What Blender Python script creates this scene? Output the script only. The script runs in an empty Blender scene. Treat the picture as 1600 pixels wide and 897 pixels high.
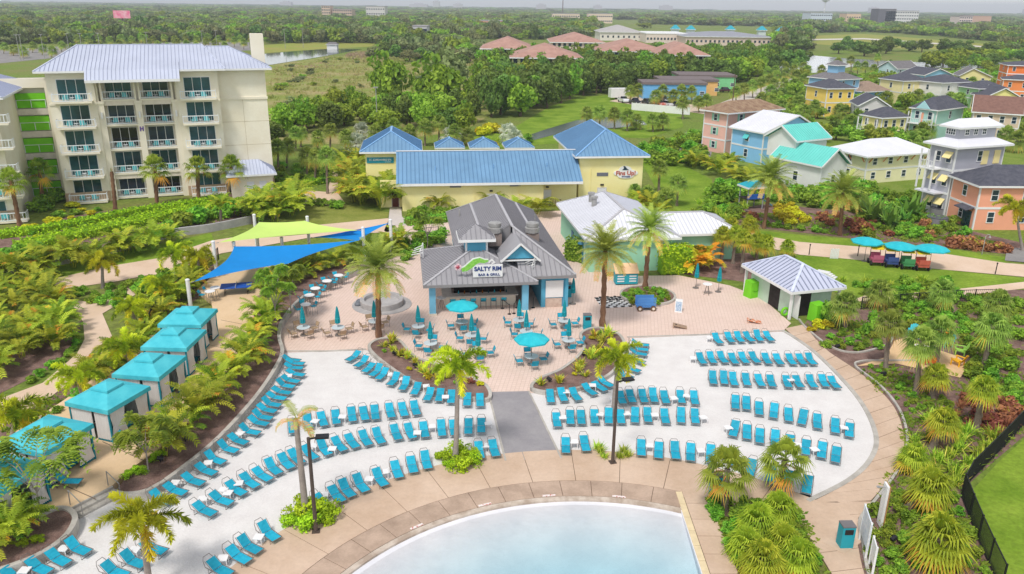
import bpy, math, random
import numpy as np
from mathutils import Matrix, Vector
sc = bpy.context.scene
COL = sc.collection
random.seed(7)
R_ = np.random.RandomState(11)
PI = math.pi
rad = math.radians

# ---------------------------------------------------------------- camera
FPX, CAM_H, ROLL = 1250.0, 26.0, 0.0119
PITCH = math.atan(440.5 / FPX)
_c, _s = math.cos(PITCH), math.sin(PITCH)
fwd = Vector((0, _c, -_s)); rt0 = Vector((1, 0, 0)); up0 = Vector((0, _s, _c))
rt = rt0 * math.cos(ROLL) + up0 * math.sin(ROLL)
up = up0 * math.cos(ROLL) - rt0 * math.sin(ROLL)
cam = bpy.data.cameras.new('camera')
cam.sensor_width = 36.0
cam.lens = FPX / 1600.0 * 36.0
cam.clip_start = 0.5; cam.clip_end = 30000
camo = bpy.data.objects.new('camera', cam); COL.objects.link(camo)
mw = Matrix.Identity(4)
for i in range(3):
    mw[i][0], mw[i][1], mw[i][2] = rt[i], up[i], -fwd[i]
mw[2][3] = CAM_H
camo.matrix_world = mw
sc.camera = camo

# ---------------------------------------------------------------- sky, sun, exposure
SUN_EL, SUN_AZ = 58.0, 205.0     # degrees; azimuth clockwise from +Y (sun high, behind the camera, slightly left)
w = bpy.data.worlds.new('World'); sc.world = w; w.use_nodes = True
nt = w.node_tree; nt.nodes.clear()
sky = nt.nodes.new('ShaderNodeTexSky'); sky.sky_type = 'NISHITA'; sky.sun_disc = False
sky.sun_elevation = rad(SUN_EL); sky.sun_rotation = rad(SUN_AZ)
sky.air_density = 1.0; sky.dust_density = 0.5; sky.ozone_density = 1.0; sky.altitude = 30
hs = nt.nodes.new('ShaderNodeHueSaturation'); hs.inputs['Saturation'].default_value = 0.22
bg = nt.nodes.new('ShaderNodeBackground'); bg.inputs['Strength'].default_value = 0.105
wo = nt.nodes.new('ShaderNodeOutputWorld')
nt.links.new(sky.outputs[0], hs.inputs['Color']); nt.links.new(hs.outputs[0], bg.inputs[0]); nt.links.new(bg.outputs[0], wo.inputs[0])
sun = bpy.data.lights.new('sun', 'SUN'); sun.energy = 1.5; sun.angle = rad(11); sun.color = (1.0, 0.955, 0.89)
suno = bpy.data.objects.new('sun', sun); COL.objects.link(suno)
sd = Vector((math.sin(rad(SUN_AZ)) * math.cos(rad(SUN_EL)), math.cos(rad(SUN_AZ)) * math.cos(rad(SUN_EL)), math.sin(rad(SUN_EL))))
suno.rotation_euler = sd.to_track_quat('Z', 'Y').to_euler()
sc.view_settings.view_transform = 'Standard'; sc.view_settings.look = 'None'
sc.view_settings.exposure = 0.74; sc.view_settings.gamma = 1.0
sc.view_settings.use_curve_mapping = False
sc.cycles.use_denoising = True; sc.cycles.use_adaptive_sampling = False
sc.cycles.max_bounces = 6; sc.cycles.diffuse_bounces = 3; sc.cycles.glossy_bounces = 3
sc.cycles.transmission_bounces = 4; sc.cycles.transparent_max_bounces = 8; sc.cycles.volume_bounces = 0
sc.cycles.caustics_reflective = False; sc.cycles.caustics_refractive = False

# ---------------------------------------------------------------- survey: where a sight line of the camera meets the level z
def G(px, py, z=0.0):
    u, v = px - 800.0, 448.5 - py
    d = fwd * FPX + rt * u + up * v
    t = (z - CAM_H) / d.z
    return (d.x * t, d.y * t)
def G3(px, py, z=0.0):
    p = G(px, py, z); return (p[0], p[1], z)
def top_z(bx, by, tx, ty, z0=0.0):      # height of a point seen at (tx, ty) straight above the ground point seen at (bx, by)
    b = G(bx, by, z0); d = fwd * FPX + rt * (tx - 800.0) + up * (448.5 - ty)
    return CAM_H + d.z * (b[1] / d.y)
def scrx(x, y, z=0):
    v = Vector((x, y, z - CAM_H)); return 800 + v.dot(rt) / v.dot(fwd) * FPX
def scry(x, y, z=0):
    v = Vector((x, y, z - CAM_H)); return 448.5 - v.dot(up) / v.dot(fwd) * FPX

# ---------------------------------------------------------------- colours and materials
def lin(r, g, b):
    def f(c):
        c = c / 255.0
        return c / 12.92 if c <= 0.04045 else ((c + 0.055) / 1.055) ** 2.4
    return (f(r), f(g), f(b), 1.0)
def mul(c, k): return (min(1, c[0] * k), min(1, c[1] * k), min(1, c[2] * k), 1.0)
MATS = {}
def N(t, kind, **kw):
    n = t.nodes.new(kind)
    for k, v in kw.items():
        if k in n.inputs.keys(): n.inputs[k].default_value = v
        else: setattr(n, k, v)
    return n
def mix_rgb(t, fac, a, b, mode='MIX'):
    m = t.nodes.new('ShaderNodeMix'); m.data_type = 'RGBA'; m.blend_type = mode; m.clamp_factor = True
    for s, val in ((m.inputs[0], fac), (m.inputs[6], a), (m.inputs[7], b)):
        if hasattr(val, 'links'): t.links.new(val, s)
        else: s.default_value = val
    return m.outputs[2]
def ramp(t, src, lo, hi):
    m = t.nodes.new('ShaderNodeMapRange'); m.inputs[1].default_value = lo; m.inputs[2].default_value = hi
    t.links.new(src, m.inputs[0]); return m.outputs[0]
def M(name, rgb, rough=0.75, var=0.10, scale=1.5, fine=0.0, bump=0.0, metal=0.0, spec=0.3, rgb2=None, lo=.35, hi=.65, rnd=0.0, coord='pos', stretch=None):
    """plain surface: base colour, broad mottling, fine grain, bump; colours are sRGB bytes"""
    if name in MATS: return MATS[name]
    m = bpy.data.materials.new(name); m.use_nodes = True; t = m.node_tree; MATS[name] = m
    b = t.nodes['Principled BSDF']
    c = lin(*rgb)
    b.inputs['Roughness'].default_value = rough; b.inputs['Metallic'].default_value = metal
    b.inputs['Specular IOR Level'].default_value = spec
    if coord == 'pos': src = N(t, 'ShaderNodeNewGeometry').outputs['Position']
    else: src = N(t, 'ShaderNodeTexCoord').outputs['Object']
    if stretch:
        mp = N(t, 'ShaderNodeMapping'); mp.inputs['Scale'].default_value = stretch
        t.links.new(src, mp.inputs[0]); src = mp.outputs[0]
    n1 = N(t, 'ShaderNodeTexNoise', Scale=scale, Detail=5.0, Roughness=0.6); t.links.new(src, n1.inputs['Vector'])
    a = mul(c, 1 - var); d = mul(c, 1 + var)
    if rgb2: a = c; d = lin(*rgb2)
    out = mix_rgb(t, ramp(t, n1.outputs[0], lo, hi), a, d)
    n2 = None
    if fine or bump:
        n2 = N(t, 'ShaderNodeTexNoise', Scale=scale * 14, Detail=3.0, Roughness=0.7); t.links.new(src, n2.inputs['Vector'])
    if fine:
        out = mix_rgb(t, ramp(t, n2.outputs[0], .3, .7), mix_rgb(t, 1.0, out, (1 - fine, 1 - fine, 1 - fine, 1), 'MULTIPLY'), out)
    if rnd:
        oi = N(t, 'ShaderNodeObjectInfo'); h = N(t, 'ShaderNodeHueSaturation')
        t.links.new(ramp2(t, oi.outputs['Random'], 1 - rnd, 1 + rnd), h.inputs['Value']); t.links.new(out, h.inputs['Color']); out = h.outputs[0]
    t.links.new(out, b.inputs['Base Color'])
    if bump:
        bp = N(t, 'ShaderNodeBump', Strength=bump, Distance=0.05); t.links.new(n2.outputs[0], bp.inputs['Height']); t.links.new(bp.outputs[0], b.inputs['Normal'])
    return m
def ramp2(t, src, lo, hi):
    m = t.nodes.new('ShaderNodeMapRange'); m.inputs[3].default_value = lo; m.inputs[4].default_value = hi
    t.links.new(src, m.inputs[0]); return m.outputs[0]
def leaf_mat(name, ca, cb, cc=None, acc=0.85, transl=0.3, rnd=0.18, hue=0.02, rough=0.6):
    """foliage: each leaf carries its own random 'tone'; cc is an accent colour for the oldest leaves"""
    if name in MATS: return MATS[name]
    m = bpy.data.materials.new(name); m.use_nodes = True; t = m.node_tree; MATS[name] = m
    b = t.nodes['Principled BSDF']; o = t.nodes['Material Output']
    at = N(t, 'ShaderNodeAttribute', attribute_name='tone')
    out = mix_rgb(t, ramp(t, at.outputs['Fac'], 0.0, 0.8), lin(*ca), lin(*cb))
    if cc: out = mix_rgb(t, ramp(t, at.outputs['Fac'], acc, min(1.0, acc + .06)), out, lin(*cc))
    oi = N(t, 'ShaderNodeObjectInfo'); h = N(t, 'ShaderNodeHueSaturation')
    t.links.new(ramp2(t, oi.outputs['Random'], 1 - rnd, 1 + rnd), h.inputs['Value'])
    t.links.new(ramp2(t, oi.outputs['Random'], .5 - hue, .5 + hue), h.inputs['Hue'])
    t.links.new(out, h.inputs['Color']); out = h.outputs[0]
    t.links.new(out, b.inputs['Base Color']); b.inputs['Roughness'].default_value = rough; b.inputs['Specular IOR Level'].default_value = 0.25
    tr = N(t, 'ShaderNodeBsdfTranslucent'); t.links.new(out, tr.inputs[0])
    mx = N(t, 'ShaderNodeMixShader'); mx.inputs[0].default_value = transl
    t.links.new(b.outputs[0], mx.inputs[1]); t.links.new(tr.outputs[0], mx.inputs[2]); t.links.new(mx.outputs[0], o.inputs[0])
    return m
def glass_mat(name, rgb, rough=0.08, var=.35, scale=.6):
    m = M(name, rgb, rough=rough, var=var, scale=scale, spec=0.8); return m

# ---------------------------------------------------------------- mesh collecting
class MB:
    def __init__(s): s.v = []; s.f = []; s.t = []
    def add(s, vs, fs, tone=None):
        n = len(s.v); s.v.extend(vs); s.f.extend([tuple(i + n for i in f) for f in fs])
        if tone is not None: s.t.extend([tone] * len(fs))
        return s
    def box(s, x0, x1, y0, y1, z0, z1):
        return s.add([(x0, y0, z0), (x1, y0, z0), (x1, y1, z0), (x0, y1, z0), (x0, y0, z1), (x1, y0, z1), (x1, y1, z1), (x0, y1, z1)],
                     [(0, 3, 2, 1), (4, 5, 6, 7), (0, 1, 5, 4), (1, 2, 6, 5), (2, 3, 7, 6), (3, 0, 4, 7)])
    def cbox(s, cx, cy, cz, sx, sy, sz, rz=0.0):
        c, k = math.cos(rz), math.sin(rz); vs = []
        for z in (-.5, .5):
            for x, y in ((-.5, -.5), (.5, -.5), (.5, .5), (-.5, .5)):
                X, Y = x * sx, y * sy; vs.append((cx + X * c - Y * k, cy + X * k + Y * c, cz + z * sz))
        return s.add(vs, [(0, 3, 2, 1), (4, 5, 6, 7), (0, 1, 5, 4), (1, 2, 6, 5), (2, 3, 7, 6), (3, 0, 4, 7)])
    def prism(s, poly, z0, z1):
        n = len(poly)
        a = sum(poly[i][0] * poly[(i + 1) % n][1] - poly[(i + 1) % n][0] * poly[i][1] for i in range(n))
        if a < 0: poly = poly[::-1]
        vs = [(p[0], p[1], z0) for p in poly] + [(p[0], p[1], z1) for p in poly]
        fs = [tuple(range(n))[::-1], tuple(range(n, 2 * n))] + [(i, (i + 1) % n, (i + 1) % n + n, i + n) for i in range(n)]
        return s.add(vs, fs)
    def bar(s, a, b, w, h=None, up=(0, 0, 1)):
        """square bar between two points"""
        h = h or w; A, B = Vector(a), Vector(b); d = (B - A)
        if d.length < 1e-6: return s
        d.normalize(); U = Vector(up)
        if abs(d.dot(U)) > .98: U = Vector((1, 0, 0))
        sx = d.cross(U).normalized(); sy = sx.cross(d).normalized(); vs = []
        for P in (A, B):
            for x, y in ((-.5, -.5), (.5, -.5), (.5, .5), (-.5, .5)): vs.append(tuple(P + sx * (x * w) + sy * (y * h)))
        return s.add(vs, [(0, 1, 2, 3)[::-1], (4, 5, 6, 7), (0, 1, 5, 4), (1, 2, 6, 5), (2, 3, 7, 6), (3, 0, 4, 7)])
    def tube(s, pts, rs, n=8, cap=True, tone=None):
        if not hasattr(rs, '__len__'): rs = [rs] * len(pts)
        vs = []; fs = []
        P = [Vector(p) for p in pts]
        for i, p in enumerate(P):
            d = (P[min(i + 1, len(P) - 1)] - P[max(i - 1, 0)]); d = d.normalized() if d.length > 1e-9 else Vector((0, 0, 1))
            U = Vector((1, 0, 0)) if abs(d.z) > .9 else Vector((0, 0, 1))
            a = d.cross(U).normalized(); b = d.cross(a).normalized()
            for k in range(n):
                t = 2 * PI * k / n; vs.append(tuple(p + (a * math.cos(t) + b * math.sin(t)) * rs[i]))
        for i in range(len(P) - 1):
            for k in range(n): fs.append((i * n + k, i * n + (k + 1) % n, (i + 1) * n + (k + 1) % n, (i + 1) * n + k))
        if cap: fs.append(tuple(range(n))); fs.append(tuple(range((len(P) - 1) * n, len(P) * n))[::-1])
        return s.add(vs, fs, tone)
    def lathe(s, prof, n=16, cx=0, cy=0, cap=True):
        vs = []; fs = []
        for r, z in prof:
            for k in range(n):
                t = 2 * PI * k / n; vs.append((cx + r * math.cos(t), cy + r * math.sin(t), z))
        for i in range(len(prof) - 1):
            for k in range(n): fs.append((i * n + k, i * n + (k + 1) % n, (i + 1) * n + (k + 1) % n, (i + 1) * n + k))
        if cap:
            if prof[0][0] > 1e-4: fs.append(tuple(range(n))[::-1])
            if prof[-1][0] > 1e-4: fs.append(tuple(range((len(prof) - 1) * n, len(prof) * n)))
        return s.add(vs, fs)
    def face(s, *pts): return s.add([tuple(p) for p in pts], [tuple(range(len(pts)))])
    def slab(s, pts, t):
        """a sloped sheet given by its top corner points, with thickness t straight down"""
        n = len(pts); vs = [tuple(p) for p in pts] + [(p[0], p[1], p[2] - t) for p in pts]
        return s.add(vs, [tuple(range(n)), tuple(range(n, 2 * n))[::-1]] + [((i + 1) % n, i, i + n, (i + 1) % n + n) for i in range(n)])
    def mesh(s, name, m, smooth=False):
        me = bpy.data.meshes.new(name); me.from_pydata(s.v, [], s.f)
        if s.t and len(s.t) == len(s.f):
            at = me.attributes.new('tone', 'FLOAT', 'FACE'); at.data.foreach_set('value', np.array(s.t, dtype=np.float32))
        if m: me.materials.append(m)
        if smooth: me.polygons.foreach_set('use_smooth', [True] * len(me.polygons))
        me.update(); return me
    def build(s, name, m, parent=None, smooth=False, loc=None, rz=0.0, kind=None):
        return obj(name, s.mesh(name, m, smooth), parent, loc, rz, kind)
def obj(name, me, parent=None, loc=None, rz=0.0, kind=None, scale=None):
    o = bpy.data.objects.new(name, me); COL.objects.link(o)
    if parent: o.parent = parent
    if loc: o.location = loc
    if rz: o.rotation_euler = (0, 0, rz)
    if scale: o.scale = scale if hasattr(scale, '__len__') else (scale,) * 3
    if kind: o['kind'] = kind
    return o
def tag(o, label, cat, group=None):
    o['label'] = label; o['category'] = cat
    if group: o['group'] = group
    return o
def thing(name, label, cat, loc=(0, 0, 0), rz=0.0, group=None, scale=None):
    o = bpy.data.objects.new(name, None); COL.objects.link(o); o.location = loc; o.rotation_euler = (0, 0, rz); o.empty_display_size = .3
    if scale: o.scale = scale if hasattr(scale, '__len__') else (scale,) * 3
    return tag(o, label, cat, group)
KIDS = {}
def kids(o):
    if o.name not in KIDS: KIDS[o.name] = [c for c in bpy.data.objects if c.parent == o]
    return KIDS[o.name]
def copy_tree(o, parent=None):
    c = o.copy(); COL.objects.link(c); c.parent = parent
    for ch in kids(o): copy_tree(ch, c)
    return c
ONES = 'zeroth first second third fourth fifth sixth seventh eighth ninth tenth eleventh twelfth thirteenth fourteenth fifteenth sixteenth seventeenth eighteenth nineteenth'.split()
TENS = {20: ('twentieth', 'twenty'), 30: ('thirtieth', 'thirty'), 40: ('fortieth', 'forty'), 50: ('fiftieth', 'fifty'), 60: ('sixtieth', 'sixty'), 70: ('seventieth', 'seventy'), 80: ('eightieth', 'eighty'), 90: ('ninetieth', 'ninety')}
def ordn(i):
    if i < 20: return ONES[i]
    if i >= 100: return ('one hundredth' if i == 100 else 'one hundred and ' + ordn(i - 100)) if i < 200 else ('two hundredth' if i == 200 else 'two hundred and ' + ordn(i - 200))
    a, b = TENS[i // 10 * 10]
    return a if i % 10 == 0 else b + '-' + ONES[i % 10]
def spread(items, label, cat, group):
    """number look-alikes from the left as the photo shows them"""
    L = sorted(items, key=lambda o: scrx(*o.location)); n = len(L); k = 1 if n <= 45 else 3; q = -(-n // k)
    for i, o in enumerate(L):
        tag(o, label % ordn(i % q + 1) + ('' if k == 1 else ', ' + ('left', 'middle', 'right')[i // q] + ' third'), cat, group)
def sheet(name, poly_px, z, m, kind='structure', z_px=None):
    """flat ground sheet whose outline is surveyed from the photo onto the level z"""
    poly = [G(p[0], p[1], z if z_px is None else z_px) for p in poly_px]
    return flat(name, poly, z, m, kind)
def flat(name, poly, z, m, kind='structure', parent=None):
    n = len(poly); a = sum(poly[i][0] * poly[(i + 1) % n][1] - poly[(i + 1) % n][0] * poly[i][1] for i in range(n))
    if a < 0: poly = poly[::-1]
    o = MB().add([(p[0], p[1], z) for p in poly], [tuple(range(n))]).build(name, m, parent)
    if kind: o['kind'] = kind
    return o
def smooth_line(pts, n=6, closed=False):
    """Catmull-Rom through points"""
    P = [np.array(p, float) for p in pts]; out = []; L = len(P)
    for i in range(L if closed else L - 1):
        if closed: p0, p1, p2, p3 = P[i - 1], P[i], P[(i + 1) % L], P[(i + 2) % L]
        else: p0, p1, p2, p3 = P[max(i - 1, 0)], P[i], P[i + 1], P[min(i + 2, L - 1)]
        for k in range(n):
            t = k / n
            out.append(tuple(.5 * ((2 * p1) + (-p0 + p2) * t + (2 * p0 - 5 * p1 + 4 * p2 - p3) * t * t + (-p0 + 3 * p1 - 3 * p2 + p3) * t ** 3)))
    if not closed: out.append(tuple(P[-1]))
    return out
def inside(poly, x, y):
    c = False; j = len(poly) - 1
    for i in range(len(poly)):
        if (poly[i][1] > y) != (poly[j][1] > y) and x < (poly[j][0] - poly[i][0]) * (y - poly[i][1]) / (poly[j][1] - poly[i][1] + 1e-12) + poly[i][0]: c = not c
        j = i
    return c
def resample(pts, step):
    out = [pts[0]]; acc = 0
    for i in range(len(pts) - 1):
        a, b = np.array(pts[i], float), np.array(pts[i + 1], float); L = np.linalg.norm(b - a)
        if L < 1e-9: continue
        d = step - acc
        while d <= L: out.append(tuple(a + (b - a) * d / L)); d += step
        acc = L - (d - step)
    return out
def offset_line(pts, d):
    """offset an open polyline sideways (left positive)"""
    P = [np.array(p[:2], float) for p in pts]; out = []
    for i in range(len(P)):
        t = P[min(i + 1, len(P) - 1)] - P[max(i - 1, 0)]; t /= (np.linalg.norm(t) + 1e-9)
        out.append((P[i][0] - t[1] * d, P[i][1] + t[0] * d))
    return out
def at_frac(pts, f):
    P = [np.array(p[:2], float) for p in pts]; L = [0]
    for i in range(len(P) - 1): L.append(L[-1] + np.linalg.norm(P[i + 1] - P[i]))
    s = f * L[-1]
    for i in range(len(P) - 1):
        if s <= L[i + 1] + 1e-9:
            k = (s - L[i]) / max(L[i + 1] - L[i], 1e-9); return tuple(P[i] + (P[i + 1] - P[i]) * k)
    return tuple(P[-1])
def kerb(name, line, wdt, z0, z1, m, parent=None, closed=False):
    """a low wall or kerb of constant width along a line"""
    P = list(line) + ([line[0]] if closed else [])
    a = offset_line(P, wdt / 2); b = offset_line(P, -wdt / 2); mb = MB(); n = len(P)
    vs = [(p[0], p[1], z) for z in (z0, z1) for s in (a, b) for p in s]; fs = []
    for i in range(n - 1):
        fs += [(2 * n + i, 3 * n + i, 3 * n + i + 1, 2 * n + i + 1), (i, 2 * n + i, 2 * n + i + 1, i + 1), (n + i, n + i + 1, 3 * n + i + 1, 3 * n + i)]
    if not closed: fs += [(0, n, 3 * n, 2 * n), (n - 1, 3 * n - 1, 4 * n - 1, 2 * n - 1)]
    mb.add(vs, fs)
    return mb.build(name, m, parent)
# ================================================================ the setting: ground, paths, sand, plaza, pool
def ground_mat():
    m = bpy.data.materials.new('ground_cover'); m.use_nodes = True; t = m.node_tree; b = t.nodes['Principled BSDF']
    src = N(t, 'ShaderNodeNewGeometry').outputs['Position']
    n1 = N(t, 'ShaderNodeTexNoise', Scale=.035, Detail=6.0, Roughness=.65); t.links.new(src, n1.inputs['Vector'])
    n2 = N(t, 'ShaderNodeTexNoise', Scale=1.6, Detail=5.0, Roughness=.75); t.links.new(src, n2.inputs['Vector'])
    a = mix_rgb(t, ramp(t, n2.outputs[0], .35, .65), lin(88, 110, 42), lin(132, 152, 66))
    c = mix_rgb(t, ramp(t, n2.outputs[0], .35, .65), lin(112, 108, 66), lin(140, 146, 78))
    out = mix_rgb(t, ramp(t, n1.outputs[0], .45, .62), a, c)
    t.links.new(out, b.inputs['Base Color']); b.inputs['Roughness'].default_value = .95; b.inputs['Specular IOR Level'].default_value = .1
    bp = N(t, 'ShaderNodeBump', Strength=.6, Distance=.2); t.links.new(n2.outputs[0], bp.inputs['Height']); t.links.new(bp.outputs[0], b.inputs['Normal'])
    return m
from mathutils.geometry import tessellate_polygon
PC = (4.11, 24.0); PR = 14.15
_out = [(-6900, -100), (6900, -100), (6900, 9400), (-6900, 9400)]
_hole = [(9.5, 20.0)] + [(PC[0] + (PR + .12) * math.cos(a), PC[1] + (PR + .12) * math.sin(a)) for a in [math.acos((9.5 - PC[0]) / (PR + .12)) + (rad(184) - math.acos((9.5 - PC[0]) / (PR + .12))) * i / 40 for i in range(41)]] + [(-9.0, 20.0)]
_pts = [Vector((p[0], p[1], 0)) for p in _out + _hole]
_tri = tessellate_polygon([[Vector((p[0], p[1], 0)) for p in _out], [Vector((p[0], p[1], 0)) for p in _hole]])
_g = MB()
for t3 in _tri:
    a, b_, c = [_pts[i] for i in t3]; k = (b_ - a).cross(c - a).z
    _g.add([tuple(a), tuple(b_), tuple(c)] if k > 0 else [tuple(a), tuple(c), tuple(b_)], [(0, 1, 2)])
_g.build('ground', ground_mat(), kind='structure')

m_lawn = M('lawn_grass', (110, 144, 38), .95, rgb2=(148, 174, 62), scale=.22, fine=.35, bump=.5, spec=.1)
m_lawn2 = M('dry_lawn_grass', (130, 142, 60), .95, rgb2=(160, 162, 84), scale=.3, fine=.35, bump=.5, spec=.1)
m_meadow = M('meadow_grass', (148, 162, 76), .95, rgb2=(186, 170, 120), scale=.07, fine=.5, bump=1.0, spec=.1, lo=.4, hi=.66)
m_straw = M('dry_verge_grass', (168, 160, 84), .95, rgb2=(150, 165, 70), scale=.05, fine=.3, spec=.1)
m_mulch = M('bark_mulch', (134, 106, 98), .95, rgb2=(168, 138, 128), scale=1.2, fine=.55, bump=.8, spec=.1)
m_sand = M('white_sand', (226, 221, 219), .95, rgb2=(235, 231, 229), scale=.6, fine=.09, bump=.8, spec=.1)
m_conc = M('tan_concrete', (202, 174, 150), .85, rgb2=(218, 192, 170), scale=.35, fine=.10, bump=.1, spec=.2)
m_conc2 = M('wet_tan_concrete', (168, 144, 126), .7, rgb2=(200, 174, 154), scale=.6, fine=.15, bump=.1, spec=.3, lo=.3, hi=.6)
m_terr = M('terrace_concrete', (222, 190, 150), .85, rgb2=(232, 202, 166), scale=.3, fine=.08, bump=.1, spec=.2)
m_path = M('pink_concrete', (218, 190, 164), .85, rgb2=(230, 204, 182), scale=.25, fine=.08, spec=.2)
m_kerb = M('kerb_concrete', (176, 170, 162), .85, rgb2=(206, 200, 192), scale=.9, fine=.2, bump=.2, spec=.2)
m_asph = M('asphalt', (138, 134, 134), .9, rgb2=(158, 154, 152), scale=.2, fine=.15, spec=.2)
m_joint = M('joint_filler', (120, 102, 88), .95, var=.1)
m_pond = M('pond_water', (58, 72, 62), .25, var=.12, scale=.03, spec=.35)
def paver_mat():
    m = bpy.data.materials.new('plaza_pavers'); m.use_nodes = True; t = m.node_tree; b = t.nodes['Principled BSDF']
    src = N(t, 'ShaderNodeNewGeometry').outputs['Position']
    mp = N(t, 'ShaderNodeMapping'); mp.inputs['Rotation'].default_value = (0, 0, rad(8)); t.links.new(src, mp.inputs[0])
    br = N(t, 'ShaderNodeTexBrick', Scale=1.0); br.inputs['Color1'].default_value = lin(226, 202, 188); br.inputs['Color2'].default_value = lin(232, 208, 196)
    br.inputs['Mortar'].default_value = lin(210, 184, 170); br.inputs['Mortar Size'].default_value = .018; br.inputs['Brick Width'].default_value = .3; br.inputs['Row Height'].default_value = .3
    br.inputs['Bias'].default_value = .1; br.offset = .0
    t.links.new(mp.outputs[0], br.inputs['Vector'])
    n1 = N(t, 'ShaderNodeTexNoise', Scale=.3, Detail=6.0, Roughness=.65); t.links.new(src, n1.inputs['Vector'])
    out = mix_rgb(t, ramp(t, n1.outputs[0], .3, .7), mix_rgb(t, 1.0, br.outputs[0], (.93, .91, .90, 1), 'MULTIPLY'), br.outputs[0])
    t.links.new(out, b.inputs['Base Color']); b.inputs['Roughness'].default_value = .85; b.inputs['Specular IOR Level'].default_value = .2
    return m
m_paver = paver_mat()

# --- far and middle distance
sheet('meadow', [(405, 105), (510, 89), (600, 84), (700, 84), (770, 98), (790, 165), (725, 205), (560, 225), (424, 225)], .02, m_meadow)
sheet('pond_bank', [(400, 84), (440, 81), (520, 76), (580, 73), (590, 66), (470, 66), (400, 72)], .03, m_straw)
sheet('pond', [(396, 103), (424, 101), (505, 88), (566, 77), (500, 77), (414, 84)], .05, M('still_water', (70, 82, 84), .06, var=.12, scale=.03, spec=.9))
sheet('car_park', [(-60, 106), (0, 99), (110, 88), (250, 84), (412, 78), (412, 66), (290, 66), (140, 70), (0, 78), (-60, 84)], .05, m_asph)
sheet('lawn', [(716, 225), (740, 214), (795, 204), (860, 166), (905, 152), (960, 148), (1062, 176), (1068, 198), (1010, 216), (940, 214), (870, 224), (760, 232)], .03, m_lawn)
sheet('canal', [(812, 216), (850, 203), (900, 188), (945, 183), (1000, 186), (1012, 195), (960, 200), (905, 202), (860, 212), (826, 221)], .06, m_pond)
sheet('service_yard', [(952, 158), (985, 150), (1130, 170), (1100, 178), (1000, 165)], .05, M('packed_shell', (206, 186, 164), .9, var=.1))
sheet('access_road', [(1112, 166), (1180, 140), (1238, 122), (1262, 124), (1205, 146), (1150, 170)], .06, M('pale_road', (200, 190, 182), .9, var=.06))
sheet('street', [(1040, 222), (1075, 205), (1120, 215), (1110, 245), (1060, 250)], .05, m_asph)
sheet('lagoon', [(1200, 112), (1216, 86), (1240, 84), (1320, 91), (1400, 96), (1580, 101), (1560, 107), (1330, 104), (1290, 113), (1235, 115)], .06, M('lagoon_water', (176, 176, 186), .12, rgb2=(120, 128, 104), scale=.02, spec=.8, lo=.52, hi=.6))
sheet('verge', [(1262, 56), (1350, 53), (1440, 60), (1565, 71), (1570, 82), (1440, 77), (1300, 71), (1250, 67)], .04, m_straw)
sheet('highway', [(1268, 61), (1350, 59.5), (1440, 65.5), (1565, 74), (1565, 75.6), (1440, 67.5), (1350, 61.5), (1268, 63)], .2, M('highway_concrete', (214, 206, 198), .9, var=.05))
sheet('verge', [(1150, 140), (1210, 118), (1235, 112), (1245, 120), (1190, 138)], .03, m_straw)
sheet('lane', [(1570, 407), (1574, 386), (1640, 392), (1640, 413)], .075, m_asph)
# --- middle: lawns and paths
sheet('lawn', [(1000, 250), (1030, 245), (1075, 262), (1112, 280), (1118, 312), (1090, 338), (1052, 345), (1034, 318), (1020, 285)], .03, m_lawn)
sheet('lawn', [(462, 338), (480, 322), (530, 318), (608, 332), (604, 347), (500, 362), (462, 360)], .03, m_lawn2)
sheet('lawn', [(1240, 398), (1330, 404), (1450, 419), (1660, 440), (1620, 452), (1480, 455), (1330, 466), (1262, 440)], .03, m_lawn)
sheet('lawn', [(1130, 352), (1180, 359), (1260, 368), (1340, 374), (1480, 388), (1572, 402), (1572, 412), (1480, 399), (1340, 386), (1250, 378), (1130, 362)], .03, m_lawn)
sheet('lawn', [(70, 420), (180, 396), (330, 364), (335, 378), (250, 404), (170, 418), (80, 438)], .03, m_lawn)
sheet('lawn', [(1616, 672), (1560, 722), (1512, 774), (1530, 830), (1562, 910), (1600, 1000), (1900, 1000), (1900, 620)], .03, m_lawn)
sheet('garden_path', [(1128, 356), (1250, 378), (1340, 385), (1480, 397), (1572, 411), (1640, 416), (1640, 436), (1450, 419), (1330, 405), (1250, 398), (1150, 376)], .05, m_path)
sheet('garden_path', [(1320, 474), (1350, 462), (1450, 456), (1530, 448), (1640, 436), (1640, 446), (1540, 458), (1450, 464), (1350, 470)], .06, m_path)
sheet('garden_path', [(78, 437), (170, 416), (250, 403), (330, 376), (480, 353), (606, 341), (620, 350), (610, 362), (480, 372), (345, 396), (290, 420), (230, 450), (180, 478), (160, 490), (175, 525), (140, 553), (120, 588), (82, 618), (15, 658), (-60, 700), (-60, 660), (0, 623), (67, 598), (120, 553), (132, 530), (130, 503), (107, 467), (150, 474), (205, 447), (240, 428), (180, 440), (92, 452)], .05, m_path)
sheet('spa_walk', [(606, 352), (612, 300), (625, 300), (628, 338), (640, 352)], .06, M('grey_walk', (206, 196, 190), .9, var=.06))
sheet('hotel_walk', [(424, 300), (450, 295), (512, 300), (520, 260), (528, 262), (528, 302), (540, 318), (520, 322), (430, 308)], .05, m_path)
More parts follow.
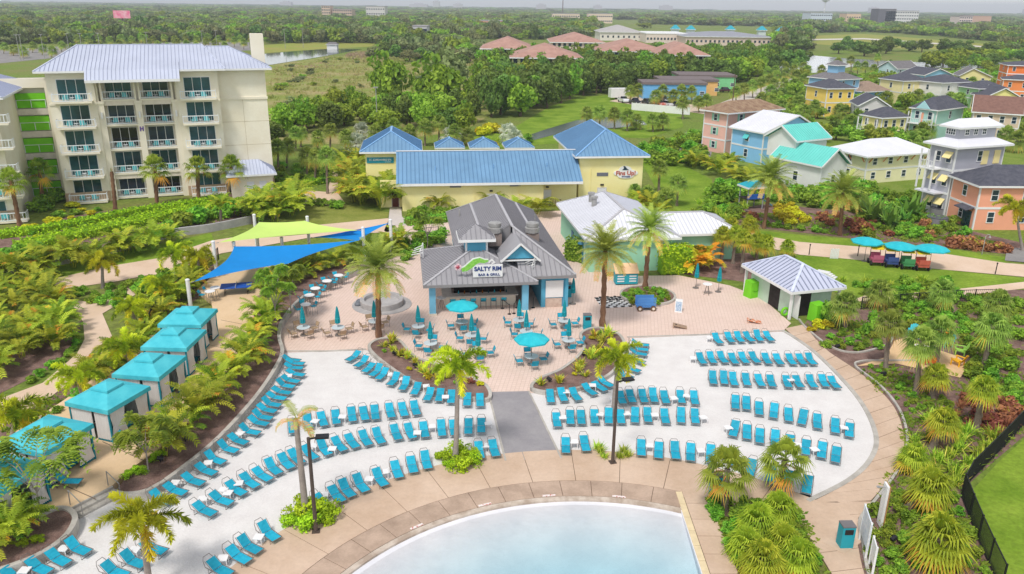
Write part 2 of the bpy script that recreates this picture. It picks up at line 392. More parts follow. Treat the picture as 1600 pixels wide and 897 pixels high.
# --- planting beds of bark mulch
sheet('mulch_bed', [(1246, 520), (1262, 500), (1330, 466), (1480, 456), (1640, 450), (1640, 648), (1560, 715), (1500, 768), (1524, 830), (1556, 905), (1600, 1000), (1360, 1000), (1345, 900), (1340, 830), (1366, 790), (1412, 700), (1400, 640), (1335, 575)], .02, m_mulch)
sheet('mulch_bed', [(1130, 330), (1200, 318), (1320, 330), (1480, 352), (1600, 380), (1600, 400), (1480, 387), (1340, 373), (1200, 358), (1130, 352)], .02, m_mulch)
sheet('mulch_bed', [(-40, 560), (20, 545), (90, 520), (128, 500), (120, 540), (80, 575), (0, 615), (-40, 640)], .02, m_mulch)
sheet('mulch_bed', [(60, 760), (-80, 700), (0, 655), (100, 600), (150, 555), (215, 520), (240, 480), (340, 408), (345, 440), (290, 480), (230, 560), (180, 640)], .02, m_mulch)
sheet('mulch_bed', [(100, 340), (240, 318), (430, 296), (470, 320), (340, 350), (60, 420), (-40, 450), (-40, 380)], .02, m_mulch)
sheet('mulch_bed', [(1040, 425), (1160, 440), (1235, 500), (1250, 470), (1170, 395), (1060, 400)], .02, m_mulch)

# --- sand, plaza, mat
SANDARC = [(scrx(p[0], p[1]), scry(p[0], p[1])) for p in [(PC[0] + 17.5 * math.cos(rad(a)), PC[1] + 17.5 * math.sin(rad(a))) for a in range(50, 177, 6)]]
sheet('sand', [(432, 556), (440, 549), (575, 545), (640, 600), (763, 612), (850, 610), (930, 600), (985, 560), (978, 527), (1222, 517), (1244, 530), (1275, 553), (1320, 598), (1352, 640), (1369, 685), (1359, 720), (1325, 752), (1262, 784)] + SANDARC + [(380, 1050), (-200, 1050), (-150, 850), (60, 830), (180, 765), (300, 690), (410, 590)], .03, m_sand)
sheet('plaza', [(440, 551), (575, 547), (660, 604), (763, 614), (840, 614), (945, 592), (988, 528), (1223, 518), (1236, 505), (1190, 465), (1140, 446), (1060, 430), (950, 432), (905, 400), (884, 345), (960, 335), (960, 325), (690, 338), (608, 342), (600, 360), (640, 395), (560, 412), (500, 440), (455, 478), (432, 512)], .05, m_paver)
def mat_mat():
    m = M('access_mat_grey', (150, 146, 150), .8, rgb2=(164, 160, 162), scale=.6, fine=.1); return m
sheet('access_mat', [(763, 612.5), (826, 611), (877, 716), (790, 720)], .062, mat_mat())
kerb('mat_edging', [G(763, 612, .06), G(790, 720, .06)], .12, .0, .085, m_kerb)['kind'] = 'structure'
kerb('mat_edging', [G(826, 611, .06), G(877, 716, .06)], .12, .0, .085, m_kerb)['kind'] = 'structure'
kerb('plaza_edging', [G(440, 549, .05), G(508, 549, .05), G(572, 546, .05)], .16, .0, .10, m_kerb)['kind'] = 'structure'
kerb('plaza_edging', [G(980, 527, .05), G(1100, 523, .05), G(1222, 517, .05)], .16, .0, .10, m_kerb)['kind'] = 'structure'
kerb('sand_edging', smooth_line([G(*p) for p in [(1222, 517), (1244, 530), (1275, 553), (1320, 598), (1352, 640), (1369, 685), (1359, 720), (1325, 752), (1262, 784)]]), .30, 0, .085, m_kerb)['kind'] = 'structure'

# --- concrete slabs: ring round the pool, the curved path on the right
m_marker = M('marker_white', (236, 226, 222), .5, rgb2=(200, 90, 80), scale=9, lo=.55, hi=.6)
def slab_piece(parent, quad, z0, z1, m):
    cx = sum(p[0] for p in quad) / len(quad); cy = sum(p[1] for p in quad) / len(quad)
    return MB().prism([(p[0] - cx, p[1] - cy) for p in quad], z0, z1).build('slab', m, parent, loc=(cx, cy, 0))
def ring_slabs(parent, r0, r1, a0, a1, n, z1, m, gap=.035):
    for i in range(n):
        b0 = a0 + (a1 - a0) * i / n; b1 = a0 + (a1 - a0) * (i + 1) / n; q = []
        for k in range(5):
            a = b0 + gap / r1 / 2 + (b1 - b0 - gap / r1) * k / 4; q.append((PC[0] + (r1 - gap / 2) * math.cos(a), PC[1] + (r1 - gap / 2) * math.sin(a)))
        for k in range(5):
            a = b1 - gap / r0 / 2 - (b1 - b0 - gap / r0) * k / 4; q.append((PC[0] + (r0 + gap / 2) * math.cos(a), PC[1] + (r0 + gap / 2) * math.sin(a)))
        slab_piece(parent, q, -.05, z1 - .004 * (i % 2), m)
def strip_slabs(parent, A, B, n, z1, m, gap=.035):
    for i in range(n):
        f0, f1 = i / n, (i + 1) / n; q = []
        for f in (f0, (f0 + f1) / 2, f1): q.append(at_frac(A, f))
        for f in (f1, (f0 + f1) / 2, f0): q.append(at_frac(B, f))
        c = np.mean(q, 0); q = [tuple(c + (np.array(p) - c) * (1 - gap / max(np.linalg.norm(np.array(p) - c), .3))) for p in q]
        slab_piece(parent, q, -.05, z1 - .004 * (i % 2), m)
def arc(r, a0, a1, n=40): return [(PC[0] + r * math.cos(a0 + (a1 - a0) * i / n), PC[1] + r * math.sin(a0 + (a1 - a0) * i / n)) for i in range(n + 1)]
A_R = math.acos((9.42 - PC[0]) / PR)
deck = flat('pool_deck', arc(19.4, rad(36), rad(176)) + arc(PR + .02, rad(176), A_R), .038, m_joint)
ring_slabs(deck, PR + .30, 16.0, A_R + .01, rad(172), 16, .075, m_conc2)
ring_slabs(deck, 16.0, 19.4, rad(37), rad(172), 15, .075, m_conc)
# rounded pool lip
lip = MB(); a_ = arc(PR + .28, A_R, rad(174), 60); b_ = arc(PR - .02, A_R, rad(174), 60); n_ = len(a_)
lip.add([(p[0], p[1], .08) for p in a_] + [(p[0], p[1], .045) for p in b_] + [(p[0], p[1], -.3) for p in b_] + [(p[0], p[1], 0) for p in a_],
        [(i, i + 1, n_ + i + 1, n_ + i) for i in range(n_ - 1)] + [(n_ + i, n_ + i + 1, 2 * n_ + i + 1, 2 * n_ + i) for i in range(n_ - 1)])
lip.build('pool_lip', M('pool_lip_stone', (172, 154, 138), .7, rgb2=(206, 192, 178), scale=1.2, lo=.4, hi=.6), deck)
for q in (112, 97.5, 82, 128):      # small depth markers let into the lip
    a = rad(q); MB().cbox(0, 0, .086, .75, .16, .012).build('marker_tile', m_marker, deck, loc=(PC[0] + (PR + .42) * math.cos(a), PC[1] + (PR + .42) * math.sin(a), 0), rz=a + PI / 2)
side = flat('side_deck', [(9.75, 24), (11.2, 24), (11.2, 39.5), (9.75, 39.5)], .036, m_joint)
for i in range(10): slab_piece(side, [(9.80, 39.3 - 1.45 * (i + 1) + .035), (11.15, 39.3 - 1.45 * (i + 1) + .035), (11.15, 39.3 - 1.45 * i), (9.80, 39.3 - 1.45 * i)], -.05, .082, m_conc)
m_cop = M('yellow_coping', (226, 206, 168), .7, var=.08, scale=2)
for i in range(12): slab_piece(side, [(9.42, 38.95 - 1.2 * (i + 1) + .03), (9.76, 38.95 - 1.2 * (i + 1) + .03), (9.76, 38.95 - 1.2 * i), (9.42, 38.95 - 1.2 * i)], -.1, .10, m_cop)
pthA = smooth_line([G(*p, .06) for p in [(1226, 513), (1246, 531), (1277, 554), (1322, 599), (1354, 641), (1371, 685), (1361, 721), (1327, 753), (1264, 786)]])
pthB = smooth_line([G(*p, .06) for p in [(1256, 507), (1290, 545), (1337, 577), (1372, 607), (1400, 640), (1413, 682), (1409, 716), (1391, 747), (1362, 782)]])
cpath = flat('curved_path', pthA + pthB[::-1], .045, m_joint); strip_slabs(cpath, pthA, pthB, 17, .07, m_conc)
kA = smooth_line([G(*p, .06) for p in [(1243, 786), (1262, 835), (1298, 895), (1330, 960)]]); kB = smooth_line([G(*p, .06) for p in [(1364, 784), (1338, 815), (1341, 850), (1352, 900), (1372, 960)]])
lp = flat('lower_path', [G(1180, 775)] + kA + kB[::-1] + [G(1266, 786)], .043, m_joint); strip_slabs(lp, kA, kB, 6, .068, m_conc)
strip_slabs(lp, [G(1225, 765, .06), G(1243, 784, .06)], [G(1266, 788, .06), G(1362, 783, .06)], 1, .069, m_conc)
kerb('bed_kerb', smooth_line([G(*p) for p in [(1248, 500), (1262, 516), (1300, 544), (1340, 552), (1385, 540), (1395, 528)]]), .16, 0, .14, m_kerb)['kind'] = 'structure'
kerb('bed_kerb', smooth_line([G(*p) for p in [(1430, 565), (1375, 565), (1345, 566), (1337, 574), (1375, 604), (1404, 640), (1417, 682), (1412, 716), (1395, 748), (1366, 785), (1343, 815), (1348, 850), (1357, 900), (1380, 960)]]), .16, 0, .15, m_kerb)['kind'] = 'structure'
# --- pool basin and water
NA = 48; basin = MB(); rings = [0.0, .18, .4, .65, .85, 1.0]
pts_ = [p for p in arc(PR - .03, A_R, rad(184), NA)]
def pool_depth(x, y):
    d = PR - math.hypot(x - PC[0], y - PC[1]); return -.06 - .075 * max(d, 0) - .006 * max(d, 0) ** 2
cen = [(9.40 - (9.40 + 10.2) * i / NA, 23.0) for i in range(NA + 1)]
vs = []; W_ = 18
for j in range(W_ + 1):
    for i in range(NA + 1):
        f = j / W_; x = pts_[i][0] * (1 - f) + cen[i][0] * f; y = pts_[i][1] * (1 - f) + cen[i][1] * f; vs.append((x, y, pool_depth(x, y)))
fs = [(j * (NA + 1) + i, j * (NA + 1) + i + 1, (j + 1) * (NA + 1) + i + 1, (j + 1) * (NA + 1) + i) for j in range(W_) for i in range(NA)]
basin.add(vs, fs); basin.box(9.38, 9.44, 22, 38.0, -2.5, .06)
pb = basin.build('pool_basin', M('pool_plaster', (222, 222, 228), .7, rgb2=(238, 236, 240), scale=.4, fine=.04), smooth=False); pb['kind'] = 'structure'
mw_ = bpy.data.materials.new('pool_water'); mw_.use_nodes = True; t = mw_.node_tree; t.nodes.remove(t.nodes['Principled BSDF'])
trn = N(t, 'ShaderNodeBsdfTransparent'); gl = N(t, 'ShaderNodeBsdfGlossy'); gl.inputs['Roughness'].default_value = .05
fr = N(t, 'ShaderNodeFresnel', IOR=1.2); mx = N(t, 'ShaderNodeMixShader'); va = N(t, 'ShaderNodeVolumeAbsorption'); va.inputs['Color'].default_value = (.25, .82, .93, 1); va.inputs['Density'].default_value = .55
nz = N(t, 'ShaderNodeTexNoise', Scale=2.2, Detail=4.0); gp = N(t, 'ShaderNodeNewGeometry'); t.links.new(gp.outputs['Position'], nz.inputs['Vector'])
bp = N(t, 'ShaderNodeBump', Strength=.9, Distance=.08); t.links.new(nz.outputs[0], bp.inputs['Height']); t.links.new(bp.outputs[0], gl.inputs['Normal']); t.links.new(bp.outputs[0], fr.inputs['Normal'])
o_ = t.nodes['Material Output']; t.links.new(fr.outputs[0], mx.inputs[0]); t.links.new(trn.outputs[0], mx.inputs[1]); t.links.new(gl.outputs[0], mx.inputs[2]); t.links.new(mx.outputs[0], o_.inputs['Surface']); t.links.new(va.outputs[0], o_.inputs['Volume'])
wb = MB(); ZW = -.085
wp = [(x, y) for (x, y, z) in vs]
wv = [(x, y, ZW) for (x, y) in wp]; wl = [(x, y, min(pool_depth(x, y) - .02, ZW - .001)) for (x, y) in wp]; nn = len(wv)
wb.add(wv + wl, fs + [tuple(i + nn for i in f)[::-1] for f in fs])
C1 = NA + 1
for i in range(NA): wb.add([wv[i], wv[i + 1], wl[i + 1], wl[i]], [(0, 1, 2, 3)[::-1]]); wb.add([wv[W_ * C1 + i], wv[W_ * C1 + i + 1], wl[W_ * C1 + i + 1], wl[W_ * C1 + i]], [(0, 1, 2, 3)])
for j in range(W_):
    for i in (0, NA): wb.add([wv[j * C1 + i], wv[(j + 1) * C1 + i], wl[(j + 1) * C1 + i], wl[j * C1 + i]], [(0, 1, 2, 3)])
po = wb.build('pool_water', mw_); po['kind'] = 'structure'

# --- raised cabana terrace with steps, planters with concrete walls
TZ = .45
terr = [(112, 792), (176, 758), (196, 738), (250, 700), (303, 652), (350, 590), (378, 545), (394, 508), (404, 466), (440, 440), (470, 425), (430, 410), (345, 420), (308, 452), (330, 470), (335, 500), (300, 500), (262, 498), (215, 540), (100, 625), (0, 690), (-90, 760), (-60, 840), (40, 815)]
tp = [G(p[0], p[1], TZ) for p in terr]
t_o = MB().prism(tp, -.05, TZ).build('cabana_terrace', m_terr); t_o['kind'] = 'structure'
for (a, b) in [((70, 745), (150, 780)), ((330, 540), (378, 550)), ((320, 590), (355, 600)), ((345, 500), (396, 510)), ((160, 690), (225, 720)), ((250, 640), (305, 655))]:
    p, q = G(*a, TZ), G(*b, TZ); MB().bar((p[0], p[1], TZ + .002), (q[0], q[1], TZ + .002), .05, .006).build('control_joint', m_joint, t_o)
def planter(name, front, back, z_wall, z_bed, label, wall_w=.28, closed=False, m_bed=None):
    """a raised bed: mulch sheet plus one concrete wall along its front"""
    f = smooth_line([G(p[0], p[1], z_wall) for p in front], 6, closed)
    bk = [G(p[0], p[1], z_bed) for p in back]
    root = thing(name, label, 'planter', (f[0][0], f[0][1], 0))
    ox, oy = f[0]
    L = lambda P: [(p[0] - ox, p[1] - oy) for p in P]
    k = kerb('planter_wall', L(f), wall_w, -.05, z_wall, m_kerb, root, closed)
    MB().prism(L(f + bk), -.04, z_bed).build('mulch', m_bed or m_mulch, root)
    return root
planter('long_planter', [(180, 768), (205, 770), (240, 760), (292, 724), (345, 679), (400, 618), (430, 574), (441, 548), (436, 525), (441, 500), (468, 467), (505, 446), (560, 420)],
        [(560, 408), (480, 426), (436, 445), (405, 470), (395, 510), (380, 547), (351, 595), (305, 655), (250, 705), (197, 744)], .60, .50, 'long curved concrete planter between the cabana terrace and the sand')
planter('low_planter', [(-60, 905), (0, 888), (58, 866), (100, 838), (117, 810), (108, 795), (88, 793), (58, 806)],
        [(40, 822), (-60, 850)], .62, .5, 'concrete planter at the lower left below the terrace steps')
planter('mid_planter', [(577, 543), (592, 529), (622, 530), (648, 556), (690, 571), (740, 591), (762, 604), (762, 622), (720, 617), (660, 602), (610, 573)], [], .32, .24, 'curved planter left of the grey mat with palm and spiky plants', .24, True)
planter('mid_planter', [(832, 606), (842, 591), (880, 574), (912, 545), (908, 520), (934, 511), (965, 520), (976, 541), (962, 575), (925, 598), (872, 611)], [], .32, .24, 'curved planter right of the grey mat beside the date palm', .24, True)
def ring_px(cx, cy, r, n=14):
    x, y = G(cx, cy); return [(x + r * math.cos(2 * PI * i / n), y + r * math.sin(2 * PI * i / n)) for i in range(n)]
def round_planter(name, cx, cy, r, h, label, m_bed=None):
    x, y = G(cx, cy); root = thing(name, label, 'planter', (x, y, 0))
    P = [(r * math.cos(2 * PI * i / 28), r * math.sin(2 * PI * i / 28)) for i in range(28)]
    kerb('planter_wall', P, .22, -.05, h, m_kerb, root, True); MB().prism(P, -.04, h - .06).build('mulch', m_bed or m_mulch, root); return root
round_planter('round_planter', 1012, 464, 2.55, .28, 'round planter on the plaza holding the tall date palm behind the blue wagon')
sx, sy = G(145, 788); ex_, ey_ = G(180, 770); ax, ay = G(113, 805)
# steps down from the terrace to the sand
st = thing('terrace_steps', 'three concrete steps with two handrails from terrace down to the sand', 'steps', (ax, ay, 0), math.atan2(ey_ - ay, ex_ - ax))
SL = math.hypot(ex_ - ax, ey_ - ay)
for i in range(3): MB().box(0.02 * i, SL - .02 * i, -.34 * (2 - i), -.34 * (1 - i) + .02, -.05, .15 * (i + 1) - .004 * i).build('step', m_kerb, st)
m_steel = M('brushed_steel', (176, 172, 168), .4, var=.05, metal=.6)
for xx in (.15, SL - .15):
    h = MB(); h.tube([(xx, -.8, .12), (xx, -.8, .98), (xx, .25, 1.38), (xx, .3, .44)], .03, 6); h.build('handrail', m_steel, st)
# ================================================================ buildings
m_white = M('white_paint', (232, 232, 232), .5, var=.04, scale=.8)
m_glass = glass_mat('window_glass', (40, 58, 74), .08, .45, .35)
m_glass_t = glass_mat('teal_window_glass', (34, 74, 84), .08, .5, .3)
m_glass_d = glass_mat('dark_window_glass', (24, 28, 40), .08, .5, .3)
def SEAM(m):
    c = {'grey_metal_roof': (132, 130, 136), 'hotel_metal_roof': (160, 166, 188), 'blue_metal_roof': (86, 126, 164), 'pale_metal_roof': (136, 142, 162), 'white_metal_roof': (196, 198, 208)}.get(m.name)
    return M(m.name + '_seam', c, .5, var=.04) if c else m
def plane_ribs(mb, pts, s, w, h):
    P = [np.array(p, float) for p in pts]; e = P[1] - P[0]; e /= np.linalg.norm(e)
    nrm = np.cross(e, P[-1] - P[0]); nrm /= np.linalg.norm(nrm)
    if nrm[2] < 0: nrm = -nrm
    d = np.cross(nrm, e)
    ab = [(float(np.dot(p - P[0], e)), float(np.dot(p - P[0], d))) for p in P]
    a0 = min(a for a, b in ab); a1 = max(a for a, b in ab); a = a0 + s / 2
    while a < a1:
        hit = []
        for i in range(len(ab)):
            (x0, y0), (x1, y1) = ab[i], ab[(i + 1) % len(ab)]
            if (x0 - a) * (x1 - a) < 0: hit.append(y0 + (y1 - y0) * (a - x0) / (x1 - x0))
        if len(hit) >= 2 and max(hit) - min(hit) > .15:
            A = P[0] + e * a + d * (min(hit) + .02) + nrm * h / 2; B = P[0] + e * a + d * (max(hit) - .03) + nrm * h / 2
            mb.bar(A, B, w, h, tuple(nrm))
        a += s
def roof(parent, x0, x1, y0, y1, z, rise, axis, in0, in1, m, ribs=0, rf=.5, over=0.0, name='roof', thick=.16, rib_w=.05, rib_h=.06, m_fascia=None, caps=None, top=None):
    """hip or gable roof on a local rectangle. axis: ridge direction; in0/in1: hip run at either end (0 = gable)"""
    x0 -= over; x1 += over; y0 -= over; y1 += over
    if axis == 'y':
        xm = x0 + (x1 - x0) * rf; A, B = (xm, y0 + in0, z + rise), (xm, y1 - in1, z + rise)
        planes = [[(x0, y1, z), (x0, y0, z), A, B], [(x1, y0, z), (x1, y1, z), B, A]]
        if in0: planes.append([(x0, y0, z), (x1, y0, z), A])
        if in1: planes.append([(x1, y1, z), (x0, y1, z), B])
    else:
        ym = y0 + (y1 - y0) * rf; A, B = (x0 + in0, ym, z + rise), (x1 - in1, ym, z + rise)
        planes = [[(x0, y0, z), (x1, y0, z), B, A], [(x1, y1, z), (x0, y1, z), A, B]]
        if in0: planes.append([(x0, y1, z), (x0, y0, z), A])
        if in1: planes.append([(x1, y0, z), (x1, y1, z), B])
    mb = MB(); rb = MB()
    for p in planes:
        mb.slab(p, thick)
        if ribs: plane_ribs(rb, p, ribs, rib_w, rib_h)
    o = mb.build(name, m, parent)
    if ribs: rb.build('standing_seam', SEAM(m), o, kind='stuff')
    fm = m_fascia or m_white; f = MB(); t = .05; zz0, zz1 = z - thick - .10, z - .02
    f.box(x0 - t, x1 + t, y0 - t, y0 - .003, zz0, zz1); f.box(x0 - t, x1 + t, y1 + .003, y1 + t, zz0, zz1); f.box(x0 - t, x0 - .003, y0 - .003, y1 + .003, zz0, zz1); f.box(x1 + .003, x1 + t, y0 - .003, y1 + .003, zz0, zz1)
    if in0 and in1: f.build('fascia', fm, o)
    else:   # gable ends: barge boards along the slopes
        g = MB()
        if axis == 'y':
            g.box(x0 - t, x0 - .003, y0, y1, zz0, zz1); g.box(x1 + .003, x1 + t, y0, y1, zz0, zz1)
            for yy, k in ((y0, in0), (y1, in1)):
                if not k:
                    for xe in (x0, x1): g.bar((xe, yy, z - .08), (xm, yy, z + rise - .08), .10, .24)
                else: g.box(x0, x1, yy - t, yy + t, zz0, zz1)
        else:
            g.box(x0, x1, y0 - t, y0 - .003, zz0, zz1); g.box(x0, x1, y1 + .003, y1 + t, zz0, zz1)
            for xx, k in ((x0, in0), (x1, in1)):
                if not k:
                    for ye in (y0, y1): g.bar((xx, ye, z - .08), (xx, ym, z + rise - .08), .10, .24)
                else: g.box(xx - t, xx + t, y0, y1, zz0, zz1)
        g.build('barge_board', fm, o)
    if caps:
        c = MB(); c.bar((A[0], A[1], A[2] + .02), (B[0], B[1], B[2] + .02), .3, .08)
        for Pq, lst in ((A, [(x0, y0), (x1, y0)] if axis == 'y' else [(x0, y0), (x0, y1)]), (B, [(x0, y1), (x1, y1)] if axis == 'y' else [(x1, y0), (x1, y1)])):
            if (Pq is A and in0) or (Pq is B and in1):
                for q in lst: c.bar((q[0], q[1], z + .03), (Pq[0], Pq[1], Pq[2] + .03), .24, .08)
        c.build('ridge_cap', caps, o)
    return o
def gable_wall(parent, x0, x1, y, z, rise, m, thick=.2, axis='y', rf=.5):
    if axis == 'y':
        xm = x0 + (x1 - x0) * rf; vs = [(x0, y, z), (x1, y, z), (xm, y, z + rise), (x0, y + thick, z), (x1, y + thick, z), (xm, y + thick, z + rise)]
    else:
        xm = x0 + (x1 - x0) * rf; vs = [(y, x0, z), (y, x1, z), (y, xm, z + rise), (y + thick, x0, z), (y + thick, x1, z), (y + thick, xm, z + rise)]
    return MB().add(vs, [(0, 1, 2), (5, 4, 3), (0, 3, 4, 1), (1, 4, 5, 2), (2, 5, 3, 0)]).build('gable_wall', m, parent)
WIN = {}
def win_mesh(w, h, nx, nz, mf, key, fw=.09):
    k = (round(w, 2), round(h, 2), nx, nz, mf.name, key)
    if k in WIN: return WIN[k]
    f = MB(); f.box(0, w, -.07, 0, 0, fw); f.box(0, w, -.07, 0, h - fw, h); f.box(0, fw, -.07, 0, fw, h - fw); f.box(w - fw, w, -.07, 0, fw, h - fw)
    for i in range(1, nx): x = w * i / nx; f.box(x - .03, x + .03, -.055, 0, fw, h - fw)
    for i in range(1, nz): z = h * i / nz; f.box(fw, w - fw, -.05, 0, z - .03, z + .03)
    p = MB(); p.box(0, 1, -.035, 0, 0, 1)
    WIN[k] = (f.mesh('window', mf), p.mesh('pane', key)); return WIN[k]
def window(parent, face, u, z, w, h, off=0.0, nx=1, nz=2, mf=None, mg=None, split=False, name='window'):
    """face 'F': wall y=off looking -y; 'L': wall x=off looking -x; 'R': wall x=off looking +x"""
    mf = mf or m_white; fm, pm = win_mesh(w, h, nx, nz, mf, mg or m_glass)
    if face == 'F': loc, rz = (u, off, z), 0
    elif face == 'L': loc, rz = (off, u + w, z), -PI / 2
    else: loc, rz = (off, u, z), PI / 2
    o = obj(name, fm, parent, loc, rz)
    if split:
        for i in range(nx):
            pw = (w - .18 - .06 * (nx - 1)) / nx; obj('pane', pm, o, (.09 + i * (pw + .06), 0, .09), scale=(pw, 1, h - .18))
    else: obj('pane', pm, o, (.09, 0, .09), scale=(w - .18, 1, h - .18))
    return o
def corner_house(name, label, C, L, Rr, he, wall, roofm, rspec, nl=(2, 2), nf=(2, 2), bands=True, trim=True, d_min=None, fl_h=2.9, cat='house', over=.45, ribs=0, shutters=None, w_fix=None, d_fix=None, win_w=.95, win_h=1.5, mg=None, group=None, z0=0.0, m_fascia=None):
    """house seen by its corner: C, L, Rr are the eave corners (near, far left, far right) in the photo, he the eave height"""
    c, l, r = [np.array(G(p[0], p[1], he)) for p in (C, L, Rr)]
    vx = r - c; vy = l - c; w = float(np.linalg.norm(vx)); d = float(np.linalg.norm(vy))
    ang = math.atan2(vx[1], vx[0]); a2 = math.atan2(vy[1], vy[0]) - PI / 2
    dd = (a2 - ang + PI) % (2 * PI) - PI; ang = ang + dd * (w and d / (w + d)) if abs(dd) < 1.2 else ang
    w = w_fix or w; d = d_fix or d; w = max(w - 2 * over, 2); d = max(d - 2 * over, 2)
    ca, sa = math.cos(ang), math.sin(ang); ox, oy = c[0] + over * ca - over * sa, c[1] + over * sa + over * ca
    root = thing(name, label, cat, (ox, oy, z0), ang, group); he -= z0
    MB().box(0, w, 0, d, -.3, he).build('wall', wall, root)
    typ, rise = rspec[0], rspec[1]; rf = rspec[2] if len(rspec) > 2 else .5
    if typ == 'hip':
        if w >= d: k = min(d / 2 + over, w * .42); roof(root, 0, w, 0, d, he + .12, rise, 'x', k, k, roofm, ribs, .5, over, m_fascia=m_fascia)
        else: k = min(w / 2 + over, d * .42); roof(root, 0, w, 0, d, he + .12, rise, 'y', k, k, roofm, ribs, .5, over, m_fascia=m_fascia)
    elif typ == 'gy':
        roof(root, 0, w, 0, d, he + .12, rise, 'y', 0, 0, roofm, ribs, rf, over, m_fascia=m_fascia); k = rise * (1 - 2 * over / (w + 2 * over))
        gable_wall(root, 0, w, 0, he, k, wall, rf=rf)
    elif typ == 'gx':
        roof(root, 0, w, 0, d, he + .12, rise, 'x', 0, 0, roofm, ribs, rf, over, m_fascia=m_fascia); k = rise * (1 - 2 * over / (d + 2 * over))
        gable_wall(root, 0, d, 0, he, k, wall, axis='x', rf=rf)
    if trim:
        for q in ((-.05, .13, -.05, -.003), (-.05, -.003, -.001, .13), (w - .13, w + .05, -.05, -.003), (-.05, -.003, d - .13, d + .05)): MB().box(*q, 0, he).build('corner_trim', m_white, root)
    nfl = max(1, int(round(he / fl_h)))
    if bands and nfl > 1:
        for k in range(1, nfl):
            z = he * k / nfl; MB().box(.13, w - .13, -.045, -.003, z - .14, z + .14).build('band', m_white, root); MB().box(-.045, -.003, .13, d - .13, z - .14, z + .14).build('band', m_white, root)
    for face, n, ln in (('L', nl[0], d), ('F', nf[0], w)):
        for k in range(nfl):
            for i in range(n):
                ww = min(win_w, ln / max(n, 1) * .55); u = ln * (i + .5) / n - ww / 2; zz = he * k / nfl + he / nfl * .32
                window(root, face, u, zz, ww, min(win_h, he / nfl * .52), nz=2, mg=mg)
                if shutters and k < 9:
                    s = MB(); sw = ww * .42
                    for uu in (u - sw - .03, u + ww + .03):
                        if face == 'F': s.box(uu, uu + sw, -.06, -.003, zz, zz + 1.4)
                        else: s.box(-.06, -.003, uu, uu + sw, zz, zz + 1.4)
                    s.build('shutters', shutters, root)
    root['w'] = w; root['d'] = d; root['he'] = he
    return root

# ---------------------------------------------------------------- beach bar with grey metal roof
m_rgrey = M('grey_metal_roof', (158, 156, 160), .45, var=.07, scale=.5, spec=.4)
m_rcap = M('grey_roof_cap', (182, 180, 184), .45, var=.04)
m_bblue = M('pale_blue_paint', (118, 184, 214), .6, var=.05, scale=.8)
m_bblue2 = M('sea_blue_paint', (86, 168, 200), .6, var=.06, scale=.8)
m_dark = M('dark_interior', (46, 40, 40), .8, var=.3, scale=2)
m_teal = M('teal_paint', (40, 160, 178), .55, var=.06, scale=1.2)
m_cream = M('cream_paint', (226, 216, 200), .6, var=.06, scale=1.2)
bo = G(662, 447, 3.0)
bar = thing('beach_bar', 'beach bar with grey metal hip roof, cupola and blue posts on the plaza', 'bar building', (bo[0], bo[1], 0), rad(8))
def slope_z(x, y): return 3.05 + .385 * min(x, 10 - x, y, 10.6 - y)
roof(bar, 0, 10, 0, 10.6, 3.05, 1.93, 'y', 5.0, 5.0, m_rgrey, .45, caps=m_rcap, m_fascia=M('grey_fascia', (140, 138, 140), .5, var=.05), name='pavilion_roof')
cu = MB(); cu.box(4.0, 6.0, 4.3, 6.3, 4.3, 5.95); cu = cu.build('cupola', m_bblue2, bar)
ct = MB()
for x in (3.96, 5.86): ct.box(x, x + .18, 4.26, 4.44, 4.3, 5.9)
ct.box(4.14, 5.86, 4.265, 4.30, 5.65, 5.9); ct.box(4.14, 5.86, 4.265, 4.30, 4.55, 4.7); ct.build('cupola_trim', m_white, cu)
roof(bar, 4.0, 6.0, 4.3, 6.3, 6.0, 1.0, 'y', 1.55, 1.55, m_rgrey, .45, over=.65, name='cupola_roof')
FW, FD = 10.2, 24.0
main_w = MB(); main_w.box(4.0, 13.0, 9.5, 24.2, -.1, 3.2); main_w.box(10.6, 13.0, 1.5, 9.5, -.1, 3.2); main_w.build('wall', m_bblue2, bar)
mp_ = [[(3.4, 24.9, 3.25), (3.4, 7, 3.25), (8.5, 7, 6.5), (8.5, 19.3, 6.5)], [(13.6, .9, 3.25), (13.6, 24.9, 3.25), (8.5, 19.3, 6.5), (8.5, 6, 6.5)], [(13.6, 24.9, 3.25), (3.4, 24.9, 3.25), (8.5, 19.3, 6.5)], [(8.5, .9, 3.25), (13.6, .9, 3.25), (8.5, 6, 6.5)]]
o = MB(); rb = MB()
for q in mp_: o.slab(q, .16); plane_ribs(rb, q, .45, .05, .06)
o.add([(8.5, .9, 3.2), (8.5, 6, 6.45), (8.5, 6, 3.2), (3.4, 7, 3.2), (8.5, 7, 6.4), (8.5, 7, 3.2)], [(0, 2, 1), (3, 5, 4)])
mro = o.build('main_roof', m_rgrey, bar); rb.build('standing_seam', SEAM(m_rgrey), mro, kind='stuff')
o = MB()
for a, b in (((8.5, 6, 6.55), (8.5, 19.3, 6.55)), ((13.6, .9, 3.3), (8.5, 6, 6.55)), ((13.6, 24.9, 3.3), (8.5, 19.3, 6.55)), ((3.4, 24.9, 3.3), (8.5, 19.3, 6.55))): o.bar(a, b, .26, .08)
o.build('ridge_cap', m_rcap, mro)
o = MB(); o.box(8.5, 13.65, .82, .897, 2.98, 3.22); o.box(13.603, 13.65, .9, 24.9, 2.98, 3.22); o.build('fascia', M('grey_fascia', (140, 138, 140)), mro)
for xs in (6.0, 11.0):
    f = MB(); s_ = 3.25 / 5.1; zz = 3.25 + s_ * (xs - 3.4 if xs < 8.5 else 13.6 - xs) + .05
    f.bar((xs, 7.5, zz), (xs, 22.0, zz), .35, .05); f.build('roof_flashing', m_rcap, bar)
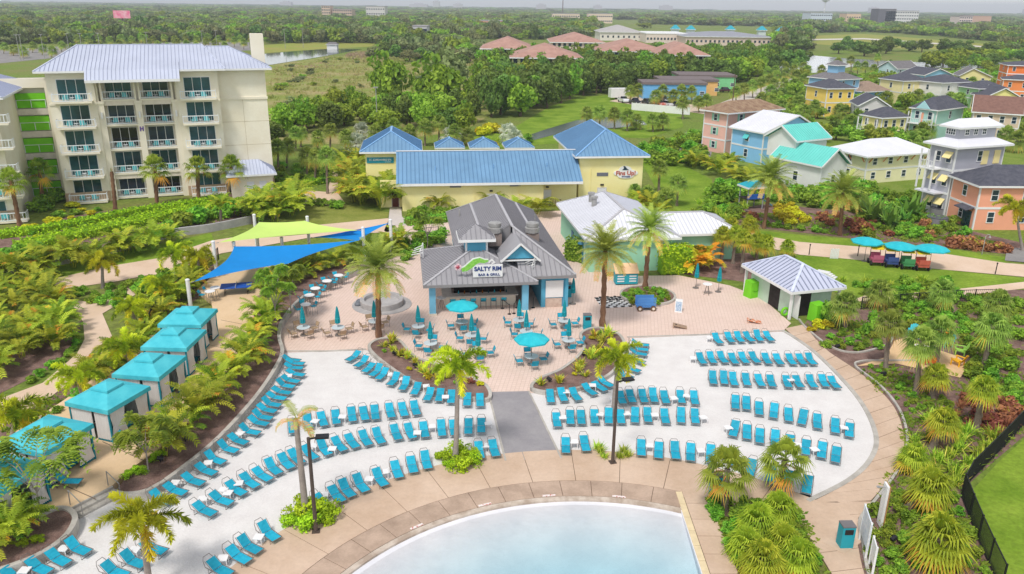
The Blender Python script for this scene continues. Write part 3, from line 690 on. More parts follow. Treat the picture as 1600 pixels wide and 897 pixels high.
# blue gable dormer above the main front
gd = MB(); gd.add([(7.2, 2.0, 4.6), (10.2, 2.0, 4.6), (8.7, 2.0, 5.75), (7.2, 5.5, 4.6), (10.2, 5.5, 4.6), (8.7, 5.5, 5.9)], [(0, 1, 2), (0, 3, 4, 1), (5, 4, 3)]); gd = gd.build('dormer', m_bblue2, bar)
dr = MB(); dr.slab([(6.9, 1.7, 4.45), (8.7, 1.7, 6.08), (8.7, 6.2, 6.08), (6.9, 5.0, 4.45)][::-1], .1); dr.slab([(10.5, 1.7, 4.45), (10.5, 5.0, 4.45), (8.7, 6.2, 6.08), (8.7, 1.7, 6.08)][::-1], .1); dr.build('dormer_roof', m_rgrey, gd)
db = MB(); db.bar((6.9, 1.66, 4.4), (8.7, 1.66, 6.04), .1, .16); db.bar((10.5, 1.66, 4.4), (8.7, 1.66, 6.04), .1, .16); db.bar((6.9, 1.8, 4.5), (10.5, 1.8, 4.5), .1, .12); db.build('barge_board', m_white, gd)
m_vent = M('galvanised_vent', (170, 168, 166), .4, var=.15, scale=2, metal=.3)
for xv, yv, zv in ((6.9, 6.2, 5.1), (10.5, 6.6, 4.9)):
    v = MB(); v.box(xv - .6, xv + .6, yv - .5, yv + .5, zv - .4, zv + .75); v = v.build('roof_fan_base', M('fan_base', (142, 128, 122), .6, var=.1), bar)
    MB().lathe([(.42, zv + .75), (.66, zv + .85), (.7, zv + 1.3), (.55, zv + 1.35), (.6, zv + 1.5), (.62, zv + 1.75), (.3, zv + 1.85)], 14, xv, yv).build('roof_fan', m_vent, v)
for xp, yp in ((4.6, 20), (5.2, 10.5), (12.5, 17)): MB().tube([(xp, yp, 3.4), (xp, yp, 4.75)], .07, 8).build('vent_pipe', m_vent, bar)
for xp, yp in ((.75, .75), (9.0, .75), (.75, 9.6)):
    p = MB(); p.box(xp - .28, xp + .28, yp - .28, yp + .28, -.05, 3.0); p = p.build('post', m_bblue, bar); MB().box(xp - .36, xp + .36, yp - .36, yp + .36, 0, .22).build('post_base', m_cream, p)
MB().box(.4, 9.6, .45, .75, 2.62, 2.9).build('beam', m_bblue2, bar)
# counter, back bar, shelves
c_ = MB(); c_.box(1.9, 8.4, 2.4, 3.0, 0, 1.05); c_.box(1.9, 2.5, 3.0, 8.0, 0, 1.05); c_.box(7.8, 8.4, 3.0, 7.0, 0, 1.05); c_ = c_.build('counter', m_cream, bar)
k_ = MB(); k_.box(1.7, 8.6, 2.15, 3.1, 1.06, 1.13); k_.box(1.7, 2.6, 3.1, 8.0, 1.06, 1.13); k_.box(7.7, 8.6, 3.1, 7.0, 1.06, 1.13); k_.build('counter_top', M('stone_counter', (214, 206, 196), .3, var=.1, scale=3), c_)
bb = MB(); bb.box(3.0, 8.0, 5.6, 6.4, 0, 2.2); bb = bb.build('back_bar', m_dark, bar)
for i in range(4):
    x = 3.2 + i * 1.2; s = MB(); s.box(x, x + .9, 5.45, 5.595, 1.0 + .2 * (i % 2), 1.9); s.build('cabinet', [m_cream, m_dark, m_white, M('steel_cooler', (150, 150, 156), .35, var=.1)][i], bb)
for i in range(9):
    x = 3.2 + i * .55; MB().lathe([(.06, 1.13), (.06, 1.3), (.03, 1.36), (.02, 1.45)], 8, x, 2.9).build('bottle', [m_teal, M('amber_glass', (150, 90, 30), .2), m_glass_t][i % 3], bb)
# right-hand service window, door
sw = MB(); sw.box(11.0, 12.6, 1.40, 1.495, 1.0, 2.6); sw.build('shutter_window', m_white, bar)
MB().box(11.0, 12.5, 1.38, 1.497, .05, .9).build('brick_panel', M('tan_block', (206, 186, 172), .8, rgb2=(188, 164, 150), scale=3), bar)
MB().box(12.75, 13.05, 1.3, 1.6, 0, 3.1).build('post', m_bblue2, bar)
# roof sign
m_navy = M('navy_letters', (44, 66, 128), .5, var=.05); m_green = M('sign_green', (112, 188, 66), .5, rgb2=(150, 210, 96), scale=6)
def text(name, body, size, m, parent, loc, rot=(PI / 2, 0, 0), ext=.03, bold=0.0, align='CENTER', sx=1.0):
    cu = bpy.data.curves.new(name, 'FONT'); cu.body = body; cu.size = size; cu.extrude = ext; cu.offset = bold; cu.align_x = align; cu.align_y = 'CENTER'
    tmp = bpy.data.objects.new('tmp', cu); COL.objects.link(tmp); dg = bpy.context.evaluated_depsgraph_get()
    me = bpy.data.meshes.new_from_object(tmp.evaluated_get(dg)); bpy.data.objects.remove(tmp)
    me.materials.clear(); me.materials.append(m); o = obj(name, me, parent, loc); o.rotation_euler = rot; o.scale = (sx, 1, 1); return o
sg = thing('roof_sign', 'white roof sign with navy lettering and green creature on the grey bar roof', 'sign', (bo[0], bo[1], 0), rad(8))
bd = MB()
bp_ = [(4.35, 3.42), (6.95, 3.42), (6.95, 4.55), (4.3, 4.55)]
bd.add([(x, .62, z) for x, z in bp_] + [(x, .74, z) for x, z in bp_], [(0, 1, 2, 3), (7, 6, 5, 4), (0, 4, 5, 1), (1, 5, 6, 2), (2, 6, 7, 3), (3, 7, 4, 0)]); bd.build('sign_board', m_white, sg)
text('lettering', 'SALTY RIM', .52, m_navy, sg, (5.65, .60, 4.18), ext=.02, bold=.018, sx=.98)
text('lettering', 'BAR & GRILL', .30, m_navy, sg, (5.75, .60, 3.64), ext=.02, bold=.006, sx=1.15)
def ribbon(name, pts, ws, y, m, parent, t=.06):
    P = [np.array(p, float) for p in pts]; a = []; b = []
    for i in range(len(P)):
        d = P[min(i + 1, len(P) - 1)] - P[max(i - 1, 0)]; d /= np.linalg.norm(d); nn_ = np.array((-d[1], d[0])); a.append(P[i] + nn_ * ws[i] / 2); b.append(P[i] - nn_ * ws[i] / 2)
    n = len(P); vs = [(p[0], y, p[1]) for p in a + b] + [(p[0], y + t, p[1]) for p in a + b]; fs = []
    for i in range(n - 1): fs += [(i, i + 1, n + i + 1, n + i), (2 * n + n + i, 2 * n + n + i + 1, 2 * n + i + 1, 2 * n + i), (i + 1, i, 2 * n + i, 2 * n + i + 1), (n + i, n + i + 1, 3 * n + i + 1, 3 * n + i)]
    return MB().add(vs, fs).build(name, m, parent)
cpts = [(3.35, 4.12), (3.7, 4.22), (4.1, 4.5), (4.5, 4.85), (4.95, 4.98), (5.35, 4.85), (5.7, 4.92)]
ribbon('figure_backing', cpts, [.5, .62, .72, .72, .62, .5, .3], .66, m_white, sg); ribbon('figure', cpts, [.3, .42, .52, .5, .42, .3, .12], .61, m_green, sg, .04)
ribbon('figure_backing', [(5.7, 4.75), (6.0, 5.0), (6.25, 4.75), (6.0, 4.65)], [.16, .16, .16, .12], .62, m_white, sg)
fl = MB()
for k in range(5):
    a = k * 2 * PI / 5 + .3; cx, cz = 3.02 + .16 * math.cos(a), 4.42 + .16 * math.sin(a)
    fl.add([(cx + .17 * math.cos(j * PI / 4), .62, cz + .17 * math.sin(j * PI / 4)) for j in range(8)] + [(cx + .17 * math.cos(j * PI / 4), .66, cz + .17 * math.sin(j * PI / 4)) for j in range(8)], [tuple(range(8)), tuple(range(8, 16))[::-1]])
fl.build('flower', M('flower_pink', (236, 206, 214), .5), sg); ff = MB()
for k in range(5): a = k * 2 * PI / 5 + .3; ff.bar((3.02, .60, 4.42), (3.02 + .18 * math.cos(a), .60, 4.42 + .18 * math.sin(a)), .09, .03)
ff.build('flower_heart', M('flower_red', (206, 60, 90), .5), sg)
for xs in (4.6, 5.6, 6.6): MB().bar((xs, .72, 3.5), (xs, 1.5, 3.66), .05).build('sign_bracket', m_vent, sg)
# white steel gull-wing frames on the roof corners
for xq, yq, hq in ((.2, 7.6, 3.2), (10.0, 1.9, 3.3)):
    fr_ = thing('roof_lattice', 'white steel lattice bracket on the %s corner of the grey bar roof' % ('left' if xq < 5 else 'right'), 'bracket', (bo[0], bo[1], 0), rad(8)); b = MB()
    b.tube([(xq, yq, hq), (xq, yq - .1, hq + 1.5)], .06, 6); b.tube([(xq, yq - .1, hq + 1.5), (xq - .3, yq - .5, hq + .8), (xq - .2, yq - .3, hq + .2)], .05, 6)
    for k in range(4): b.bar((xq - 1.1 + .1 * k, yq + .2, hq + .25 + .2 * k), (xq, yq, hq + .5 + .25 * k), .06)
    b.build('lattice', m_white, fr_)

# ---------------------------------------------------------------- yellow spa and fitness building with blue metal roofs
m_yel = M('yellow_stucco', (244, 230, 160), .85, rgb2=(248, 238, 178), scale=.4, fine=.05)
m_rblue = M('blue_metal_roof', (112, 152, 186), .42, var=.10, scale=.3, spec=.45)
m_rblue_c = M('blue_roof_cap', (128, 176, 222), .4, var=.05)
so = G(619, 288, 3.8); sa_ = rad(7); sl = math.hypot(*(np.array(G(912, 285, 3.8)) - np.array(so)))
spa = thing('spa_building', 'long yellow stucco building with blue standing seam roofs and two towers', 'building', (so[0], so[1], 0), sa_)
def spa_loc(px, py, z):
    p = np.array(G(px, py, z)) - np.array(so); c, s = math.cos(sa_), math.sin(sa_); return p[0] * c + p[1] * s, -p[0] * s + p[1] * c
mw1 = MB(); mw1.box(.7, sl - 5.2, .7, 11.3, -.3, 3.8); mw1.box(sl - 5.2, sl - .3, 2.6, 11.3, -.3, 3.8); mw1.build('wall', m_yel, spa)
o = MB(); o.slab([(0, 0, 3.85), (sl, 0, 3.85), (sl, 6.0, 7.05), (0, 6.0, 7.05)], .16); o.slab([(sl, 12, 3.85), (0, 12, 3.85), (0, 6.0, 7.05), (sl, 6.0, 7.05)], .16); mr = o.build('main_roof', m_rblue, spa)
rb = MB(); plane_ribs(rb, [(0, 0, 3.85), (sl, 0, 3.85), (sl, 6.0, 7.05), (0, 6.0, 7.05)], .55, .06, .07); rb.build('standing_seam', SEAM(m_rblue), mr, kind='stuff')
f_ = MB(); f_.box(0, sl, -.07, -.003, 3.5, 3.83); f_.bar((0, 6, 7.1), (sl, 6, 7.1), .3, .08); f_.build('fascia', m_white, mr)
gable_wall(spa, .7, 11.3, .7, 3.7, 2.9, m_yel, axis='x')
tx0, ty0 = spa_loc(562, 238, 6.6); tx1, ty1 = spa_loc(660, 238, 6.6)
TW = tx1 - tx0; ty0 = (ty0 + ty1) / 2
MB().box(tx0 + .7, tx1 - .7, ty0 + .7, ty0 + 8.5, -.3, 6.6).build('tower_wall', m_yel, spa)
roof(spa, tx0, tx1, ty0, ty0 + 9.2, 6.68, 2.3, 'y', 3.4, 0.8, m_rblue, .55, caps=m_rblue_c, name='tower_roof')
fx0, fy0 = spa_loc(900, 246, 6.6); fx1, fy1 = spa_loc(1015, 244, 6.6); fbx, fby = spa_loc(857, 209, 6.6)
FDp = max(10, min(18, fby - fy0)); fy0 = (fy0 + fy1) / 2
MB().box(fx0 + .7, fx1 - .7, fy0 + .7, fy0 + FDp - .7, -.3, 6.6).build('gym_wall', m_yel, spa)
roof(spa, fx0, fx1, fy0, fy0 + FDp, 6.68, 2.9, 'y', 5.0, 3.0, m_rblue, .55, caps=m_rblue_c, name='gym_roof')
# doors, vents, pipes, gutters
m_door = M('white_door', (226, 226, 232), .5, var=.05)
fwx = lambda px, py: spa_loc(px, py, 0)[0]
def spa_door(x, yw, m=m_door, w=1.0, h=2.15):
    d = MB(); d.box(x, x + w, yw - .06, yw - .003, 0, h); d = d.build('door', m, spa); e = MB(); e.box(x - .1, x, yw - .09, yw - .003, 0, h + .1); e.box(x + w, x + w + .1, yw - .09, yw - .003, 0, h + .1); e.box(x, x + w, yw - .09, yw - .003, h, h + .1); e.build('door_frame', m_cream, d)
    MB().box(x + w * .3, x + w * .7, yw - .16, yw - .003, h + .35, h + .55).build('wall_lamp', m_dark, spa)
spa_door(12.0, .7); spa_door(sl - 4.9, 2.6); spa_door(fx0 + 3.4, fy0 + .7, w=1.2); spa_door(.9 - 1.6, 3.0, M('red_brown_door', (92, 40, 32), .5), .9)
MB().box(-2.2, .7, 3.0, 3.3, -.2, 3.7).build('entrance_wall', m_yel, spa)
m_lv = M('vent_louvre', (126, 128, 140), .5, var=.05)
for (x, yw, z, w_, h_) in ((7.0, .7, 3.1, 1.5, .45), (15.0, .7, 3.15, 1.4, .4), (fx0 + 3.2, fy0 + .7, 3.8, 1.6, .5)):
    v = MB(); v.box(x, x + w_, yw - .04, yw - .003, z, z + h_); v = v.build('vent', m_lv, spa)
    for k in range(4): MB().box(x + .03, x + w_ - .03, yw - .075, yw - .041, z + .05 + k * (h_ - .05) / 4, z + .05 + k * (h_ - .05) / 4 + .05).build('slat', m_lv, v)
for x, yw, zt in ((sl - 5.4, .7, 3.6), (fx0 + 2.3, fy0 + .7, 4.9), (10.2, .7, 3.6), (16.2, .7, 3.6)):
    MB().box(x, x + .09, yw - .1, yw - .003, .1, zt).build('downpipe', m_yel, spa)
rl = MB()
for k in range(6): rl.bar((sl - 4.4 + k * .35, 2.0 - .5 * k / 6, 0), (sl - 4.4 + k * .35, 2.0 - .5 * k / 6, 1.05), .05)
rl.bar((sl - 4.4, 2.0, 1.05), (sl - 2.6, 1.58, 1.05), .06); rl.build('railing', M('red_brown_rail', (120, 50, 44), .5), spa)
for x, y in ((5.2, 2.4), (13.0, 2.6), (20.3, 2.8)):
    z = 3.85 + 3.2 / 6 * y; MB().tube([(x, y, z), (x, y, z + .55)], .07, 7).build('vent_pipe', m_rblue_c, spa)
for px_ in (702, 758, 815):      # three small hip-roofed pavilions in the garden behind
    x, y = G(px_ - 26, 234, 3.6)
    g = thing('garden_pavilion', 'small blue hip-roofed pavilion behind the spa roof, %s of three' % {702: 'leftmost', 758: 'middle', 815: 'rightmost'}[px_], 'pavilion', (x, y + 4, 0), sa_, 'pavilions behind the spa')
    MB().box(.5, 4.5, .5, 4.5, 0, 3.2).build('wall', m_yel, g); roof(g, 0, 5, 0, 5, 3.25, 1.3, 'y', 1.6, 1.6, m_rblue, .55, caps=m_rblue_c)
# signs
m_stl = M('spa_sign_teal', (30, 138, 158), .5, var=.04)
ss = thing('spa_sign', 'teal sign board with white lettering on the left yellow tower', 'sign', (so[0], so[1], 0), sa_)
sy_ = ty0 + .7; sxl = tx0 + .9
MB().box(sxl, sxl + 3.7, sy_ - .1, sy_ - .003, 5.0, 5.8).build('sign_board', m_stl, ss)
text('lettering', 'ST. SOMEWHERE SPA', .38, m_white, ss, (sxl + 1.85, sy_ - .115, 5.45), ext=.01, bold=.006, sx=.86); text('lettering', 'RELAX & REFRESH', .13, m_white, ss, (sxl + 2.9, sy_ - .115, 5.15), ext=.01, sx=.8)
gs = thing('gym_sign', 'white gym sign with red script lettering and dark shark fin on yellow wall', 'sign', (so[0], so[1], 0), sa_)
gx, gy, gz = fx1 - 3.1, fy0 + .7, 4.2
def oval(cx, cz, rx, rz_, y, n=20): return [(cx + rx * math.cos(2 * PI * i / n), y, cz + rz_ * math.sin(2 * PI * i / n)) for i in range(n)]
b = MB()
for cx, cz, rx, rz_, yy in ((gx, gz, 1.75, .52, 0), (gx - .1, gz + .45, .9, .55, .01), (gx, gz - .45, 1.1, .3, .02)):
    a = oval(cx, cz, rx, rz_, gy - .09 - yy); c = oval(cx, cz, rx, rz_, gy - .003); n = 20; b.add(a + c, [tuple(range(n))] + [(i, (i + 1) % n, n + (i + 1) % n, n + i) for i in range(n)])
b.build('sign_board', m_white, gs)
text('lettering', "Fins Up!", .85, M('sign_red', (186, 74, 44), .5), gs, (gx, gy - .125, gz - .02), ext=.01, bold=.02); text('lettering', 'FITNESS', .3, m_navy, gs, (gx + .05, gy - .125, gz - .52), ext=.01, bold=.01, sx=1.15)
MB().add([(gx - .55, gy - .13, gz + .42), (gx + .45, gy - .13, gz + .42), (gx + .15, gy - .13, gz + .6), (gx - .2, gy - .13, gz + 1.0), (gx - .42, gy - .13, gz + .98), (gx - .3, gy - .13, gz + .7)], [(0, 1, 2, 5), (5, 2, 3, 4)]).build('shark_fin', M('fin_dark', (36, 58, 74), .5), gs)

# ---------------------------------------------------------------- green-walled washroom block with white metal roof
m_rwht = M('white_metal_roof', (228, 228, 232), .4, var=.06, scale=.4, spec=.4)
m_mint = M('mint_stucco', (158, 212, 182), .8, var=.06, scale=.6)
go_ = G(916, 376, 3.6)
gb = thing('washroom_block', 'mint green low building with white metal roof behind the date palms', 'building', (go_[0], go_[1], 0), rad(8))
MB().box(.5, 9.5, .5, 15.5, -.2, 3.6).build('wall', m_mint, gb)
roof(gb, 0, 10, 0, 16, 3.68, 2.0, 'y', 4.6, 3.0, m_rwht, .45, caps=m_rcap, name='main_roof')
MB().box(9.5, 17.5, 3.5, 10.5, -.2, 3.1).build('wing_wall', m_mint, gb)
roof(gb, 9.2, 18, 3.0, 11, 3.15, 1.4, 'x', 0.5, 3.2, m_rwht, .45, caps=m_rcap, name='wing_roof')
for y in (3.2, 8.2): MB().box(.44, .497, y, y + 1.0, 0, 2.2).build('door', M('blue_door', (64, 120, 150), .5), gb)
MB().lathe([(.5, 2.2), (.5, 2.2), (.35, 2.55), (0, 2.7)], 12, .46, 3.7).build('door_arch', M('blue_door', (64, 120, 150)), gb)
for y, x in ((9.5, 3.0), (11.4, 3.1)): MB().lathe([(.3, 4.4), (.3, 5.7), (.42, 5.75), (.42, 5.95), (.2, 6.0)], 12, x, y).build('flue', m_vent, gb)
MB().box(.46, .497, 2.4, 2.55, 0, 3.3).build('downpipe', m_white, gb)

# ---------------------------------------------------------------- towel hut with grey hip roof
m_rlav = M('pale_metal_roof', (196, 200, 220), .4, var=.05, scale=.5, spec=.4); m_seam = M('dark_seam', (128, 134, 152), .5)
m_sage = M('sage_paint', (192, 214, 196), .7, var=.06)
ko, kl, kr = [np.array(G(*p, 2.7)) for p in ((1237, 457), (1171, 413), (1322, 449))]
kang = math.atan2(kr[1] - ko[1], kr[0] - ko[0]); kw = float(np.linalg.norm(kr - ko)); kd = float(np.linalg.norm(kl - ko))
hut = thing('towel_hut', 'small sage green hut with pale metal hip roof at the plaza edge', 'hut', (ko[0], ko[1], 0), kang)
kx = lambda: None
MB().box(.7, kw - .7, .9, .98, 0, 2.65).build('front_wall', m_sage, hut); MB().box(kw - .8, kw - .7, .98, kd - .7, 0, 2.65).build('side_wall', m_sage, hut); MB().box(.7, kw - .8, kd - .8, kd - .7, 0, 2.65).build('back_wall', m_sage, hut)
MB().box(.7, .8, .98, 2.6, 0, 2.65).build('side_wall', m_sage, hut); MB().box(.7, .8, 4.2, kd - .8, 0, 2.65).build('side_wall', m_sage, hut); MB().box(.66, .7, 2.6, 4.2, .1, 2.35).build('roller_door', m_dark, hut)
MB().box(1.6, 2.7, .84, .897, 0, 2.2).build('door', m_dark, hut); MB().box(1.0, 1.08, .1, .89, .02, 2.2).build('open_door', m_white, hut)
kro = roof(hut, 0, kw, 0, kd, 2.75, 1.5, 'y' if kd > kw else 'x', min(kw, kd) / 2 - .1, min(kw, kd) / 2 - .1, m_rlav, .5, rib_w=.07, caps=M('pale_roof_cap', (206, 212, 232), .4))
for sx_, sy_2 in ((.35, .35), (.35, kd - .35), (kw - .35, .35)): MB().box(sx_ - .1, sx_ + .1, sy_2 - .1, sy_2 + .1, 0, 2.7).build('post', m_white, hut)
# ---------------------------------------------------------------- hotel, five storeys of balconies
m_hot = M('hotel_stucco', (234, 225, 202), .85, rgb2=(244, 238, 220), scale=.3, fine=.04)
m_hot2 = M('hotel_stucco_light', (238, 230, 210), .85, var=.03, scale=.4)
m_hstone = M('hotel_stone_base', (200, 176, 148), .85, rgb2=(180, 154, 128), scale=2.5)
m_hroof = M('hotel_metal_roof', (192, 198, 216), .4, var=.06, scale=.25, spec=.4)
m_rail = M('white_railing', (232, 236, 240), .5, var=.03)
m_chair = M('aqua_chair_plastic', (92, 186, 196), .5, var=.05)
H0 = (-60.3, 105.6); HA = rad(21); HW = 23.6; FH = 3.3; HE = 17.4
hotel = thing('hotel', 'cream five storey hotel with pale metal roof and white railed balconies', 'hotel', (H0[0], H0[1], 0), HA, scale=(.885, 1, 1))
wl = MB(); wl.box(0, 6.2, 0, 16, -.5, HE); wl.box(17.4, HW, 0, 16, -.5, HE); wl.box(6.2, 17.4, 1.6, 16, -.5, HE); wl.build('wall', m_hot, hotel)
MB().box(HW, HW + 7.2, 1.2, 16, -.5, HE).build('end_wall', m_hot, hotel)
b = MB(); b.box(-.06, 6.2, -.08, -.003, 0, 1.4); b.box(17.4, HW, -.08, -.003, 0, 1.4); b.box(HW + .08, HW + 7.26, 1.12, 1.197, 0, 1.6); b.build('stone_base', m_hstone, hotel)
b = MB(); b.box(-.08, 6.2, -.10, -.003, 13.0, 13.25); b.box(17.4, HW + .05, -.10, -.003, 13.0, 13.25); b.box(HW + .05, HW + 7.3, 1.06, 1.197, 13.0, 13.35); b.build('cornice', m_hot2, hotel)
b = MB()
for z in (9.9, 6.6, 3.3): b.box(HW + .06, HW + 7.2, 1.185, 1.197, z, z + .05)
for x in (HW + 3.4,): b.box(x, x + .05, 1.183, 1.197, 1.6, 13)
b.build('stucco_joint', M('stucco_joint', (196, 182, 152), .9), hotel)
for px_ in (6.2, 11.4, 16.6):
    p = MB(); p.box(px_, px_ + .9, .15, 1.7, -.3, 13.0); p.box(px_ - .1, px_ + 1.0, .05, 1.7, 13.0, 13.35); p = p.build('pillar', m_hot2, hotel)
    q = MB(); q.box(px_ + .02, px_ + .3, .3, .6, 13.35, HE - .9); q.box(px_ + .6, px_ + .88, .3, .6, 13.35, HE - .9); q.build('twin_post', m_hot2, p)
    MB().box(px_ + .32, px_ + .58, -.12, .147, 11.1, 11.9).build('wall_lantern', m_white, p)
text('letter_h', 'H', .8, M('purple_letter', (96, 62, 150), .5), hotel, (11.85, .12, 9.55), ext=.02, bold=.04)
# main roof: eave slope, ridge block, dropped front porch roof, right wing roof
roof(hotel, 0, HW, 0, 16, HE, 2.8, 'x', 5.0, 3.0, m_hroof, .55, over=1.2, m_fascia=m_white, caps=m_hroof, name='main_roof')
roof(hotel, HW - 4, HW + 7.2, 1.2, 16, HE - .1, 2.6, 'x', 4.0, 6.0, m_hroof, .55, over=1.0, m_fascia=m_white, caps=m_hroof, name='wing_roof')
pr = [(5.4, -2.7, HE - 1.45), (18.2, -2.7, HE - 1.45), (18.2, 1.4, HE + 1.05), (5.4, 1.4, HE + 1.05)]
pr = [(5.4, -2.9, HE - 1.05), (18.2, -2.9, HE - 1.05), (18.2, -1.3, HE + .06), (5.4, -1.3, HE + .06)]; pq = [pr[3], pr[2], (18.2, 1.4, HE + .9), (5.4, 1.4, HE + .9)]
o = MB().slab(pr, .2).slab(pq, .06).build('porch_roof', m_hroof, hotel); rb = MB(); plane_ribs(rb, pr, .55, .05, .06); plane_ribs(rb, pq, .55, .05, .06); rb.build('standing_seam', SEAM(m_hroof), o, kind='stuff'); MB().box(5.4, 18.2, -2.98, -2.905, HE - 1.4, HE - 1.07).build('fascia', m_white, o)
cw = MB(); cw.box(5.5, 5.7, -2.0, 0, HE - 1.3, HE - .6); cw.box(17.9, 18.1, -2.0, 0, HE - 1.3, HE - .6); cw.build('porch_cheek', m_hot2, hotel)
MB().box(HW + 6.0, HW + 8.0, 8, 10.4, HE - 1, HE + 4.2).build('chimney', m_hot2, hotel)
# balconies
RAILM = {}
def railing(parent, x0, x1, y0, y1, z, h=1.05, ends=True, step=.32):
    k = (round(x1 - x0, 2), round(y1 - y0, 2), ends)
    if k not in RAILM:
        r = MB(); w_, d_ = x1 - x0, y1 - y0
        r.box(0, w_, -.05, .05, h - .1, h); r.box(0, w_, -.03, .03, .06, .15); n = max(2, int(w_ / step))
        for i in range(n + 1):
            t_ = .08 if i % 5 == 0 else .035; x = w_ * i / n; r.box(x - t_ / 2, x + t_ / 2, -t_ / 2, t_ / 2, .13, h - .06)
        if ends:
            for xx in (0, w_):
                r.box(xx - .03, xx + .03, .03, d_, h - .06, h); m_ = max(2, int(d_ / step))
                for i in range(1, m_ + 1): y = d_ * i / m_; r.box(xx - .012, xx + .012, y - .012, y + .012, .02, h - .06)
        RAILM[k] = r.mesh('railing', m_rail)
    return obj('railing', RAILM[k], parent, (x0, y0, z))
acm = MB(); acm.box(-.36, .36, -.34, .34, .30, .36); acm.box(-.36, .36, .26, .34, .36, 1.0); acm.box(-.38, -.30, -.3, .3, .36, .6); acm.box(.30, .38, -.3, .3, .36, .6)
acm = acm.mesh('seat', m_chair); alg = MB()
for x in (-.3, .3):
    for y in (-.28, .28): alg.box(x - .03, x + .03, y - .03, y + .03, 0, .30)
alg = alg.mesh('legs', m_chair)
btm = MB().lathe([(.04, 0), (.04, .42), (.3, .45), (.3, .48)], 10).mesh('side_table', m_rail)
FLN = ['ground', 'second', 'third', 'fourth', 'top']; BAYN = ['leftmost', 'second', 'third', 'rightmost']
def to_world(root, x, y, z):
    c, s = math.cos(root.rotation_euler[2]), math.sin(root.rotation_euler[2]); x *= root.scale[0]; return (root.location[0] + x * c - y * s, root.location[1] + x * s + y * c, z + root.location[2])
bays = [(1.2, 5.2, 0.0, True), (7.1, 11.4, 1.6, False), (12.3, 16.6, 1.6, False), (18.6, 22.4, 0.0, True)]
for fl_ in range(5):
    z = .35 + fl_ * FH
    for bi, (x0, x1, yw, out) in enumerate(bays):
        dw = 3.9 if out else 3.7; xc = (x0 + x1) / 2
        window(hotel, 'F', xc - dw / 2, z + .08, dw, 2.7, yw, 3, 1, m_white, [m_glass_t, m_glass_d, m_glass][(fl_ * 3 + bi * 2 + (fl_ * bi) % 3) % 3], split=True, name='balcony_door')
        if out:
            s = MB(); s.box(xc - 2.6, xc + 2.6, -1.55, -.003, z - .22, z); s = s.build('balcony_slab', m_hot2, hotel); railing(s, xc - 2.55, xc + 2.55, -1.5, 0, z); yb = -.7
        else:
            s = MB(); s.box(x0 - .02, x1 + .02, .2, 1.597, z - .22, z); s = s.build('balcony_slab', m_hot2, hotel); railing(s, x0, x1, .3, .4, z, ends=False); yb = .95
            if fl_ in (0, 3): MB().box(x0, x1, .32, .5, z + FH - .8, z + FH - .23).build('soffit_beam', m_cream, hotel)
        for ci, dx in enumerate((-.95, .85)):
            p = to_world(hotel, xc + dx, yb, z)
            c = thing('balcony_chair', 'aqua chair, %s one on the %s floor balcony of the %s bay' % (('left', 'right')[ci], FLN[fl_], BAYN[bi]), 'chair', p, HA + PI + (.4, -.4)[ci], 'balcony chairs', scale=.85)
            obj('seat', acm, c); obj('legs', alg, c)
        tb = obj('balcony_table', btm, None, to_world(hotel, xc - .05, yb - .1, z)); tag(tb, 'small white table on the %s floor balcony of the %s hotel bay' % (FLN[fl_], BAYN[bi]), 'table', 'balcony tables')
# low annex at the hotel's right end
an = MB(); an.box(HW + .2, HW + 6.6, -3.6, 1.195, -.3, 3.2); an.build('annex_wall', m_hot, hotel)
roof(hotel, HW + .2, HW + 6.6, -3.6, 1.0, 3.3, 1.6, 'x', 2.4, 2.4, m_hroof, .5, over=.6, name='annex_roof')
for x in (HW + 2.6, HW + 4.5): MB().box(x, x + 1.1, -3.66, -3.603, .1, 2.2).build('annex_door', m_door, hotel)
MB().box(HW + .2, HW + 6.65, -3.68, -3.603, 0, 1.2)
# car park block behind with green mesh screens
m_mesh = M('green_mesh', (104, 190, 20), .8, rgb2=(122, 204, 36), scale=.8); m_meshr = M('green_mesh_low', (110, 180, 72), .8, var=.06)
gar = thing('parking_garage', 'cream parking block with bright green mesh screens between the hotel wings', 'parking garage', to_world(hotel, -22.6, 3.4, 0), HA)
MB().box(0, 20, .3, 14, 0, 15.2).build('core_wall', M('garage_core', (196, 190, 178), .9, var=.05), gar)
MB().box(-.5, 20, -.15, .3, 15.0, 16.2).build('parapet', m_hot2, gar)
for i in range(5): MB().box(i * 4.75 + .2, i * 4.75 + 1.3, -.2, .297, 0, 15.0).build('pier', m_hot, gar)
for k in range(5):
    z = .6 + k * 2.95; MB().box(0, 20, -.08, .296, z - .9, z - .1).build('floor_band', M('garage_band', (208, 202, 190), .9), gar)
    for i in range(4):
        x = i * 4.75 + 1.35
        MB().box(x, x + 3.5, .05, .294, z, z + 1.9).build('mesh_screen', m_mesh, gar); rr = MB(); rr.box(x, x + 3.5, -.06, .04, z + 1.0, z + 1.06)
        for q in range(3): rr.box(x + q * 1.7, x + q * 1.7 + .06, -.06, .04, z, z + 1.0)
        rr.build('screen_rail', m_rail, gar)
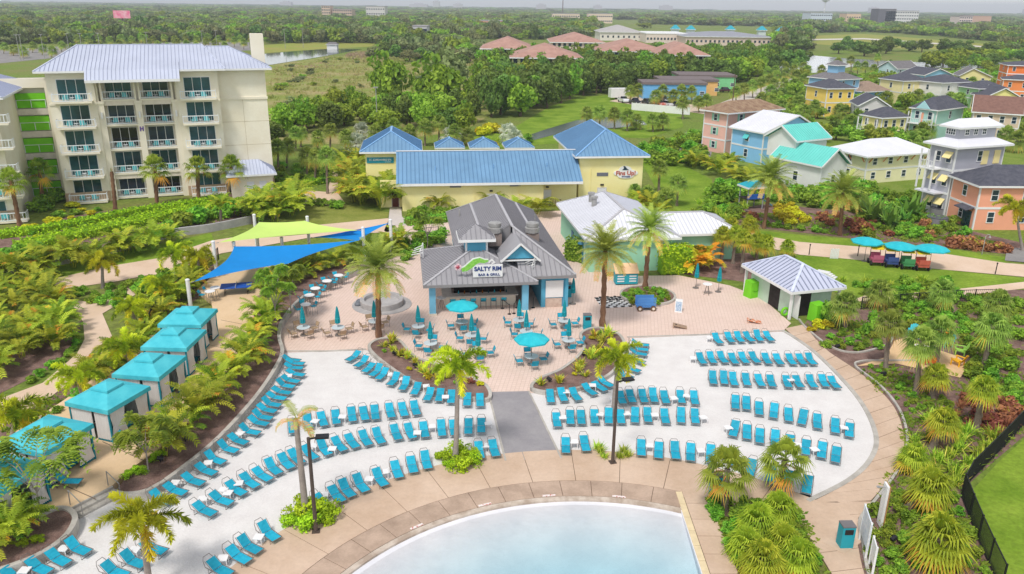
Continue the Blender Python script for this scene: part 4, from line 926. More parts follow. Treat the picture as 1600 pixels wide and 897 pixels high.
# nearer hotel wing at the left edge
wx, wy = G(34, 345); lw = thing('hotel_wing', 'cream hotel wing with stacked white balconies at the left edge', 'hotel wing', (wx, wy, 0), rad(21))
MB().box(-12, -.4, 0, 18, -.4, 15.0).build('wall', m_hot, lw)
MB().box(-12, -.35, -.08, -.003, 0, 1.4).build('stone_base', m_hstone, lw)
roof(lw, -12, -.4, 0, 18, 15.1, 2.6, 'y', 4, 4, m_hroof, .55, over=1.1, caps=m_hroof)
for fl_ in range(5):
    z = .35 + fl_ * 2.95
    s = MB(); s.box(-4.6, .9, -1.5, -.003, z - .2, z); s = s.build('balcony_slab', m_hot2, lw); railing(s, -4.5, .85, -1.45, 0, z)
    window(lw, 'F', -3.9, z + .05, 2.6, 2.3, 0, 3, 1, m_white, m_glass_t, split=True, name='balcony_door')
    for dx in (-2.9, -1.5):
        c = thing('balcony_chair', 'aqua chair on the %s floor balcony of the wing at the left edge, %s one' % (FLN[fl_], 'left' if dx < -2 else 'right'), 'chair', to_world(lw, dx, -.7, z), rad(21) + PI, 'wing balcony chairs'); obj('seat', acm, c); obj('legs', alg, c)

# ---------------------------------------------------------------- holiday cottages on the right
def WM(n, rgb): return M('paint_' + n, rgb, .8, var=.04, scale=.6)
m_shg = M('charcoal_shingles', (78, 80, 92), .85, rgb2=(98, 98, 108), scale=1.5, fine=.25)
m_shb = M('brown_shingles', (128, 94, 84), .85, rgb2=(146, 110, 98), scale=1.5, fine=.25)
m_sht = M('tan_shingles', (172, 148, 130), .85, rgb2=(150, 128, 112), scale=1.5, fine=.25)
m_shgr = M('grey_shingles', (134, 130, 132), .85, rgb2=(116, 112, 114), scale=1.5, fine=.25)
m_thatch = M('thatch', (150, 118, 96), .95, rgb2=(184, 156, 128), scale=1.0, fine=.45, bump=.8)
m_rteal = M('teal_metal_roof', (112, 206, 196), .4, var=.05, scale=.5)
m_rwh2 = M('bright_metal_roof', (226, 226, 234), .4, var=.04, scale=.5)
def balcony(h, face, u0, u1, z, out=1.3, roofed=False, posts=True, ztop=None):
    """timber balcony with white rail and posts on the left ('L') or front face"""
    s = MB(); r = MB(); n = max(2, int((u1 - u0) / .35))
    def bx(mb, a0, a1, o0, o1, z0, z1):
        if face == 'F': mb.box(a0, a1, -o1, -o0, z0, z1)
        else: mb.box(-o1, -o0, a0, a1, z0, z1)
    bx(s, u0, u1, .05, out, z - .15, z); s = s.build('balcony', m_white, h)
    bx(r, u0, u1, out - .08, out - .02, z + .95, z + 1.02)
    for i in range(n + 1): a = u0 + (u1 - u0) * i / n; bx(r, a - .03, a + .03, out - .07, out - .03, z, z + .95)
    r.build('railing', m_white, s)
    if posts:
        for a in (u0 + .1, (u0 + u1) / 2, u1 - .1): p = MB(); bx(p, a - .09, a + .09, out - .2, out - .02, z - (2.8 if z > 2 else z), ztop or z + 2.4); p.build('post', m_white, s)
    return s
def awnings(h, lst, m):
    for face, u, z, w_ in lst:
        a = MB()
        if face == 'F': a.add([(u, -.05, z), (u + w_, -.05, z), (u + w_, -.7, z - .75), (u, -.7, z - .75), (u, -.05, z - .06), (u + w_, -.05, z - .06), (u + w_, -.7, z - .81), (u, -.7, z - .81)], [(0, 3, 2, 1), (4, 5, 6, 7), (3, 7, 6, 2), (0, 4, 7, 3), (1, 2, 6, 5)])
        else: a.add([(-.05, u, z), (-.05, u + w_, z), (-.7, u + w_, z - .75), (-.7, u, z - .75), (-.05, u, z - .06), (-.05, u + w_, z - .06), (-.7, u + w_, z - .81), (-.7, u, z - .81)], [(0, 1, 2, 3), (7, 6, 5, 4), (3, 2, 6, 7), (0, 3, 7, 4), (1, 5, 6, 2)])
        a.build('shutter_awning', m, h)
m_mint2 = WM('mint', (150, 206, 180)); m_lem = WM('lemon_shutter', (240, 224, 160)); m_coral = WM('coral', (240, 168, 138))
CG = 'holiday cottages'
h = corner_house('cottage', 'pink cottage with thatched roof and mint shutters', (1138, 178), (1096, 171), (1224, 170), 7.6, WM('pink', (236, 186, 170)), m_thatch, ('hip', 1.7), (1, 2), (2, 2), shutters=m_mint2, fl_h=2.6, group=CG, over=.7)
h = corner_house('cottage', 'sky blue cottage with white metal gable roof beside the pink one', (1194, 209), (1162, 204), (1284, 202), 5.6, WM('sky_blue', (140, 196, 238)), m_rwh2, ('gy', 2.6, .6), (1, 2), (2, 2), group=CG, ribs=.5, d_fix=8.5)
awnings(h, [('L', 3.2, 5.0, 1.2)], M('teal_awning', (90, 196, 196), .6))
h = corner_house('cottage', 'white cottage with stepped teal metal roofs', (1285, 262), (1233, 251), (1330, 256), 4.2, WM('white', (226, 226, 222)), m_rteal, ('gy', 2.4), (1, 1), (1, 1), group=CG, ribs=.5, d_fix=10)
MB().box(1.5, h['w'] + 3, 6.5, 12, 4.0, 7.0).build('upper_wall', WM('white', (226, 226, 222)), h); roof(h, 1.5, h['w'] + 3, 6.5, 12, 7.0, 2.0, 'x', 0, 0, m_rteal, .5, over=.5, name='upper_roof'); gable_wall(h, 6.5, 12, 1.5, 7.0, 1.7, WM('white', (226, 226, 222)), axis='x')
h = corner_house('cottage', 'cream single storey cottage with white hip roof and orange brackets', (1356, 246), (1304, 231), (1452, 236), 4.4, WM('cream', (238, 232, 190)), m_rwh2, ('hip', 1.9), (1, 1), (4, 1), group=CG, over=.8)
m_orb = WM('orange_bracket', (214, 128, 76)); b = MB()
for i in range(5): b.bar((.4 + i * h['w'] / 4.4, -.05, 3.4), (.4 + i * h['w'] / 4.4, -.7, 4.25), .12)
for i in range(3): b.bar((-.05, .5 + i * h['d'] / 2.6, 3.4), (-.7, .5 + i * h['d'] / 2.6, 4.25), .12)
b.build('brackets', m_orb, h, kind='stuff')
he5 = top_z(1476, 342, 1497, 232)
h = corner_house('cottage', 'tall grey cottage with white roof, lantern storey and lemon shutters', (1497, 232), (1432, 223), (1600, 229), he5, WM('grey', (178, 178, 188)), m_rwh2, ('hip', 1.2), (0, 3), (1, 3), group=CG, over=.7, fl_h=3.0, win_w=.9)
w5, d5, e5 = h['w'], h['d'], h['he']
MB().box(1.0, w5 - 1.0, 1.0, d5 - 1.0, e5 - .2, e5 + 2.4).build('lantern_wall', WM('grey', (178, 178, 188)), h); roof(h, 1.0, w5 - 1, 1.0, d5 - 1, e5 + 2.45, .9, 'x' if w5 > d5 else 'y', min(w5, d5) / 2 - .8, min(w5, d5) / 2 - .8, m_rwh2, 0, over=.6, name='lantern_roof')
for i in range(3): window(h, 'L', 1.5 + i * (d5 - 3) / 3, e5 + 1.25, .8, .85, 1.0, 2, 2); window(h, 'F', 2.0 + i * (w5 - 4) / 3, e5 + 1.25, .8, .85, 1.0, 2, 2)
for k in range(3):
    for i in range(2): u = d5 * (.12 + .42 * i); window(h, 'L', u, e5 * k / 3 + .9, .9, 1.4)
awnings(h, [('L', d5 * (.12 + .42 * i) - .15, e5 * k / 3 + 2.4, 1.2) for k in range(3) for i in range(2) if (k, i) != (2, 1)], m_lem)
for u in (w5 * .55, w5 * .8): MB().box(u, u + 1.1, -.08, -.003, e5 * 2 / 3 + .6, e5 * 2 / 3 + 2.4).build('storm_shutter', m_lem, h)
balcony(h, 'L', d5 * .45, d5 + .2, e5 * 2 / 3, 1.5); 
MB().box(-1.6, -.05, d5 * .2, d5, e5 / 3 - .1, e5 / 3 + .12).build('porch_roof', m_rwh2, h)
he6 = top_z(1517.5, 361, 1530.5, 292)
h = corner_house('cottage', 'coral orange cottage with charcoal hip roof at the right edge', (1530.5, 292), (1488, 274), (1645, 291), he6, m_coral, m_shg, ('hip', 2.0), (1, 2), (3, 2), group=CG, over=.5, w_fix=13)
MB().slab([(-1.1, h['d'] * .05, 2.5), (-.02, h['d'] * .05, 2.8), (-.02, h['d'] * .5, 2.8), (-1.1, h['d'] * .5, 2.5)], .1).build('door_canopy', m_shg, h); MB().box(-.06, -.003, h['d'] * .12, h['d'] * .42, .05, 2.2).build('glass_door', m_glass_t, h)
h = corner_house('cottage', 'sea green cottage with coral doors on stacked balconies', (1467, 173), (1421, 168), (1510, 167), 6.2, WM('sea_green', (168, 208, 200)), m_shg, ('hip', 2.3), (2, 2), (1, 2), group=CG, win_h=2.0)
for z in (.4, 3.2): balcony(h, 'L', 0, h['d'], z, 1.4)
gable_wall(h, h['d'] * .25, h['d'] * .8, -.6, 6.3, 1.6, WM('pale_blue', (170, 214, 220)), axis='x')
for z in (.5, 3.3): MB().box(-.06, -.003, h['d'] * .5, h['d'] * .62, z, z + 2.1).build('coral_door', m_coral, h)
h = corner_house('cottage', 'yellow cottage with charcoal roof and white porch left of the sea green one', (1379, 185), (1343, 179), (1423, 183), 5.6, WM('yellow', (238, 226, 150)), m_shg, ('hip', 1.7), (2, 2), (3, 2), group=CG); balcony(h, 'L', 0, h['d'], 2.9, 1.3)
corner_house('cottage', 'pale grey gabled cottage with dark roof behind the yellow porch one', (1341, 166), (1332, 163), (1394, 168), 5.0, WM('pale_grey', (210, 206, 206)), m_shg, ('gy', 2.2), (1, 1), (2, 2), group=CG, d_fix=10)
h = corner_house('cottage', 'golden yellow cottage with dark hip roof among palms', (1292, 139), (1284, 137), (1337, 138), 7.0, WM('golden', (248, 214, 110)), m_shg, ('hip', 1.9), (1, 2), (3, 2), group=CG, d_fix=10)
h = corner_house('cottage', 'light blue cottage with grey roof and small square cupola', (1310, 125), (1303, 124), (1345, 123), 7.5, WM('light_blue', (140, 186, 220)), m_shgr, ('hip', 2.0), (1, 2), (2, 2), group=CG, d_fix=11); MB().box(h['w'] * .32, h['w'] * .66, 3, 6.5, 8, 11.2).build('cupola', WM('light_blue', (140, 186, 220)), h); roof(h, h['w'] * .32, h['w'] * .66, 3, 6.5, 11.2, 1.2, 'y', 1.8, 1.8, m_shgr, over=.5, name='cupola_roof')
corner_house('cottage', 'low blue cottage with tan hip roof in front of the light blue one', (1352, 144), (1344, 143), (1393, 142), 4.2, WM('mid_blue', (130, 186, 220)), m_sht, ('hip', 2.4), (1, 1), (3, 1), group=CG, d_fix=10)
h = corner_house('cottage', 'cream cottage with charcoal roof and arched double balconies', (1412, 127), (1404, 126), (1454, 126), 6.6, WM('cream_yellow', (240, 226, 170)), m_shg, ('hip', 1.8), (1, 2), (2, 2), group=CG, d_fix=10); balcony(h, 'F', h['w'] * .35, h['w'], 3.2, .8); balcony(h, 'F', h['w'] * .35, h['w'], .3, .8)
h = corner_house('cottage', 'white cottage with charcoal roof, wide balconies and one teal shutter', (1473, 130), (1465, 129), (1518, 128), 6.6, WM('warm_white', (232, 228, 222)), m_shg, ('hip', 1.8), (1, 2), (2, 2), group=CG, d_fix=10, shutters=None); balcony(h, 'F', h['w'] * .3, h['w'], 3.2, .8); balcony(h, 'F', h['w'] * .3, h['w'], .3, .8)
corner_house('cottage', 'blue gabled cottage with white trim in the back row', (1445, 118), (1440, 117), (1487, 117), 6.0, WM('blue_gable', (150, 204, 232)), m_shg, ('gy', 2.0), (1, 2), (2, 2), group=CG, d_fix=11)
corner_house('cottage', 'weathered cottage with grey shingle roof at the back beside the lagoon', (1402, 108), (1395, 107), (1434, 107), 4.8, WM('pale_teal', (190, 214, 220)), m_shgr, ('gx', 2.6), (1, 1), (3, 1), group=CG, d_fix=10)
corner_house('cottage', 'cream gabled cottage with white porch roof in the back row', (1498, 119), (1493, 118), (1552, 121), 5.0, WM('straw', (236, 226, 160)), m_shgr, ('gy', 2.6, .4), (1, 1), (2, 1), group=CG, d_fix=11)
corner_house('cottage', 'green cottage with charcoal hip roof next to the yellow gable', (1530, 139), (1521, 137), (1572, 138), 5.6, WM('leaf_green', (160, 206, 150)), m_shg, ('hip', 1.8), (1, 2), (2, 2), group=CG, d_fix=9)
corner_house('cottage', 'yellow gabled cottage with charcoal roof in front of the orange one', (1541, 152), (1536, 151), (1597, 153), 4.0, WM('butter', (240, 228, 150)), m_shg, ('gy', 2.4), (1, 1), (2, 1), group=CG, d_fix=9)
h = corner_house('cottage', 'tan cottage with wide brown shingle roof behind the grey one', (1518, 175), (1508, 172), (1600, 181), 5.8, WM('tan', (214, 192, 168)), m_shb, ('gx', 3.0), (1, 2), (4, 2), group=CG, d_fix=12)
h = corner_house('cottage', 'bright orange three storey cottage at the top right edge', (1574, 102), (1566, 100), (1640, 104), 10.2, WM('bright_orange', (240, 130, 60)), m_shg, ('hip', 1.0), (1, 3), (3, 3), group=CG, d_fix=12)
corner_house('cottage', 'orange cottage with small charcoal porch roof below the bright orange one', (1566, 124), (1552, 122), (1640, 128), 6.6, WM('orange_low', (236, 140, 80)), m_shg, ('hip', 1.2), (1, 2), (3, 2), group=CG, d_fix=8)
# ================================================================ vegetation: prototypes
def rnd(a, b): return random.uniform(a, b)
def leaflet(mb, p, d, nrm, L, wd, droop, tone):
    """narrow two-step leaf: p base, d direction, nrm normal"""
    s = d.cross(nrm)
    if s.length < 1e-4: s = Vector((1, 0, 0))
    s.normalize(); q = p + d * (L * .5); t = p + d * L + Vector((0, 0, -droop * L))
    mb.add([tuple(p - s * wd * .35), tuple(p + s * wd * .35), tuple(q + s * wd * .5), tuple(q - s * wd * .5), tuple(t)], [(0, 1, 2, 3), (3, 2, 4)], tone)
def frond(mb, base, az, elev, L, droop, n, ll, lw, tone, vee=.35, plume=False, stem_w=.03, start=.12, sweep=.55):
    p = Vector(base); h = Vector((math.cos(az), math.sin(az), 0)); side = Vector((-math.sin(az), math.cos(az), 0)); steps = 10; pts = [p.copy()]; dirs = []
    for i in range(steps):
        e = elev - droop * ((i + .5) / steps) ** 1.3; d = h * math.cos(e) + Vector((0, 0, math.sin(e))); dirs.append(d); p = p + d * (L / steps); pts.append(p.copy())
    dirs.append(dirs[-1])
    for i in range(steps):
        w0 = stem_w * (1 - .8 * i / steps); w1 = stem_w * (1 - .8 * (i + 1) / steps); a, b = pts[i], pts[i + 1]
        mb.add([tuple(a - side * w0), tuple(a + side * w0), tuple(b + side * w1), tuple(b - side * w1)], [(0, 1, 2, 3)], tone)
    for k in range(n):
        t = start + (1 - start) * (k + .5) / n; i = min(int(t * steps), steps - 1); f = t * steps - i
        q = pts[i] * (1 - f) + pts[i + 1] * f; T = dirs[i]; up_ = side.cross(T).normalized()
        if up_.z < 0: up_ = -up_
        ln = ll * (1.0 - .55 * abs(t - .45) ** 1.2 / .5) * rnd(.85, 1.1)
        if plume:
            for j in range(5):
                a = rnd(0, 2 * PI); dv = (side * math.cos(a) + up_ * math.sin(a)) * .85 + T * rnd(.35, .7); dv.normalize(); leaflet(mb, q, dv, T, ln, lw, .12, min(1, max(0, tone + rnd(-.12, .12))))
        else:
            for sg_ in (-1, 1):
                dv = side * sg_ + T * sweep + up_ * (vee * rnd(.6, 1.2)); dv.normalize(); leaflet(mb, q, dv, up_, ln, lw, .25 * rnd(.6, 1.4), min(1, max(0, tone + rnd(-.1, .1))))
def fan(mb, base, az, elev, pet, Rf, tone, nseg=18, droop=.62):
    h = Vector((math.cos(az), math.sin(az), 0)); d = h * math.cos(elev) + Vector((0, 0, math.sin(elev))); side = Vector((-math.sin(az), math.cos(az), 0)); up_ = d.cross(side)
    if up_.z < 0: up_ = -up_
    b = Vector(base); hub = b + d * pet + Vector((0, 0, -.08 * pet))
    mb.add([tuple(b - side * .02), tuple(b + side * .02), tuple(hub + side * .02), tuple(hub - side * .02)], [(0, 1, 2, 3)], tone)
    for k in range(nseg):
        a = -2.1 + 4.2 * (k + .5) / nseg; dv = d * math.cos(a) + side * math.sin(a) + up_ * .12; dv.normalize(); L = Rf * (1 - .22 * abs(a) / 2.1) * rnd(.9, 1.08)
        leaflet(mb, hub, dv, up_, L, Rf * .085, droop * rnd(.5, 1.4), min(1, max(0, tone + rnd(-.1, .1))))
def fan_crown(n, pet, Rf, dead=.12, top=85, bot=-50):
    mb = MB()
    for i in range(n):
        f = (i + .5) / n; el = rad(top + (bot - top) * f); az = i * 2.39996 + rnd(-.2, .2)
        tone = .95 if (f > 1 - dead) else rnd(.05, .75); fan(mb, (0, 0, -.25 * f), az, el + rnd(-.12, .12), pet * rnd(.8, 1.1), Rf * rnd(.85, 1.1), tone)
    return mb
def pin_crown(n, L, ll, lw, nl, top=86, bot=-25, droop=.9, dead=.15, plume=False, vee=.35, stem_w=.03):
    mb = MB()
    for i in range(n):
        f = (i + .5) / n; el = rad(top + (bot - top) * f); az = i * 2.39996 + rnd(-.15, .15)
        tone = rnd(.88, .98) if f > 1 - dead else rnd(.05, .78); frond(mb, (0, 0, -.15 * f), az, el, L * rnd(.85, 1.08), droop * rnd(.7, 1.25), nl, ll, lw, tone, vee, plume, stem_w)
    return mb
def areca(n, L, spread_=.5, acc=.05):
    mb = MB()
    for i in range(n):
        az = rnd(0, 2 * PI); r = rnd(0, spread_); b = (r * math.cos(az), r * math.sin(az), rnd(0, .5)); a2 = az + rnd(-.5, .5)
        frond(mb, b, a2, rad(rnd(58, 88)), L * rnd(.75, 1.1), rnd(1.1, 2.3), 13, .56, .10, rnd(.88, .98) if random.random() < acc else rnd(.05, .8), .3, stem_w=.022, start=.3)
    return mb
def clump_crown(nl, per, size, flat_=.8, seed=1, top_bias=.15, spread_=.72, gaps=0.0):
    """broad-leaved crown in the unit ball: many small leaf-clump faces on uneven lobes"""
    rs = np.random.RandomState(seed); mb = MB()
    for l in range(nl):
        v = rs.normal(size=3); v /= np.linalg.norm(v); r = rs.rand() ** .5 * spread_; c = v * r; c[2] = c[2] * flat_; lr = rs.uniform(.24, .46)
        lt = rs.rand() * .5
        for k in range(per):
            d = rs.normal(size=3); d[2] += top_bias; d /= np.linalg.norm(d); p = c + d * lr * rs.uniform(.65, 1.08) * np.array((1, 1, flat_))
            nr = d + rs.normal(size=3) * .55; nr /= np.linalg.norm(nr); a = np.cross(nr, rs.normal(size=3)); a /= np.linalg.norm(a) + 1e-9; b = np.cross(nr, a); s = size * rs.uniform(.6, 1.25)
            pts = []
            for q in range(5):
                t = 2 * PI * q / 5 + rs.uniform(-.25, .25); rr = s * rs.uniform(.6, 1.15); z = nr * rs.uniform(-.25, .25) * s
                pts.append(tuple(p + a * rr * math.cos(t) + b * rr * math.sin(t) * .75 + z))
            mb.add(pts, [(0, 1, 2, 3, 4)], float(np.clip(lt + rs.rand() * .5, 0, 1)))
    return mb
def tuft(n, L, wd, spread_, seed=3, elev=(40, 88), droop=.5):
    mb = MB(); rs = np.random.RandomState(seed)
    for i in range(n):
        az = rs.rand() * 2 * PI; e = rad(rs.uniform(*elev)); r = spread_ * rs.rand() ** .5 * .5; a0 = rs.rand() * 2 * PI
        b = Vector((r * math.cos(a0), r * math.sin(a0), 0)); d = Vector((math.cos(az) * math.cos(e), math.sin(az) * math.cos(e), math.sin(e)))
        leaflet(mb, b, d, Vector((-math.sin(az), math.cos(az), 0)).cross(d), L * rs.uniform(.6, 1.1), wd, droop * rs.rand(), float(rs.rand()))
    return mb
L_pal = leaf_mat('palm_green', (92, 125, 35), (188, 209, 74), (245, 185, 72), .84)
L_date = leaf_mat('date_palm_green', (99, 123, 44), (202, 215, 98), (245, 195, 107), .86)
L_fox = leaf_mat('foxtail_green', (120, 147, 27), (235, 242, 60), (245, 229, 70), .86)
L_are = leaf_mat('areca_green', (89, 126, 24), (206, 212, 62), (234, 176, 56), .9, rnd=.2)
L_are2 = leaf_mat('golden_areca', (152, 159, 36), (245, 234, 63), (245, 173, 46), .7)
L_sab = leaf_mat('sabal_green', (92, 122, 38), (184, 204, 92), (226, 190, 84), .9, rnd=.18)
L_saby = leaf_mat('yellow_sabal_green', (120, 148, 27), (214, 222, 70), (236, 190, 70), .86, rnd=.12)
L_bis = leaf_mat('silver_palm', (141, 159, 130), (241, 242, 221), None)
L_tre = leaf_mat('tree_green', (66, 97, 41), (127, 156, 68), None, rnd=.25, hue=.025)
L_tre2 = leaf_mat('bright_tree_green', (94, 134, 37), (170, 196, 66), None, rnd=.25, hue=.03)
L_tre3 = leaf_mat('dull_tree_green', (96, 114, 66), (158, 165, 106), None, rnd=.25, hue=.03)
L_shr = leaf_mat('shrub_green', (75, 122, 33), (167, 209, 68), None, rnd=.25, hue=.03)
L_yel = leaf_mat('croton_yellow', (178, 168, 27), (245, 242, 58), (245, 173, 46), .85)
L_red = leaf_mat('cordyline_red', (112, 61, 54), (202, 135, 98), (190, 173, 70), .85)
L_hed = leaf_mat('hedge_green', (92, 137, 22), (202, 234, 46), None, rnd=.12)
L_dry = leaf_mat('dry_reed', (152, 130, 92), (233, 207, 151), (151, 161, 82), .8)
L_gra = leaf_mat('grass_tuft', (111, 151, 36), (212, 234, 82), (241, 222, 105), .9)
m_bark = M('palm_bark', (138, 122, 108), .95, rgb2=(168, 152, 138), scale=3, fine=.45, bump=.8, coord='obj')
m_barkr = M('date_palm_bark', (128, 92, 72), .95, rgb2=(170, 130, 100), scale=3, fine=.5, bump=1.0, coord='obj')
m_barkg = M('grey_palm_bark', (150, 140, 134), .9, rgb2=(172, 160, 152), scale=2, fine=.2, coord='obj', stretch=(1, 1, 8))
m_wood = M('tree_bark', (104, 88, 72), .95, var=.2, scale=2, coord='obj')
def trunk_mesh(name, r0, r1, m, flare=1.0, rough_=0.0, n=9, seg=14):
    mb = MB(); pts = []; rs = []
    for i in range(seg + 1):
        f = i / seg; r = r0 + (r1 - r0) * f; r *= 1 + (.25 * flare * max(0, 1 - f * 7)); r *= 1 + rough_ * (1 if i % 2 else -1); pts.append((0.015 * math.sin(f * 5), .015 * math.cos(f * 4), f)); rs.append(r)
    mb.tube(pts, rs, n); return mb.mesh(name, m, True)
random.seed(5)
P_sab = [fan_crown(34, .6, .82).mesh('crown', L_sab) for _ in range(3)]
P_saby = [fan_crown(34, .5, .88, dead=.14, bot=-35).mesh('crown', L_saby) for _ in range(2)]
P_wash = [fan_crown(24, .75, .8, dead=.1, bot=-35).mesh('crown', L_pal) for _ in range(2)]
P_bis = fan_crown(24, .9, 1.15, dead=0).mesh('crown', L_bis)
P_date = [pin_crown(66, 2.6, .55, .06, 22, droop=.95, dead=.14).mesh('crown', L_date) for _ in range(2)]
P_fox = [pin_crown(13, 2.2, .52, .075, 34, top=82, bot=5, droop=2.0, dead=.12, plume=True, stem_w=.05).mesh('crown', L_fox) for _ in range(3)]
P_dead = pin_crown(7, 1.5, .4, .05, 18, top=80, bot=-10, droop=1.6, dead=.7).mesh('crown', L_date)
P_are = [areca(28, 2.5).mesh('fronds', L_are) for _ in range(4)]
P_aref = [areca(26, 2.0, acc=.3).mesh('fronds', L_are2) for _ in range(2)]
P_tree = [clump_crown(20, 80, .105, .8, s).mesh('crown', m) for s, m in ((1, L_tre), (2, L_tre2), (3, L_tre3), (4, L_tre), (5, L_tre2), (6, L_tre))]
P_farc = [clump_crown(12, 36, .17, .75, s + 20).mesh('crown', m) for s, m in ((1, L_tre), (2, L_tre2), (3, L_tre3))]
P_shr = [clump_crown(14, 62, .13, .85, s + 40, top_bias=.4).mesh('foliage', m) for s, m in ((1, L_shr), (2, L_shr), (3, L_tre2))]
P_yel = clump_crown(14, 50, .16, .85, 61, top_bias=.4).mesh('foliage', L_yel); P_red = clump_crown(12, 50, .17, .8, 62, top_bias=.4).mesh('foliage', L_red); P_hbush = clump_crown(16, 90, .085, .85, 63, top_bias=.4).mesh('foliage', L_hed)
P_gra = [tuft(90, 1.0, .05, .5, s).mesh('blades', L_gra) for s in (3, 4)]; P_redg = tuft(90, 1.0, .05, .6, 8).mesh('blades', L_red); P_dry = tuft(70, 1.0, .03, .8, 9, (55, 89), .2).mesh('blades', L_dry)
L_spk = leaf_mat('spiky_plant', (104, 145, 33), (241, 242, 93), (245, 185, 70), .9)
P_spk = [tuft(46, 1.0, .11, .3, s, (30, 85), .35).mesh('leaves', L_spk) for s in (11, 12)]
L_bop = leaf_mat('banana_leaf', (73, 117, 41), (151, 195, 82), (228, 234, 128), .92); P_bop = tuft(30, 1.0, .24, .3, 15, (45, 85), .45).mesh('leaves', L_bop)
T_sab = trunk_mesh('trunk', .19, .16, m_bark, 1.0, .12); T_date = trunk_mesh('trunk', .24, .21, m_barkr, 1.2, .12); T_fox = trunk_mesh('trunk', .17, .11, m_barkg, 1.4, .0); T_tree = trunk_mesh('trunk', .28, .16, m_wood, 1.5)
SPINE = []
def palm(name, bx, by, cx, cy, crowns, trunk, cs, z0=0.0, tk=1.0, hmax=None):
    x, y = G(bx, by, z0); h = max(.35, top_z(bx, by, cx, cy, z0) - z0)
    if hmax: h = min(h, hmax)
    o = thing(name, 'palm', 'palm tree', (x, y, z0), rnd(0, 6.28))
    lean = Matrix.Rotation(-o.rotation_euler[2], 3, 'Z') @ Vector(((cx - scrx(x, y, z0 + h)) / FPX * math.hypot(x, y), 0, 0))
    tr_ = obj('trunk', trunk, o, scale=(tk, tk, h)); ax_ = Vector((lean.x, lean.y, h)); tr_.rotation_euler = Vector((0, 0, 1)).rotation_difference(ax_.normalized()).to_euler()
    obj('crown', random.choice(crowns), o, (lean.x, lean.y, h), rnd(0, 6.28), scale=cs * rnd(.94, 1.06)); return o
def plant(name, px, py, mesh, part, s, z0=0.0, sz=None, cat='shrub', stem=False, h0=0.0):
    x, y = G(px, py, z0); return plant_w(name, x, y, mesh, part, s, z0, sz, cat, h0)
def plant_w(name, x, y, mesh, part, s, z0=0.0, sz=None, cat='shrub', h0=0.0):
    o = thing(name, 'plant', cat, (x, y, z0), rnd(0, 6.28)); obj(part, mesh, o, (0, 0, h0), scale=(s, s, sz or s)); return o
def tree_w(x, y, r, h, mesh, name='tree', z0=0.0):
    o = thing(name, 'tree', 'tree', (x, y, z0), rnd(0, 6.28)); rz_ = (h * .5) * rnd(.9, 1.1)
    obj('trunk', T_tree, o, scale=(max(.5, r * .22), max(.5, r * .22), h * .55)); obj('crown', mesh, o, (0, 0, h - rz_), scale=(r, r * rnd(.85, 1.1), rz_)); return o
def fill(poly_px, n, mind, seed, z=0.0, px_poly=True):
    """points spread in a surveyed outline, no two closer than mind metres"""
    rs = np.random.RandomState(seed); poly = [G(*p, z) for p in poly_px]; xs = [p[0] for p in poly]; ys = [p[1] for p in poly]; out = []; tries = 0
    while len(out) < n and tries < n * 60:
        tries += 1; x = rs.uniform(min(xs), max(xs)); y = rs.uniform(min(ys), max(ys))
        if inside(poly, x, y) and all((x - a) ** 2 + (y - b) ** 2 > mind * mind for a, b in out): out.append((x, y))
    return out
def along(px_line, step, z=0.0, jit=0.0, seed=1):
    rs = np.random.RandomState(seed); return [(p[0] + rs.uniform(-jit, jit), p[1] + rs.uniform(-jit, jit)) for p in resample([G(*p, z) for p in px_line], step)]
def leafy_box(mb, rs, a, b, w_, h_, z0, size, dens):
    """leaves over the faces of a clipped hedge between two ground points"""
    A, B = np.array(a, float), np.array(b, float); d = B - A; L = np.linalg.norm(d); d /= L; s = np.array((-d[1], d[0])); n = int(dens * L * (w_ + 2 * h_))
    for k in range(n):
        u = rs.rand() * (w_ + 2 * h_); t = rs.uniform(-.1, L + .1)
        if u < h_: o, z, nr = -w_ / 2, u, np.array((-s[0], -s[1], .3))
        elif u < h_ + w_: o, z, nr = u - h_ - w_ / 2, h_, np.array((0, 0, 1.))
        else: o, z, nr = w_ / 2, u - h_ - w_, np.array((s[0], s[1], .3))
        q = A + d * t + s * o; p = np.array((q[0], q[1], z0 + z)) + rs.normal(size=3) * size * .5; nr = nr + rs.normal(size=3) * .5; nr /= np.linalg.norm(nr); e = np.cross(nr, rs.normal(size=3)); e /= np.linalg.norm(e) + 1e-9; f = np.cross(nr, e); r = size * rs.uniform(.6, 1.2)
        mb.add([tuple(p + e * r), tuple(p + f * r * .6), tuple(p - e * r), tuple(p - f * r * .6)], [(0, 1, 2, 3)], float(rs.rand()))
def hedge(line, w_, h_, m, label, size=.16, dens=34, z0=0.0, name='hedge', seed=1, world=False):
    P = line if world else [G(*p, z0) for p in line]; P = resample(P, 2.0) + [P[-1]] if len(P) > 1 else P
    o0 = P[0]; root = thing(name, label, 'hedge', (o0[0], o0[1], 0)); rs = np.random.RandomState(seed); mb = MB(); core = MB()
    for i in range(len(P) - 1):
        a = (P[i][0] - o0[0], P[i][1] - o0[1]); b = (P[i + 1][0] - o0[0], P[i + 1][1] - o0[1])
        if math.hypot(a[0] - b[0], a[1] - b[1]) < .05: continue
        leafy_box(mb, rs, a, b, w_, h_, z0, size, dens); core.bar((a[0], a[1], z0 + h_ * .46), (b[0], b[1], z0 + h_ * .46), w_ * .8, h_ * .84)
    core.t = [.3] * len(core.f); mb.build('leaves', m, root); core.build('inner_growth', m, root); return root
# ================================================================ planting
random.seed(21)
